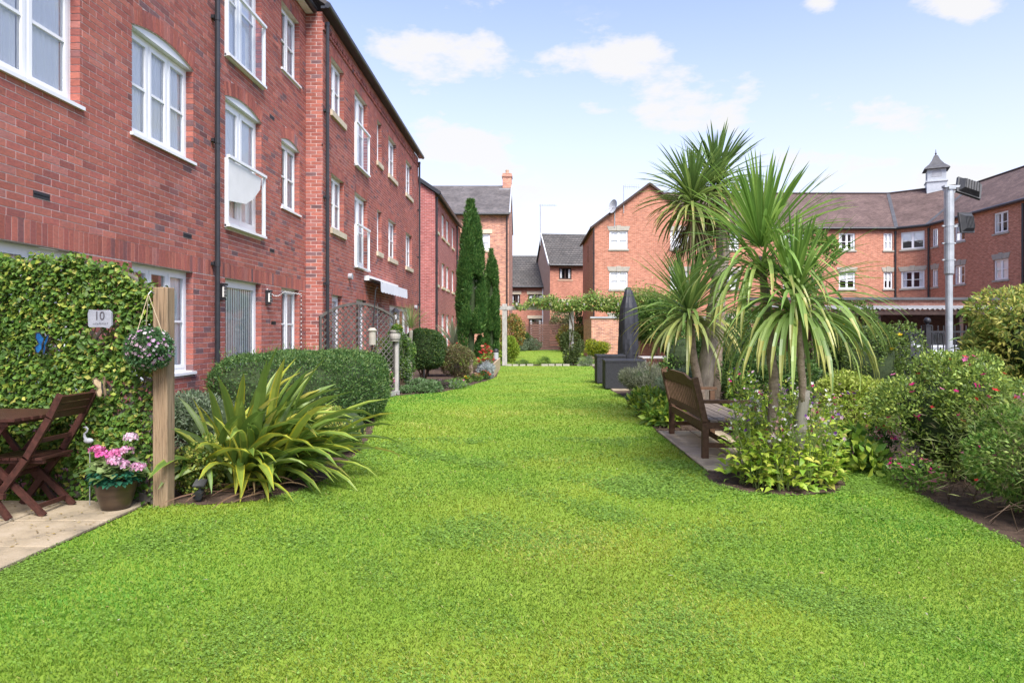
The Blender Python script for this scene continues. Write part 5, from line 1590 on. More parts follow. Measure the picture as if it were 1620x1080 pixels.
# ------------------------------------------------------------------ planting
def lobed(c, r, n, k=16, lobe=.42, seed=0, flat=0.0, keep=.45):
    """points on the skins of many small clumps that together make an uneven crown; returns points and outward directions"""
    g = np.random.default_rng(seed)
    c = np.array(c, float); r = np.array(r, float)
    d = unit(g.normal(size=(k, 3))); d[:, 2] = np.abs(d[:, 2]) * (1 - flat) + d[:, 2] * flat if flat else d[:, 2]
    cen = d * (1 - lobe * .8) * g.uniform(.75, 1.08, (k, 1))
    lr = lobe * g.uniform(.7, 1.25, k)
    i = g.integers(0, k, int(n * 1.9)); s = unit(g.normal(size=(len(i), 3)))
    p = cen[i] + s * lr[i][:, None] * g.uniform(.82, 1.06, (len(i), 1))
    q = np.linalg.norm(p, axis=1)
    ok = (q > keep) & ((s * unit(p)).sum(1) > -.25)
    p, s = p[ok][:n], s[ok][:n]
    out = unit(unit(p) * .5 + s * .7)
    return c + p * r, unit(out / r * r.mean())
def boxy(c, r, n, e=5.0, seed=0, noise=.03):
    g = np.random.default_rng(seed)
    c = np.array(c, float); r = np.array(r, float)
    w = np.array([r[1] * r[2], r[0] * r[2], r[0] * r[1]]); f = g.choice(3, n, p=w / w.sum())
    d = g.uniform(-1, 1, (n, 3)); d[np.arange(n), f] = np.sign(d[np.arange(n), f])
    q = d / ((np.abs(d) ** e).sum(1) ** (1 / e))[:, None]
    nn = unit(np.sign(q) * np.abs(q) ** (e - 1) / r)
    x = q * r
    bump = sum(np.sin(x[:, 0] * a + x[:, 1] * b + x[:, 2] * cc + ph) for a, b, cc, ph in ((7, 3, 5, 1), (-4, 8, 6, 2), (9, -7, 8, 4), (3, 4, -9, 0)))
    return c + x + nn * (noise * bump * .5 + g.normal(0, noise * .7, n))[:, None], nn
def bush_obj(name, label, cat, base, P, Nn, leaf, palette, seed=0, stems=6, spread=.4, group=None, fold=.2, core=None, up=.25, rand=.9, mat='leaf', stem_mat='twig', stem_h=None, droop=0., jit=.2):
    g = np.random.default_rng(seed + 50)
    T = empty(name, (base[0], base[1], 0), label, cat, group)
    n = len(P)
    D = unit(Nn * .55 + g.normal(size=(n, 3)) * rand * .6 + np.array([0, 0, up])); F = unit(Nn * .7 + np.array([0, 0, .5]) + g.normal(size=(n, 3)) * .55)
    L = leaf[0] * g.uniform(.65, 1.3, n); Wd = leaf[1] * g.uniform(.75, 1.2, n)
    leaves('foliage', P, D, F, L, Wd, palette, T, mat, fold, droop, jit=jit)
    if stems:
        m = MB(); r = random.Random(seed)
        zc = P[:, 2].mean() if stem_h is None else stem_h
        for i in range(stems):
            q = P[r.randrange(n)]; b = Vector((base[0] + r.uniform(-.06, .06), base[1] + r.uniform(-.06, .06), 0))
            e = Vector((base[0] + (q[0] - base[0]) * .75, base[1] + (q[1] - base[1]) * .75, max(.08, q[2] * .85)))
            mid = b.lerp(e, .5) + Vector((r.uniform(-.05, .05), r.uniform(-.05, .05), .05))
            w = spread * .03
            m.tube([b, mid, e], [w, w * .7, w * .35], 5)
        m.build('stems', stem_mat, T)
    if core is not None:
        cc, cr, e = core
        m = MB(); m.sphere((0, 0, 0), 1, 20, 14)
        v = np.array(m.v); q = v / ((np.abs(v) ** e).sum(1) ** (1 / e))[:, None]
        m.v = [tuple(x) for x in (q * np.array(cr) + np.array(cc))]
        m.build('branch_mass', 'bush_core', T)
    return T
DARK = [(.05, .11, .025, 3), (.07, .145, .03, 3), (.10, .19, .04, 2), (.14, .23, .055, 1)]
MID = [(.09, .19, .03, 3), (.13, .24, .04, 3), (.19, .29, .055, 2)]
LIME = [(.22, .33, .03, 3), (.29, .38, .045, 3), (.36, .42, .06, 2), (.16, .28, .03, 2)]
VARI = [(.42, .42, .09, 3), (.30, .34, .06, 2), (.10, .19, .035, 3), (.16, .25, .045, 2)]
GREY = [(.17, .23, .14, 2), (.24, .29, .19, 2), (.12, .18, .09, 2)]

# clipped hedge
P, Nn = boxy((-3.38, 10.25, .55), (1.0, 1.65, .54), 52000, 4.2, 1, .022)
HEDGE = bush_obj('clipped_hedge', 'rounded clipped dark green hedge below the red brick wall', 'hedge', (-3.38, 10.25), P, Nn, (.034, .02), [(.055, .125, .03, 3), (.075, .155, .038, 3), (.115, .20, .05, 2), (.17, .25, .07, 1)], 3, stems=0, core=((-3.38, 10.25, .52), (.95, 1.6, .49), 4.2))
# ivy on the near trellis: a sheet of leaves with thin spots where the lattice shows
P, Nn = boxy((-3.38, 10.25, .57), (1.02, 1.67, .56), 1500, 4.2, 4, .05)
leaves('stray_shoots', P, Nn + RNG.normal(size=(len(P), 3)) * .4 + np.array([0, 0, .6]), rand_dir(len(P)), RNG.uniform(.04, .09, len(P)), RNG.uniform(.008, .014, len(P)), [(.13, .22, .06, 2), (.2, .29, .09, 2)], HEDGE)
def ivy():
    g = np.random.default_rng(21)
    T = empty('climbing_ivy', FR1.p(L1 / 2, 0, 0), 'dense variegated ivy climbing the left trellis panel', 'ivy')
    n = 25000
    u = g.uniform(-.06, L1 + .02, n); v = g.uniform(.05, 2.16, n)
    top = np.array([TOP1(min(max(x, 0), L1)) for x in u])
    thin = np.zeros(n)
    for k in range(7):
        a = g.uniform(0, 6.28); f = g.uniform(5, 13); thin += np.sin((u * math.cos(a) + v * math.sin(a)) * f + g.uniform(0, 6.28))
    ok = (v < top + .05 + .03 * np.sin(u * 17)) & (thin + g.normal(0, 1.2, n) < 3.2) & ~((v < .25) & (g.random(n) < .6)) & ~((u > L1 - .14) & (v < 1.5) & (g.random(n) < .55))
    ok &= ~((np.abs(u - 1.09) < .125) & (np.abs(v - 1.545) < .085)) & ~((np.abs(u - .545) < .085) & (np.abs(v - 1.335) < .085) & (g.random(n) < .85)) & ~((np.abs(u - 1.13) < .06) & (np.abs(v - .985) < .075) & (g.random(n) < .85))
    u, v = u[ok], v[ok]; n = len(u)
    w = np.where(g.random(n) < .72, g.uniform(.012, .07, n), g.uniform(-.09, -.015, n))
    edge = np.clip((v - 1.55) / .5, 0, 1)
    w += np.sign(w) * edge * g.uniform(0, .05, n)
    P = np.array([FR1.p(a, b, c) for a, b, c in zip(u, v, w)])
    N0 = np.array(FR1.N)
    D = unit(np.stack([g.normal(0, .8, n), g.normal(0, .2, n) - .25, g.normal(-.35, .6, n)], 1)); F = unit(N0 * np.sign(w)[:, None] * .9 + np.array([0, 0, .65]) + g.normal(size=(n, 3)) * .4)
    L = .018 + .044 * g.random(n) ** .8; 
    pal = [(.065, .145, .022, 3), (.10, .20, .03, 3.2), (.16, .26, .04, 2.4), (.29, .36, .055, 1.3), (.44, .44, .10, .55), (.30, .20, .06, .03)]
    leaves('foliage', P, D, F, L, L * .72, pal, T)
    m = MB(); r = random.Random(6)
    for i in range(16):
        x = r.uniform(.05, L1 - .05); pts = []
        z = 0.0
        while z < TOP1(x) - .2:
            pts.append(FR1.p(x, z, .018 if len(pts) % 3 else -.02)); z += r.uniform(.12, .22); x = min(max(x + r.uniform(-.09, .09), .03), L1 - .03)
        m.tube(pts, .006, 5)
    m.build('stems', 'twig', T)
ivy()
# ---- strap leaves (flax and cabbage palms): shared meshes, one object per leaf
def strap_mesh(name, elev, droop, width, edge, mid, n=7, fold=.28, twist=0.0, tipc=None, bend=1.5):
    """unit-length strap leaf bending in the XZ plane; edge/mid colours, pale tip for old leaves"""
    mb = MB(); pos = Vector((0, 0, 0)); rows = []
    for i in range(n + 1):
        t = i / n
        a = elev - droop * t ** bend
        d = Vector((math.cos(a), 0, math.sin(a))); up = Vector((-math.sin(a), 0, math.cos(a)))
        w = width * np.interp(t, [0, .12, .45, .75, .92, 1], [.62, .8, 1, .82, .42, .03])
        tw = twist * t; s = Vector((0, math.cos(tw), 0)) + up * math.sin(tw)
        u2 = up * math.cos(tw) - Vector((0, math.sin(tw), 0))
        rows.append([pos + s * w * k + u2 * abs(k) * w * fold * 2 for k in (-.5, -.36, 0, .36, .5)])
        pos = pos + d / n
    for i in range(n):
        for k in range(4):
            c = edge if k in (0, 3) else mid
            f = 1.0 + .05 * math.sin(i * 2.1 + k)
            c = tuple(x * f for x in c)
            if tipc and i >= n - 2: c = tuple(.35 * a + .65 * b for a, b in zip(c, tipc))
            mb.face([rows[i][k], rows[i + 1][k], rows[i + 1][k + 1], rows[i][k + 1]], c)
    return mb.mesh(name, 'strap_leaf', smooth=False, color=True)
def put_leaf(T, me, loc, az, scale, tilt=0.0, roll=0.0):
    o = bpy.data.objects.new('leaf', me); link(o, T)
    o.location = Vector(loc) - T.location; o.rotation_euler = (roll, tilt, az); o.scale = (scale, scale * random.uniform(.85, 1.15), scale)
    return o
def flax():
    r = random.Random(12)
    T = empty('flax_plant', (-2.62, 6.3, 0), 'large yellow and green striped flax with arching strap leaves', 'flax plant')
    G1, G2, G3 = (.15, .24, .045), (.21, .31, .06), (.26, .34, .14)
    Y1, Y2 = (.50, .47, .05), (.30, .37, .06)
    V = []
    for e, d in ((82, 22), (74, 35), (68, 48), (62, 62), (55, 52), (49, 70), (43, 64), (36, 80), (26, 72), (64, 105)):
        for (ed, mi) in ((Y2, G1), (Y2, G2), (Y1, Y2), (G2, G3), (G1, G1)):
            V.append((e, strap_mesh('leaf', rad(e), rad(d), .08, ed, mi, twist=r.uniform(-.6, .6), tipc=(.42, .38, .06) if r.random() < .2 else None)))
    for i in range(262):
        # fans of leaves lean out over the lawn, away from the wall
        az = r.gauss(rad(-6), rad(44)) if r.random() < .8 else r.uniform(0, 6.283)
        out = abs(((az - rad(-18) + math.pi) % (2 * math.pi)) - math.pi)
        want = r.uniform(24, 78)
        if out > rad(110): want = r.uniform(58, 84)
        e, me = min(r.sample(V, 14), key=lambda q: abs(q[0] - want))
        L = r.uniform(.75, 1.34) * (1 if out < rad(80) else .72)
        if want < 45: L *= .92
        bx, by = -2.70 + r.gauss(0, .17) + .05 * math.cos(az), 6.36 + r.gauss(0, .13)
        put_leaf(T, me, (bx, by, r.uniform(.0, .06)), az, L, r.uniform(-.1, .1), r.uniform(-.12, .12))
    # dead brown leaves at the foot
    dead = [strap_mesh('leaf', rad(25), rad(60), .03, (.20, .13, .07), (.26, .18, .10), twist=.8), strap_mesh('leaf', rad(12), rad(30), .025, (.16, .09, .06), (.22, .14, .09), twist=-.9)]
    for i in range(22): put_leaf(T, r.choice(dead), (-2.5 + r.gauss(0, .2), 6.1 + r.gauss(0, .15), .02), r.uniform(-2.2, 1.2), r.uniform(.35, .7))
flax()
def palm_variants(pal, width, old=(.40, .33, .09), seed=0, fountain=False):
    r = random.Random(seed); V = []
    for t in np.linspace(0, 1, 9):
        for q in range(3):
            elev = 88 - 118 * t + r.uniform(-6, 6); droop = float(np.interp(t, [0, .35, .6, .8, 1], [6, 14, 42, 70, 60])) + r.uniform(-4, 12)
            if fountain:
                elev = float(np.interp(t, [0, .4, .55, .78, 1], [89, 56, 44, 30, 0])) + r.uniform(-6, 6); droop = float(np.interp(t, [0, .4, .55, .78, 1], [4, 16, 75, 120, 92])) + r.uniform(-5, 10)
            if elev - droop < -94: droop = elev + 94
            c = pal[min(len(pal) - 1, int(t * len(pal)))]
            k = r.uniform(.85, 1.15); c = tuple(x * k for x in c); ed = tuple(x * 1.12 for x in c)
            V.append((t, strap_mesh('leaf', rad(elev), rad(droop), width, ed, c, fold=.16, twist=r.uniform(-.3, .3), bend=.8 if fountain and t > .5 else 1.4, tipc=old if t > .72 and r.random() < .6 else None)))
    return V
def palm_head(T, V, c, n, L, seed, tmin=0, tmax=1, power=.8, shaft=.3, into=None):
    r = random.Random(seed)
    for i in range(n):
        t = tmin + (tmax - tmin) * ((i + r.random()) / n) ** power
        az = i * 2.39996 + r.uniform(-.3, .3)
        me = r.choice([v for v in V if abs(v[0] - t) < .14])[1]
        o = (c[0] + .035 * math.cos(az), c[1] + .035 * math.sin(az), c[2] + .08 - shaft * t)
        sc = L * r.uniform(.8, 1.1) * (.85 + .25 * t if t < .3 else 1)
        if into is not None: into.append((me, Matrix.LocRotScale(Vector(o), __import__('mathutils').Euler((r.uniform(-.1, .1), r.uniform(-.09, .09), az)), Vector((sc, sc, sc)))))
        else: put_leaf(T, me, o, az, sc, r.uniform(-.09, .09), r.uniform(-.1, .1))
def joined_leaves(T, items):
    V, F, C = [], [], []
    for me, M in items:
        b = len(V); V += [M @ v.co for v in me.vertices]
        ca = me.color_attributes['Col'].data
        for p in me.polygons: F.append(tuple(b + i for i in p.vertices)); C.append(tuple(ca[p.loop_start].color)[:3])
    o = np_mesh('inner_leaves', [tuple(v) for v in V], F, C, 'strap_leaf', T); o['kind'] = 'stuff'
def trunk(T, pts, radii, mat, name='trunk', seed=0, n=12):
    r = random.Random(seed); m = MB()
    P, R = [], []
    for i in range(len(pts) - 1):
        a, b = Vector(pts[i]), Vector(pts[i + 1])
        k = max(2, int((b - a).length / .07))
        for j in range(k):
            P.append(a.lerp(b, j / k) + Vector((r.uniform(-.004, .004), r.uniform(-.004, .004), 0))); R.append((radii[i] + (radii[i + 1] - radii[i]) * j / k) * r.uniform(.94, 1.07))
    P.append(Vector(pts[-1])); R.append(radii[-1])
    m.tube(P, R, n)
    return m.build(name, mat, T, smooth=True)
def palm_a():
    T = empty('cabbage_palm', (2.72, 10.5, 0), 'tallest cabbage palm, pale trunk and dark heads behind the bench', 'palm tree', 'cabbage palms in the garden')
    trunk(T, [(2.70, 10.5, 0), (2.76, 10.5, .9), (2.90, 10.5, 1.9), (3.02, 10.5, 2.6), (3.00, 10.5, 3.0), (2.93, 10.6, 3.72)], [.15, .125, .115, .10, .085, .06], 'bark', seed=1)
    trunk(T, [(2.95, 10.5, 2.2), (2.74, 10.42, 2.8), (2.48, 10.24, 3.4)], [.09, .075, .055], 'bark', 'branch', seed=2)
    trunk(T, [(2.92, 10.7, 0), (3.02, 10.75, 1.2), (3.08, 10.7, 2.4)], [.09, .075, .06], 'bark_brown', 'trunk', seed=4)
    trunk(T, [(2.66, 10.25, .2), (2.46, 10.1, 1.0), (2.37, 10.0, 1.7)], [.07, .06, .05], 'bark_brown', 'branch', seed=3)
    V = palm_variants([(.13, .22, .055), (.15, .24, .06), (.18, .26, .065), (.24, .28, .085)], .05, seed=1)
    heads = [((2.46, 10.2, 3.52), .92, 5), ((2.93, 10.6, 3.86), .92, 6), ((2.36, 10.0, 1.80), 1.08, 7)]
    for c, L, s in heads: palm_head(T, V, c, 100, L, s, .0, .93)
    inner = []
    for c, L, s in heads: palm_head(T, V, c, 85, L * .95, s + 20, .02, .9, into=inner)
    joined_leaves(T, inner)
    # old hanging skirt below the heads, too tangled to count
    g = np.random.default_rng(5); n = 260
    h = g.integers(0, 2, n); cx = np.where(h == 0, 2.48, 2.94); cy = np.where(h == 0, 10.25, 10.6); z = np.where(h == 0, 3.25, 3.6) - g.uniform(0, .35, n)
    a = g.uniform(0, 6.283, n)
    P = np.stack([cx + .06 * np.cos(a), cy + .06 * np.sin(a), z], 1); D = np.stack([np.cos(a) * g.uniform(.2, .8, n), np.sin(a) * g.uniform(.2, .8, n), -np.ones(n)], 1)
    leaves('dead_leaf_skirt', P, D, np.stack([np.cos(a), np.sin(a), np.zeros(n)], 1), g.uniform(.5, .85, n), np.full(n, .035), [(.26, .20, .09, 2), (.17, .19, .06, 3), (.20, .14, .08, 1)], T)
palm_a()
def palm_b():
    T = empty('cabbage_palm', (2.29, 6.3, 0), 'lime green cabbage palm with brown trunk in the flower bed', 'palm tree', 'cabbage palms in the garden')
    trunk(T, [(2.29, 6.3, 0), (2.29, 6.32, .5), (2.30, 6.34, 1.0), (2.25, 6.35, 1.55), (2.19, 6.36, 2.14)], [.062, .05, .045, .038, .032], 'bark_brown', seed=8)
    V = palm_variants([(.20, .34, .06), (.21, .345, .07), (.22, .345, .08), (.25, .345, .09)], .040, old=(.42, .38, .10), seed=2, fountain=True)
    palm_head(T, palm_variants([(.19, .32, .06), (.20, .33, .065), (.21, .335, .07)], .040, seed=12), (2.19, 6.36, 2.25), 118, .92, 9, .0, .62, 1.0, .16)
    palm_head(T, V, (2.19, 6.36, 2.15), 72, 1.0, 10, .5, 1.0, .9, .3)
palm_b()
def palm_c():
    T = empty('cabbage_palm', (2.44, 6.2, 0), 'lowest cabbage palm on a smooth grey leaning stem, leaves hanging', 'palm tree', 'cabbage palms in the garden')
    trunk(T, [(2.44, 6.2, 0), (2.47, 6.17, .45), (2.51, 6.13, .9)], [.06, .055, .045], 'stem_grey', seed=10)
    trunk(T, [(2.50, 6.13, .78), (2.45, 6.08, 1.3), (2.39, 6.05, 1.7)], [.035, .03, .03], 'bark_brown', 'branch', seed=11)
    V = palm_variants([(.17, .29, .06), (.18, .31, .07), (.20, .32, .08), (.22, .32, .085)], .040, old=(.42, .38, .10), seed=3, fountain=True)
    palm_head(T, palm_variants([(.17, .29, .055), (.18, .30, .06), (.19, .31, .07)], .038, seed=13), (2.39, 6.05, 1.77), 90, .80, 13, .0, .58, 1.0, .12)
    palm_head(T, V, (2.39, 6.05, 1.71), 112, .98, 14, .5, 1.0, .7, .26)
palm_c()
def small_palm():
    T = empty('cabbage_palm', (-3.12, 17.5, 0), 'small cabbage palm with fine leaves in the left bed', 'palm tree', 'cabbage palms in the garden')
    trunk(T, [(-3.12, 17.5, 0), (-3.13, 17.5, .7), (-3.12, 17.5, 1.45)], [.06, .05, .05], 'stem_grey', seed=14)
    V = palm_variants([(.17, .24, .07), (.17, .22, .07), (.18, .2, .08)], .02, seed=4)
    palm_head(T, V, (-3.12, 17.5, 1.5), 110, .72, 15, .0, .62, .8, .15)
small_palm()
def yucca():
    T = empty('spiky_plant', (-2.55, 23.5, 0), 'pale spiky fan plant left of the tall cypress', 'plant')
    V = palm_variants([(.30, .34, .20), (.28, .32, .2)], .05, seed=6)
    palm_head(T, V, (-2.75, 24.0, .85), 50, 1.2, 16, .0, .5, .8, .1)
    trunk(T, [(-2.75, 24.0, 0), (-2.75, 24.0, .8)], [.08, .08], 'bark_brown', seed=1)
yucca()
# ---- cypresses
def cypress(label, c, h, w, n, seed):
    g = np.random.default_rng(seed)
    T = empty('cypress_tree', (c[0], c[1], 0), label, 'cypress', 'columnar cypresses')
    def prof(t): return w * np.interp(t, [0, .05, .25, .55, .8, .92, 1], [.55, .8, 1, .95, .62, .34, .04])
    # several upright plumes make the outline ragged
    K = 46
    pa = g.uniform(0, 6.283, K); pt0 = g.uniform(.0, .78, K); pl = g.uniform(.12, .3, K)
    i = g.integers(0, K, n); t = pt0[i] + pl[i] * g.random(n); t = np.clip(t, 0, 1)
    u = (t - pt0[i]) / pl[i]
    pr = .26 * w * np.sin(np.pi * np.clip(u * .9 + .1, 0, 1)) + .01
    a = g.uniform(0, 6.283, n); rr = prof(t) * .80
    X = np.cos(pa[i]) * rr + np.cos(a) * pr; Y = np.sin(pa[i]) * rr + np.sin(a) * pr
    z0 = .35
    P = np.stack([c[0] + X, c[1] + Y, z0 + t * (h - z0)], 1)
    N0 = np.stack([np.cos(pa[i]) * .5 + np.cos(a), np.sin(pa[i]) * .5 + np.sin(a), np.zeros(n)], 1)
    D = unit(unit(N0) * .45 + np.array([0, 0, 1.0]) + g.normal(size=(n, 3)) * .35); F = unit(N0 + g.normal(size=(n, 3)) * .6)
    leaves('foliage', P, D, F, g.uniform(.08, .17, n), g.uniform(.02, .045, n), [(.05, .13, .03, 3), (.07, .17, .038, 3), (.11, .22, .05, 2), (.17, .28, .07, 1)], T, jit=.2)
    m = MB(); m.tube([(c[0], c[1], 0), (c[0], c[1], h * .5), (c[0], c[1], h * .9)], [.075, .05, .015], 8); m.build('trunk', 'bark_brown', T)
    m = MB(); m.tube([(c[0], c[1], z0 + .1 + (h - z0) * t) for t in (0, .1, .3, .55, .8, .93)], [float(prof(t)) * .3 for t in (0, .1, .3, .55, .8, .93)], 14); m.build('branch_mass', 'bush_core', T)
cypress('tall dark green cypress, larger of the two columns', (-2.0, 22.6), 5.75, .44, 70000, 31)
cypress('slim cypress column just right of the taller one', (-1.55, 26.6), 4.6, .29, 32000, 32)
# ---- round and loose shrubs
def shrub(name, label, c, r, n, leaf, pal, seed, k=18, lobe=.4, stems=7, core=False, cat='shrub', **kw):
    P, Nn = lobed(c, r, n, k, lobe, seed)
    ok = P[:, 2] > .03
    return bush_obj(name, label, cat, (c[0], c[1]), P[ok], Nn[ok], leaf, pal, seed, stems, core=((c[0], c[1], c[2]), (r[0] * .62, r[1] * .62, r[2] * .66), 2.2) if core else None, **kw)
P, Nn = boxy((-2.86, 17.0 + 1.2, .92), (.52, .55, .52), 15000, 2.8, 5, .03)
bush_obj('round_bush', 'round clipped dark bush in the left bed', 'shrub', (-2.86, 18.2), P, Nn, (.045, .026), [(.04, .09, .02, 3), (.06, .12, .03, 3), (.14, .19, .04, 1)], 5, stems=7, spread=.7, core=((-2.86, 18.2, .92), (.46, .48, .46), 2.6))
shrub('bronze_shrub', 'loose bronze green shrub before the tall cypress', (-2.05, 18.6, .55), (.52, .5, .5), 9000, (.05, .022), [(.13, .15, .05, 3), (.17, .17, .06, 2), (.15, .09, .05, 2), (.22, .21, .08, 1)], 6)
shrub('euonymus_bush', 'small gold variegated bush between flax and hedge', (-2.22, 8.0, .28), (.36, .42, .3), 7000, (.03, .02), VARI, 7, core=True)
shrub('euonymus_bush', 'small gold edged bush at the foot of the timber post', (-2.93, 5.95, .24), (.24, .22, .30), 2400, (.034, .022), VARI, 8, lobe=.35)
shrub('hebe_bush', 'low grey green shrub behind the flax', (-3.75, 7.6, .42), (.6, .5, .35), 8000, (.045, .016), GREY, 9, core=True)
shrub('trellis_climber', 'leafy climber spilling over behind the bare trellis', (-3.3, 16.4, .78), (.55, .55, .72), 9000, (.05, .032), MID + DARK, 10, core=True)
shrub('pole_climber', 'pale leafed climber beside the grey post', (-2.93, 15.5, .78), (.16, .2, .65), 4000, (.05, .035), GREY + MID, 11, lobe=.3)
shrub('low_groundcover', 'low silvery green plants at the foot of the grey post', (-2.62, 15.6, .10), (.5, .45, .2), 5500, (.07, .025), [(.14, .24, .09, 2), (.2, .28, .14, 2), (.1, .2, .06, 2)], 12)
shrub('low_groundcover', 'leafy fringe of low plants beside the middle of the left bed', (-2.0, 16.9, .06), (.4, .6, .12), 3500, (.06, .025), MID + GREY, 13)
shrub('silver_plant', 'silver leafed plant beside the geranium planter', (-1.32, 20.0, .16), (.25, .35, .28), 1800, (.10, .02), [(.42, .46, .46, 2), (.32, .36, .34, 2)], 14)
# ---- beyond the pergola
shrub('red_leaf_shrub', 'red and yellow leaved shrub behind the left pergola post', (-1.1, 34.5, 1.25), (.75, .6, 1.15), 5000, (.11, .06), [(.34, .16, .05, 2), (.30, .26, .06, 3), (.12, .17, .04, 3), (.42, .30, .09, 1)], 15)
shrub('green_shrub', 'bright green rounded shrub by the left pergola post', (-1.0, 30.5, .55), (.5, .5, .6), 4000, (.08, .05), LIME, 16)
for i, (x, y, lab) in enumerate(((-.95, 46.5, 'pale silver cushion plant left of the far gate'), (.0, 47.4, 'silver cushion plant just before the far gate'))):
    shrub('cushion_plant', lab, (x, y, .35), (.8, .4, .45), 2200, (.12, .04), GREY, 17 + i)
shrub('green_shrub', 'dark green shrub left of the far gate', (-.5, 47.9, .7), (.7, .35, .6), 3000, (.11, .05), DARK, 19)
shrub('post_climber', 'loose climber wrapped round the middle pergola post', (1.68, 27.4, .72), (.48, .4, .82), 5200, (.07, .04), [(.09, .13, .04, 3), (.14, .18, .06, 3), (.06, .10, .03, 2)], 20, lobe=.32)
shrub('golden_shrub', 'golden green shrub on the lawn before the garden wall', (3.0, 30.5, .62), (.62, .5, .42), 5200, (.075, .04), [(.40, .40, .03, 3), (.28, .34, .03, 3), (.12, .20, .02, 2)], 21, core=True)
shrub('mixed_shrub', 'yellow and orange leaved shrub right of the far gate', (2.9, 46.2, .9), (1.2, .7, .9), 5000, (.14, .07), [(.34, .30, .05, 2), (.22, .24, .06, 2), (.36, .20, .06, 1), (.12, .16, .05, 2)], 22)
shrub('pale_tree', 'pale leaved small tree beyond the far fence', (2.4, 52, 2.2), (1.0, .8, 1.2), 3500, (.16, .08), [(.36, .38, .20, 2), (.26, .30, .12, 2), (.14, .18, .06, 1)], 23)
shrub('dark_tree', 'dark round tree beyond the fence beside the garden wall', (4.6, 52, 2.3), (1.3, 1, 1.2), 4500, (.16, .08), DARK, 24)
shrub('small_tuft', 'small grassy tuft on the stone edging before the gate', (.55, 27.5, .12), (.25, .15, .22), 700, (.13, .012), MID, 25, stems=0)
shrub('small_tuft', 'dark low tuft on the edging near the left pergola post', (-.35, 27.5, .08), (.3, .15, .14), 700, (.1, .012), DARK, 26, stems=0)
shrub('silver_tuft', 'silver blue tuft at the right end of the edging', (2.25, 27.0, .18), (.32, .25, .24), 1200, (.12, .012), GREY, 27, stems=0)
def vine():
    g = np.random.default_rng(40); n = 16000
    T = empty('climbing_vine', (3.0, PGY, 2.4), 'leafy vine sprawling along the top of the pergola beam', 'vine')
    x = -.7 + 6.9 * g.random(n) ** .62
    dens = np.interp(x, [-.7, .3, 1.2, 3, 4.5, 6.2], [.12, .2, .3, .36, .5, .55])
    wob = np.sin(x * 3.1) * .1 + np.sin(x * 7.7 + 1) * .07
    z = 2.50 + wob + g.normal(0, 1, n) * dens * .52; z = np.where(z < 2.36, 2.36 - (2.36 - z) * np.interp(x, [0, 3, 4.2, 6], [.35, .4, 1.5, 1.7]), z)
    y = PGY + g.normal(0, .3, n) - .05
    P = np.stack([x, y, z], 1); D = unit(g.normal(size=(n, 3)) + np.array([0, -.4, -.35])); F = unit(g.normal(size=(n, 3)) * .7 + np.array([0, -.5, .9]))
    leaves('foliage', P, D, F, g.uniform(.06, .14, n), g.uniform(.04, .08, n), [(.12, .21, .04, 3), (.18, .28, .055, 3), (.29, .36, .08, 2), (.45, .46, .18, .9), (.36, .18, .07, .25)], T)
    m = MB(); r = random.Random(3)
    for k in range(6):
        pts = [Vector((-.5 + k * .2, PGY + r.uniform(-.1, .1), 2.45))]
        while pts[-1].x < 5.8: pts.append(pts[-1] + Vector((.35, r.uniform(-.08, .08), r.uniform(-.06, .06))))
        for p in pts: p.z = min(max(p.z, 2.44), 2.75)
        m.tube(pts, .018, 5)
    m.tube([(1.78, PGY - .12, 0), (1.62, PGY - .14, .8), (1.74, PGY - .12, 1.6), (1.5, PGY - .13, 2.45)], .022, 6)
    m.build('stems', 'twig', T)
vine()
# ---- right side
shrub('hypericum_bush', 'tall dark green bush with yellow flowers behind the palms', (5.2, 10.6, .95), (.82, .75, .88), 22000, (.05, .024), [(.08, .14, .028, 3), (.12, .19, .035, 3), (.20, .27, .055, 2)], 41, k=26, lobe=.34, core=True, stems=12)
shrub('pale_shrub', 'yellow green low shrub right of the hanging palm leaves', (4.15, 8.6, .55), (.52, .5, .42), 9000, (.05, .024), [(.36, .43, .07, 3), (.27, .36, .055, 3), (.44, .48, .13, 1)], 42, stems=8)
shrub('fuchsia_bush', 'wide leafy fuchsia bush with dark pink flowers at right', (4.15, 6.6, .62), (.70, .75, .60), 20000, (.042, .022), [(.17, .26, .055, 3), (.23, .33, .065, 3), (.34, .42, .08, 2.5), (.11, .18, .04, 1.5)], 43, k=26, lobe=.34, stems=16, core=True)
shrub('golden_elaeagnus', 'tall gold variegated shrub at the right edge', (5.75, 7.2, 1.30), (1.0, .8, .66), 17000, (.075, .026), [(.48, .45, .11, 3), (.36, .38, .08, 3), (.14, .22, .04, 3), (.22, .29, .06, 2)], 44, k=30, lobe=.3, stems=12, core=True, up=.1, droop=.15)
shrub('shade_shrub', 'dark leafy shrub under the gold shrub at right', (5.5, 6.9, .5), (.9, .7, .45), 9000, (.06, .03), DARK + MID, 45, core=True)
shrub('dark_shrub', 'dark shrub in the shade behind bench and palms', (3.75, 10.4, .65), (.8, .6, .62), 12000, (.06, .026), DARK, 46, core=True)
shrub('dark_shrub', 'dark evergreen shrub behind the tallest palm trunk', (3.9, 12.6, .9), (.9, .7, .9), 12000, (.07, .03), DARK, 47, core=True)
shrub('border_shrub', 'dark leafy shrub between the storage boxes and tallest palm', (3.7, 15.4, .75), (.9, .9, .8), 9000, (.07, .035), DARK + MID, 48, core=True)
shrub('wall_climber', 'green climber hanging on the brick wall right of the parasol', (4.2, 21.6, 1.5), (.8, .7, .95), 9000, (.11, .06), MID + DARK, 49, core=False)
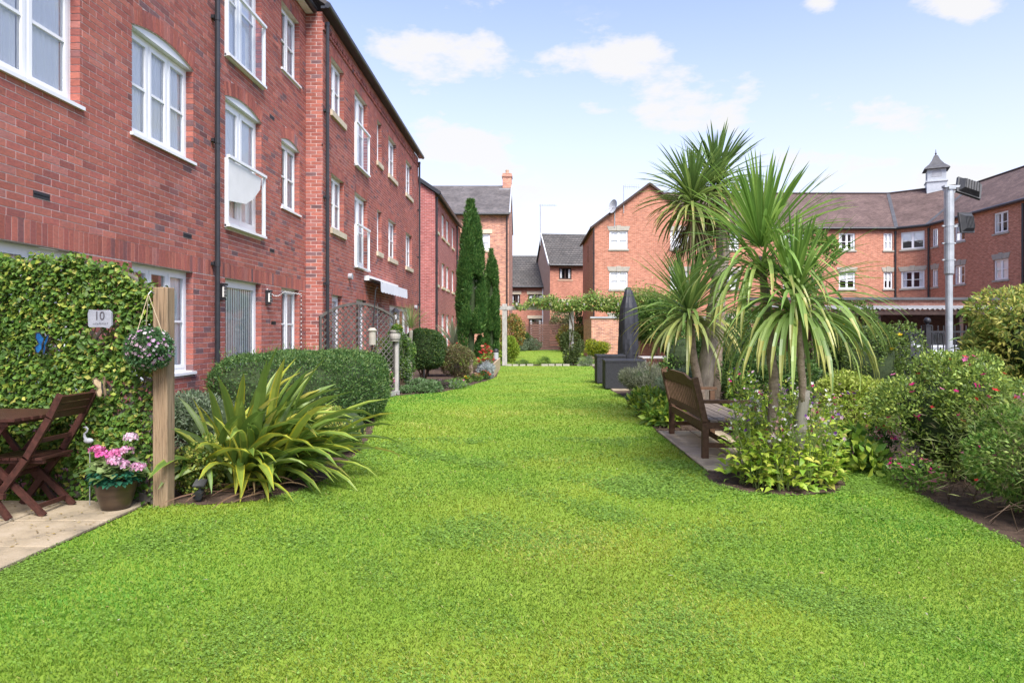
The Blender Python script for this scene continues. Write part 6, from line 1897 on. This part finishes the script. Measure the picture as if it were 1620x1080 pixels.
shrub('lavender_bush', 'grey green lavender mound beside the nearer storage box', (2.45, 14.6, .36), (.55, .6, .34), 9000, (.09, .010), [(.20, .22, .13, 3), (.26, .27, .19, 2), (.15, .17, .09, 2)], 50, up=.6, stems=0, core=True)
shrub('lavender_bush', 'second lavender mound with white flowers before the tallest palm', (3.0, 13.2, .34), (.5, .5, .34), 6500, (.09, .010), GREY, 51, up=.6, stems=0, core=True)
shrub('twiggy_tree', 'thin leafy branches rising behind the lime palm', (5.2, 12.4, 2.5), (.55, .4, .95), 2600, (.075, .035), MID, 52, k=12, lobe=.28, stems=8)
def wiry():
    g = np.random.default_rng(60); n = 2600
    T = empty('wiry_broom', (3.95, 5.1, 0), 'wiry green stemmed broom with arching twigs at lower right', 'shrub')
    a = g.uniform(0, 6.283, n); q = g.uniform(0, 1, n) ** .8
    base = np.stack([3.98 + g.normal(0, .16, n), 5.15 + g.normal(0, .32, n), np.zeros(n)], 1)
    R = .75 * q; zt = .92 * (1 - .45 * q ** 2) * g.uniform(.35, 1.05, n)
    P = base + np.stack([np.cos(a) * R * .7, np.sin(a) * R, zt], 1)
    P[:, 2] = np.maximum(P[:, 2], .06)
    D = unit(np.stack([np.cos(a) * .9, np.sin(a) * .9, np.full(n, .25)], 1) + g.normal(size=(n, 3)) * .45)
    leaves('foliage', P, D, rand_dir(n, g), g.uniform(.07, .18, n), g.uniform(.004, .007, n), [(.20, .25, .065, 3), (.16, .22, .055, 3), (.26, .29, .10, 1), (.17, .14, .07, 1)], T)
    n2 = 15000; P2, N2 = lobed((4.05, 5.2, .45), (.62, .8, .46), n2, 20, .35, 61); ok = P2[:, 2] > .04
    leaves('inner_leaves', P2[ok], N2[ok] + g.normal(size=(ok.sum(), 3)) * .6, rand_dir(int(ok.sum()), g), np.full(int(ok.sum()), .040), np.full(int(ok.sum()), .02), MID + [(.26, .34, .08, 2)], T)
    m = MB(); r = random.Random(8)
    for i in range(46):
        aa = r.uniform(0, 6.28); b = Vector((3.98 + r.gauss(0, .14), 5.12 + r.gauss(0, .28), 0)); ln = r.uniform(.4, .95)
        m.tube([b, b + Vector((math.cos(aa) * .12, math.sin(aa) * .12, ln * .5)), b + Vector((math.cos(aa) * .42, math.sin(aa) * .42, ln * .85))], [.008, .006, .003], 4)
    for i in range(30):
        aa = r.uniform(2.2, 5.2); b = Vector((3.7 + r.gauss(0, .1), 5.0 + r.gauss(0, .5), 0))
        m.tube([b, b + Vector((math.cos(aa) * .15, math.sin(aa) * .2, .22)), b + Vector((math.cos(aa) * .4, math.sin(aa) * .4, .16 + r.uniform(-.1, .15)))], [.004, .003, .0015], 4)
    m.build('stems', 'twig', T)
wiry()
shrub('low_broom', 'twiggy low shrub at the right edge of the bed', (3.95, 3.9, .3), (.55, .6, .3), 6000, (.05, .018), MID + DARK, 62, stems=26, spread=.12, k=22, lobe=.3)
def sapling():
    T = empty('sapling', (5.65, 8.7, 0), 'slender sapling with big pale green leaves by the lamp post', 'sapling')
    m = MB(); m.tube([(5.65, 8.7, 0), (5.68, 8.7, .9), (5.76, 8.7, 1.75)], [.015, .012, .006], 6); m.build('stem', 'green_stem', T)
    r = random.Random(5)
    pal = [(.16, .28, .05), (.22, .34, .06), (.13, .24, .045)]
    for i in range(20):
        z = .95 + i * .042; az = i * 2.4 + .3
        c = r.choice(pal); mb = MB(); L, w = .2, .11
        rows = []
        for t in (0, .25, .5, .75, 1):
            ww = w * math.sin(math.pi * (t * .9 + .06)) / 2; zz = -.10 * t * t
            rows.append([Vector((L * t, -ww, zz + ww * .25)), Vector((L * t, 0, zz)), Vector((L * t, ww, zz + ww * .25))])
        for a, b in zip(rows, rows[1:]):
            for k in range(2): mb.face([a[k], b[k], b[k + 1], a[k + 1]], c)
        o = bpy.data.objects.new('leaf', mb.mesh('leaf', 'strap_leaf', color=True)); link(o, T)
        o.location = (.03 + (z - .9) * .09, 0, z); o.rotation_euler = (r.uniform(-.2, .2), r.uniform(-.5, .1), az); s = r.uniform(.7, 1.25); o.scale = (s, s, s)
sapling()
# ---- lime tobacco plants under the palms
def tobacco(x, y, h, seed, label, n=190):
    g = np.random.default_rng(seed); r = random.Random(seed)
    T = empty('tobacco_plant', (x, y, 0), label, 'flower plant', 'lime tobacco plants under the palms')
    az = g.uniform(0, 6.283, n); z = g.uniform(.03, h * .95, n); rr = g.uniform(.02, .2, n)
    P = np.stack([x + rr * np.cos(az), y + rr * np.sin(az), z], 1)
    D = np.stack([np.cos(az), np.sin(az), g.uniform(-.4, 1.3, n)], 1); F = np.stack([g.normal(0, .4, n), g.normal(0, .4, n), np.ones(n)], 1)
    V = []; Fc = []; C = []
    cols = pick_cols(n, [(.38, .52, .06, 3), (.46, .56, .08, 3), (.25, .42, .05, 2), (.54, .54, .10, .7), (.46, .38, .12, .2)], .15, g)
    # broad leaves in three joined facets
    D = unit(D); S = unit(np.cross(D, F)); Up = np.cross(S, D)
    for i in range(n):
        L = r.uniform(.045, .115) * (1.25 - z[i] / h * .75); w = L * r.uniform(.45, .62)
        ts = ((0, .12, 0), (.3, 1, .1), (.65, .85, .04), (1, .05, -.22))
        b = len(V)
        for t, ww, dz in ts:
            c0 = P[i] + D[i] * L * t + Up[i] * dz * L
            V += [c0 - S[i] * w / 2 * ww + Up[i] * w * .12 * ww, c0 - Up[i] * .0, c0 + S[i] * w / 2 * ww + Up[i] * w * .12 * ww]
        for k in range(3):
            q = b + k * 3
            Fc += [(q, q + 3, q + 4, q + 1), (q + 1, q + 4, q + 5, q + 2)]; C += [cols[i], cols[i] * .96]
    o = np_mesh('foliage', V, Fc, C, 'leaf', T); o['kind'] = 'stuff'
    m = MB(); tips = []
    for i in range(r.randrange(8, 12)):
        a = r.uniform(0, 6.283); s_ = r.uniform(.05, .22)
        e = Vector((x + s_ * math.cos(a), y + s_ * math.sin(a), h * r.uniform(.75, 1.1)))
        b = Vector((x + r.uniform(-.05, .05), y + r.uniform(-.05, .05), 0)); mid = b.lerp(e, .55) + Vector((r.uniform(-.03, .03), r.uniform(-.03, .03), .04))
        m.tube([b, mid, e], [.006, .005, .003], 4); tips.append((mid, e))
        for k in range(3):
            p = mid.lerp(e, r.uniform(.2, 1)); q = p + Vector((r.uniform(-.1, .1), r.uniform(-.1, .1), r.uniform(.02, .1))); m.tube([p, q], [.003, .0015], 4); tips.append((p, q))
    m.build('stems', 'green_stem', T)
    return T, tips
FLOWER_MESH = {}
def flower(T, p, col, s, az=0.0, tilt=.5, petals=5, name='flower'):
    key = (col, petals)
    if key not in FLOWER_MESH:
        mb = MB()
        for k in range(petals):
            a = 6.283 * k / petals; b = a + 3.1416 / petals; c_ = a - 3.1416 / petals
            mb.face([(0, 0, 0), (.6 * math.cos(c_), .6 * math.sin(c_), .22), (1.0 * math.cos(a), 1.0 * math.sin(a), .30), (.6 * math.cos(b), .6 * math.sin(b), .22)], tuple(x * (1 if k % 2 else .85) for x in col))
        mb.tube([(0, 0, -.5), (0, 0, .02)], [.05, .12], 5, False, (.2, .28, .06))
        FLOWER_MESH[key] = mb.mesh('flower', 'petal', color=True)
    o = bpy.data.objects.new(name, FLOWER_MESH[key]); link(o, T); o.location = Vector(p) - T.location; o.scale = (s, s, s); o.rotation_euler = (tilt * math.cos(az), tilt * math.sin(az), az)
    return o
WHITE, PINK, MAG, RED, PURP, YEL, PALE = (.75, .74, .70), (.62, .16, .34), (.50, .02, .16), (.52, .03, .03), (.18, .05, .30), (.75, .52, .02), (.66, .45, .55)
TOB = ['at the front left corner of the palm bed', 'second from the left along the front of the palm bed', 'directly in front of the lime palm trunk', 'in front of the grey leaning stem', 'at the front right corner of the palm bed', 'left of the lime palm trunk beside the bench leg', 'between lime palm and grey stem towards the back', 'right of the grey leaning stem', 'between the bench end and lime palm', 'on the right side of the palm bed by the lawn tongue', 'behind the grey leaning stem', 'behind the palm bed near the pale shrub', 'at the inner end of the lawn tongue', 'furthest back beyond the bench seat', 'touching the lime palm trunk', 'touching the grey leaning stem']
def tobacco_bed():
    r = random.Random(71)
    spots = [(2.02, 6.33), (2.1, 6.15), (2.28, 6.05), (2.5, 6.08), (2.72, 6.2), (2.18, 6.6), (2.42, 6.75), (2.85, 6.5), (2.3, 6.95), (2.95, 6.85), (2.7, 7.1), (2.9, 7.6), (3.15, 7.4), (2.95, 8.4), (2.3, 6.3), (2.62, 6.45)]
    for i, (x, y) in enumerate(spots):
        T, tips = tobacco(x, y, r.uniform(.62, .98) if y > 6.2 else r.uniform(.42, .7), 80 + i, 'lime leafed tobacco plant ' + TOB[i])
        for p, e in tips:
            if e.z > .42 and r.random() < .6: flower(T, e, r.choice([WHITE, WHITE, WHITE, PALE, PALE, (.55, .3, .28), MAG, PURP]), r.uniform(.015, .025), r.uniform(0, 6.28), r.uniform(.5, 1.3))
tobacco_bed()
# plants along the lawn edge by the bench, leafy lime mounds
for i, (x, y, lab) in enumerate(((2.05, 10.2, 'lime leafed edging plant just beyond the bench'), (2.1, 11.2, 'lime leafed edging plant second beyond the bench'), (2.15, 12.4, 'lime edging plant before the lavender'), (3.35, 6.95, 'leafy low plant on the lawn tongue right of the palms'), (3.05, 9.6, 'leafy green plant beyond the bench seat'))):
    shrub('edging_plant', lab, (x, y, .16), (.28, .38, .22), 700, (.12, .07), LIME + MID, 100 + i, stems=5, spread=.2, lobe=.45)
def dots(owner, pts, cols, s, seed):
    r = random.Random(seed)
    for p in pts: flower(owner, p, r.choice(cols), s * r.uniform(.75, 1.25), r.uniform(0, 6.28), r.uniform(.3, 1.2))
def surface_flowers(name, c, rr, n, cols, s, seed, front=True):
    o = bpy.data.objects[name] if isinstance(name, str) else name
    P, Nn = lobed(c, rr, 4000, 24, .34, seed)
    ok = (P[:, 2] > .15) & ((Nn[:, 1] < -.1) | (Nn[:, 2] > .5)); P = P[ok]; Nn = Nn[ok]
    g = np.random.default_rng(seed); i = g.choice(len(P), n, replace=False)
    dots(o, [P[k] + Nn[k] * .03 for k in i], cols, s, seed)
def by_label(s): return next(o for o in bpy.data.objects if o.get('label', '').startswith(s))
surface_flowers(by_label('tall dark green bush with yellow'), (5.2, 10.6, .95), (.82, .75, .88), 20, [YEL], .038, 41)
surface_flowers(by_label('wide leafy fuchsia'), (4.15, 6.6, .62), (.70, .75, .60), 110, [MAG, MAG, RED, PINK], .03, 43)
surface_flowers(by_label('wiry green'), (4.05, 5.2, .45), (.62, .8, .46), 34, [MAG, PINK, RED], .02, 44)
def flower_clump(name, label, x, y, n, rx, ry, h, cols, s, seed, leafpal=MID, leaf=(.05, .028), cat='flower plant', dens=500):
    T = shrub(name, label, (x, y, h * .5), (rx, ry, h * .5), dens, leaf, leafpal, seed, stems=4, spread=.15, cat=cat)
    r = random.Random(seed)
    for i in range(n):
        a = r.uniform(0, 6.283); q = r.random() ** .5
        flower(T, (x + rx * q * math.cos(a), y + ry * q * math.sin(a), h * (1.0 - .45 * q * q) * r.uniform(.85, 1.1)), r.choice(cols), s * r.uniform(.8, 1.2), a, r.uniform(.1, .8))
    return T
flower_clump('begonia_clump', 'bright red and pink flowers on bare soil at right', 3.8, 7.35, 48, .2, .18, .45, [RED, MAG, PINK], .026, 110, leafpal=DARK)
flower_clump('fuchsia_sprig', 'magenta flowers hanging low over the lawn edge at right', 3.5, 6.1, 34, .16, .45, .3, [MAG, PINK], .022, 111)
flower_clump('purple_flowers', 'purple and white flowers among pale stems left of the fuchsia', 3.6, 7.6, 22, .25, .3, .85, [PURP, PURP, PALE, WHITE, MAG], .024, 112, leafpal=LIME, leaf=(.06, .018), dens=700)
flower_clump('purple_flowers', 'purple and white flowers beyond the bench armrest', 2.85, 9.0, 20, .22, .3, 1.0, [PURP, MAG, WHITE, PALE], .026, 113, leafpal=MID + LIME, dens=800)
flower_clump('bedding_flowers', 'pale pink bedding flowers by the left bed edge', -1.9, 17.6, 16, .18, .2, .2, [PALE, PINK, (.7, .3, .22)], .04, 114)
flower_clump('bedding_flowers', 'yellow bedding flowers by the left bed edge', -1.72, 18.4, 10, .14, .2, .18, [YEL, (.6, .5, .1)], .04, 115)
flower_clump('bedding_flowers', 'orange bedding flowers by the left bed edge', -1.52, 18.9, 16, .16, .2, .22, [(.72, .35, .16), (.75, .5, .3)], .04, 116)
flower_clump('bedding_flowers', 'red bedding flowers in front of the silver plant', -1.35, 19.6, 18, .18, .2, .25, [RED, (.5, .08, .04)], .045, 117, leafpal=DARK)
flower_clump('bedding_flowers', 'dark leaved bedding plants nearest in the second left bed', -2.25, 16.4, 8, .25, .25, .22, [(.3, .16, .2), PALE], .03, 118, leafpal=[(.10, .06, .07, 2), (.06, .08, .04, 2)])
flower_clump('white_pink_flowers', 'pink and white flowers in a dark pot beside the hedge', -3.05, 14.35, 26, .13, .13, .62, [PALE, PINK, WHITE], .032, 119)
T = flower_clump('geraniums', 'red geraniums filling the timber planter box', -1.37, 20.75, 60, .26, .4, .95, [RED, (.6, .05, .06), (.7, .22, .15)], .065, 120, dens=900)
flower_clump('geraniums', 'red geraniums on the covered table', -2.3, 20.55, 10, .12, .12, 1.02, [RED], .05, 121, dens=200)
flower_clump('yellow_pansies', 'yellow flowers filling the white barrel planter', -3.0, 15.1, 18, .12, .11, .2, [YEL, (.75, .42, .02)], .028, 122)
_t = by_label('yellow flowers filling'); _t.location.z = 1.38
# ---- pink pot by the trellis and hanging flower ball
def flower_pot():
    x, y, z0 = -3.315, 5.36, .03
    T = empty('flower_pot', (x, y, z0), 'brown glazed pot of pink flowers beside the post', 'flower pot')
    m = MB(); m.lathe((x, y, z0), [(.095, 0), (.105, .012), (.138, .13), (.148, .19), (.16, .195), (.162, .225), (.148, .226), (.14, .19)], 28); m.build('pot', 'pot_glaze', T, smooth=True)
    m = MB(); m.lathe((x, y, z0 + .19), [(.001, 0), (.142, .001)], 20); m.build('soil', 'soil', T)
    g = np.random.default_rng(130); n = 190
    a = g.uniform(0, 6.283, n); q = g.uniform(.2, 1, n); P = np.stack([x + .17 * q * np.cos(a), y + .17 * q * np.sin(a), z0 + .24 + .22 * (1 - q * .6) * g.random(n)], 1)
    D = np.stack([np.cos(a), np.sin(a), g.uniform(-.5, .5, n)], 1); F = np.stack([g.normal(0, .4, n), g.normal(-.3, .4, n), np.ones(n)], 1)
    leaves('foliage', P, D, F, g.uniform(.06, .12, n), g.uniform(.05, .085, n), [(.16, .24, .08, 2), (.23, .30, .12, 2), (.10, .19, .06, 2)], T)
    n = 95; a = g.uniform(3.2, 6.9, n); P = np.stack([x + .15 * np.cos(a), y + .15 * np.sin(a), z0 + g.uniform(.22, .31, n)], 1)
    leaves('ivy_trails', P, np.stack([np.cos(a), np.sin(a), -g.uniform(.2, 1.2, n)], 1), np.stack([np.cos(a), np.sin(a), np.full(n, .6)], 1), g.uniform(.04, .07, n), g.uniform(.035, .055, n), [(.025, .12, .07, 2), (.03, .16, .09, 2)], T)
    m = MB(); r = random.Random(3)
    heads = [(-.14, -.02, .47, PINK), (-.06, -.06, .435, (.68, .12, .36)), (.005, -.02, .44, PINK), (.07, .02, .455, (.62, .32, .45)), (.09, -.07, .36, (.64, .36, .5)), (.05, -.1, .40, (.6, .3, .44)), (.20, -.04, .335, (.68, .34, .50)), (.09, .04, .56, (.62, .42, .52))]
    for hx, hy, hz, c in heads: m.tube([(x + hx * .2, y + hy * .2, z0 + .2), (x + hx, y + hy, z0 + hz)], .004, 5)
    m.build('stems', 'green_stem', T)
    for hx, hy, hz, c in heads:
        k = 90; d = rand_dir(k, g); d[:, 2] = np.abs(d[:, 2]) * .9 - .25
        rr_ = .052 * g.uniform(.8, 1.1, k)[:, None]
        P = np.array([x + hx, y + hy, z0 + hz]) + d * rr_ * np.array([1, 1, .75])
        leaves('flower_head', P, unit(np.cross(d, rand_dir(k, g))) + d * .3, d, np.full(k, .024), np.full(k, .022), [(*c, 3), (c[0] * 1.1, c[1] * 1.5, c[2] * 1.3, 2), (c[0] * .7, c[1] * .6, c[2] * .7, 1)], T, 'petal', .1)
flower_pot()
def flower_ball():
    c = np.array([-3.05, 5.36, 1.30]); R = .165
    T = empty('flower_ball', tuple(c), 'hanging ball of small pink and white flowers on the timber post', 'flower ball')
    g = np.random.default_rng(140); n = 3600; d = rand_dir(n, g)
    P = c + d * R * g.uniform(.8, 1.06, n)[:, None]
    leaves('foliage', P, d + g.normal(size=(n, 3)) * .7, d + g.normal(size=(n, 3)) * .5, g.uniform(.018, .03, n), g.uniform(.010, .016, n), [(.05, .13, .05, 2), (.08, .18, .06, 2), (.14, .24, .1, 1)], T)
    k = 230; d = rand_dir(k, g)
    for j in range(k):
        col = random.choice([PALE, (.60, .42, .56), (.74, .66, .70), (.50, .25, .48)])
        o = flower(T, c + d[j] * (R + random.uniform(-.008, .018)), col, random.uniform(.009, .019), 0, 0, 6)
        o.rotation_euler = Vector(d[j]).to_track_quat('Z', 'Y').to_euler()
    m = MB(); m.sphere(tuple(c), R * .72, 16, 10); m.build('moss_core', 'bush_core', T)
    hook = Vector((-3.09, 5.42, 1.74))
    for a in (2.3, 4.4, 6.2):
        e = Vector(c) + Vector((math.cos(a) * R * .75, math.sin(a) * R * .75, R * .6)); m = MB(); K = 22
        for q in range(K):
            p0, p1 = hook.lerp(e, q / K), hook.lerp(e, (q + .8) / K); m.tube([p0, p1], .003, 5)
        m.build('chain', 'rope', T)
    m = MB(); m.tube([(-3.07, 5.47, 1.75), (-3.08, 5.44, 1.765), tuple(hook)], .004, 6); m.build('hook', 'steel', T)
flower_ball()
def fallen_bits():
    g = np.random.default_rng(150); n = 420
    X = np.concatenate([g.uniform(-4.5, -3.2, 170), g.uniform(-2.9, 3.2, 170), g.uniform(1.85, 2.7, 80)]); Y = np.concatenate([g.uniform(4.4, 5.6, 170), g.uniform(3.2, 12, 170), g.uniform(6.9, 9.4, 80)])
    z = np.where((X < -3.17) | ((X > 1.8) & (X < 2.72) & (Y > 6.85) & (Y < 9.5)), .034, .034)
    P = np.stack([X, Y, z], 1); a = g.uniform(0, 6.28, n)
    o = leaves('fallen_leaves', P, np.stack([np.cos(a), np.sin(a), np.zeros(n)], 1), np.tile([0, 0, 1.], (n, 1)) + g.normal(size=(n, 3)) * .25, g.uniform(.012, .04, n), g.uniform(.006, .018, n), [(.42, .34, .14, 2), (.30, .22, .08, 2), (.55, .52, .42, 1)], None)
    tag(o, 'small dry leaves scattered on lawn and paving', 'leaf litter', kind='stuff')
fallen_bits()
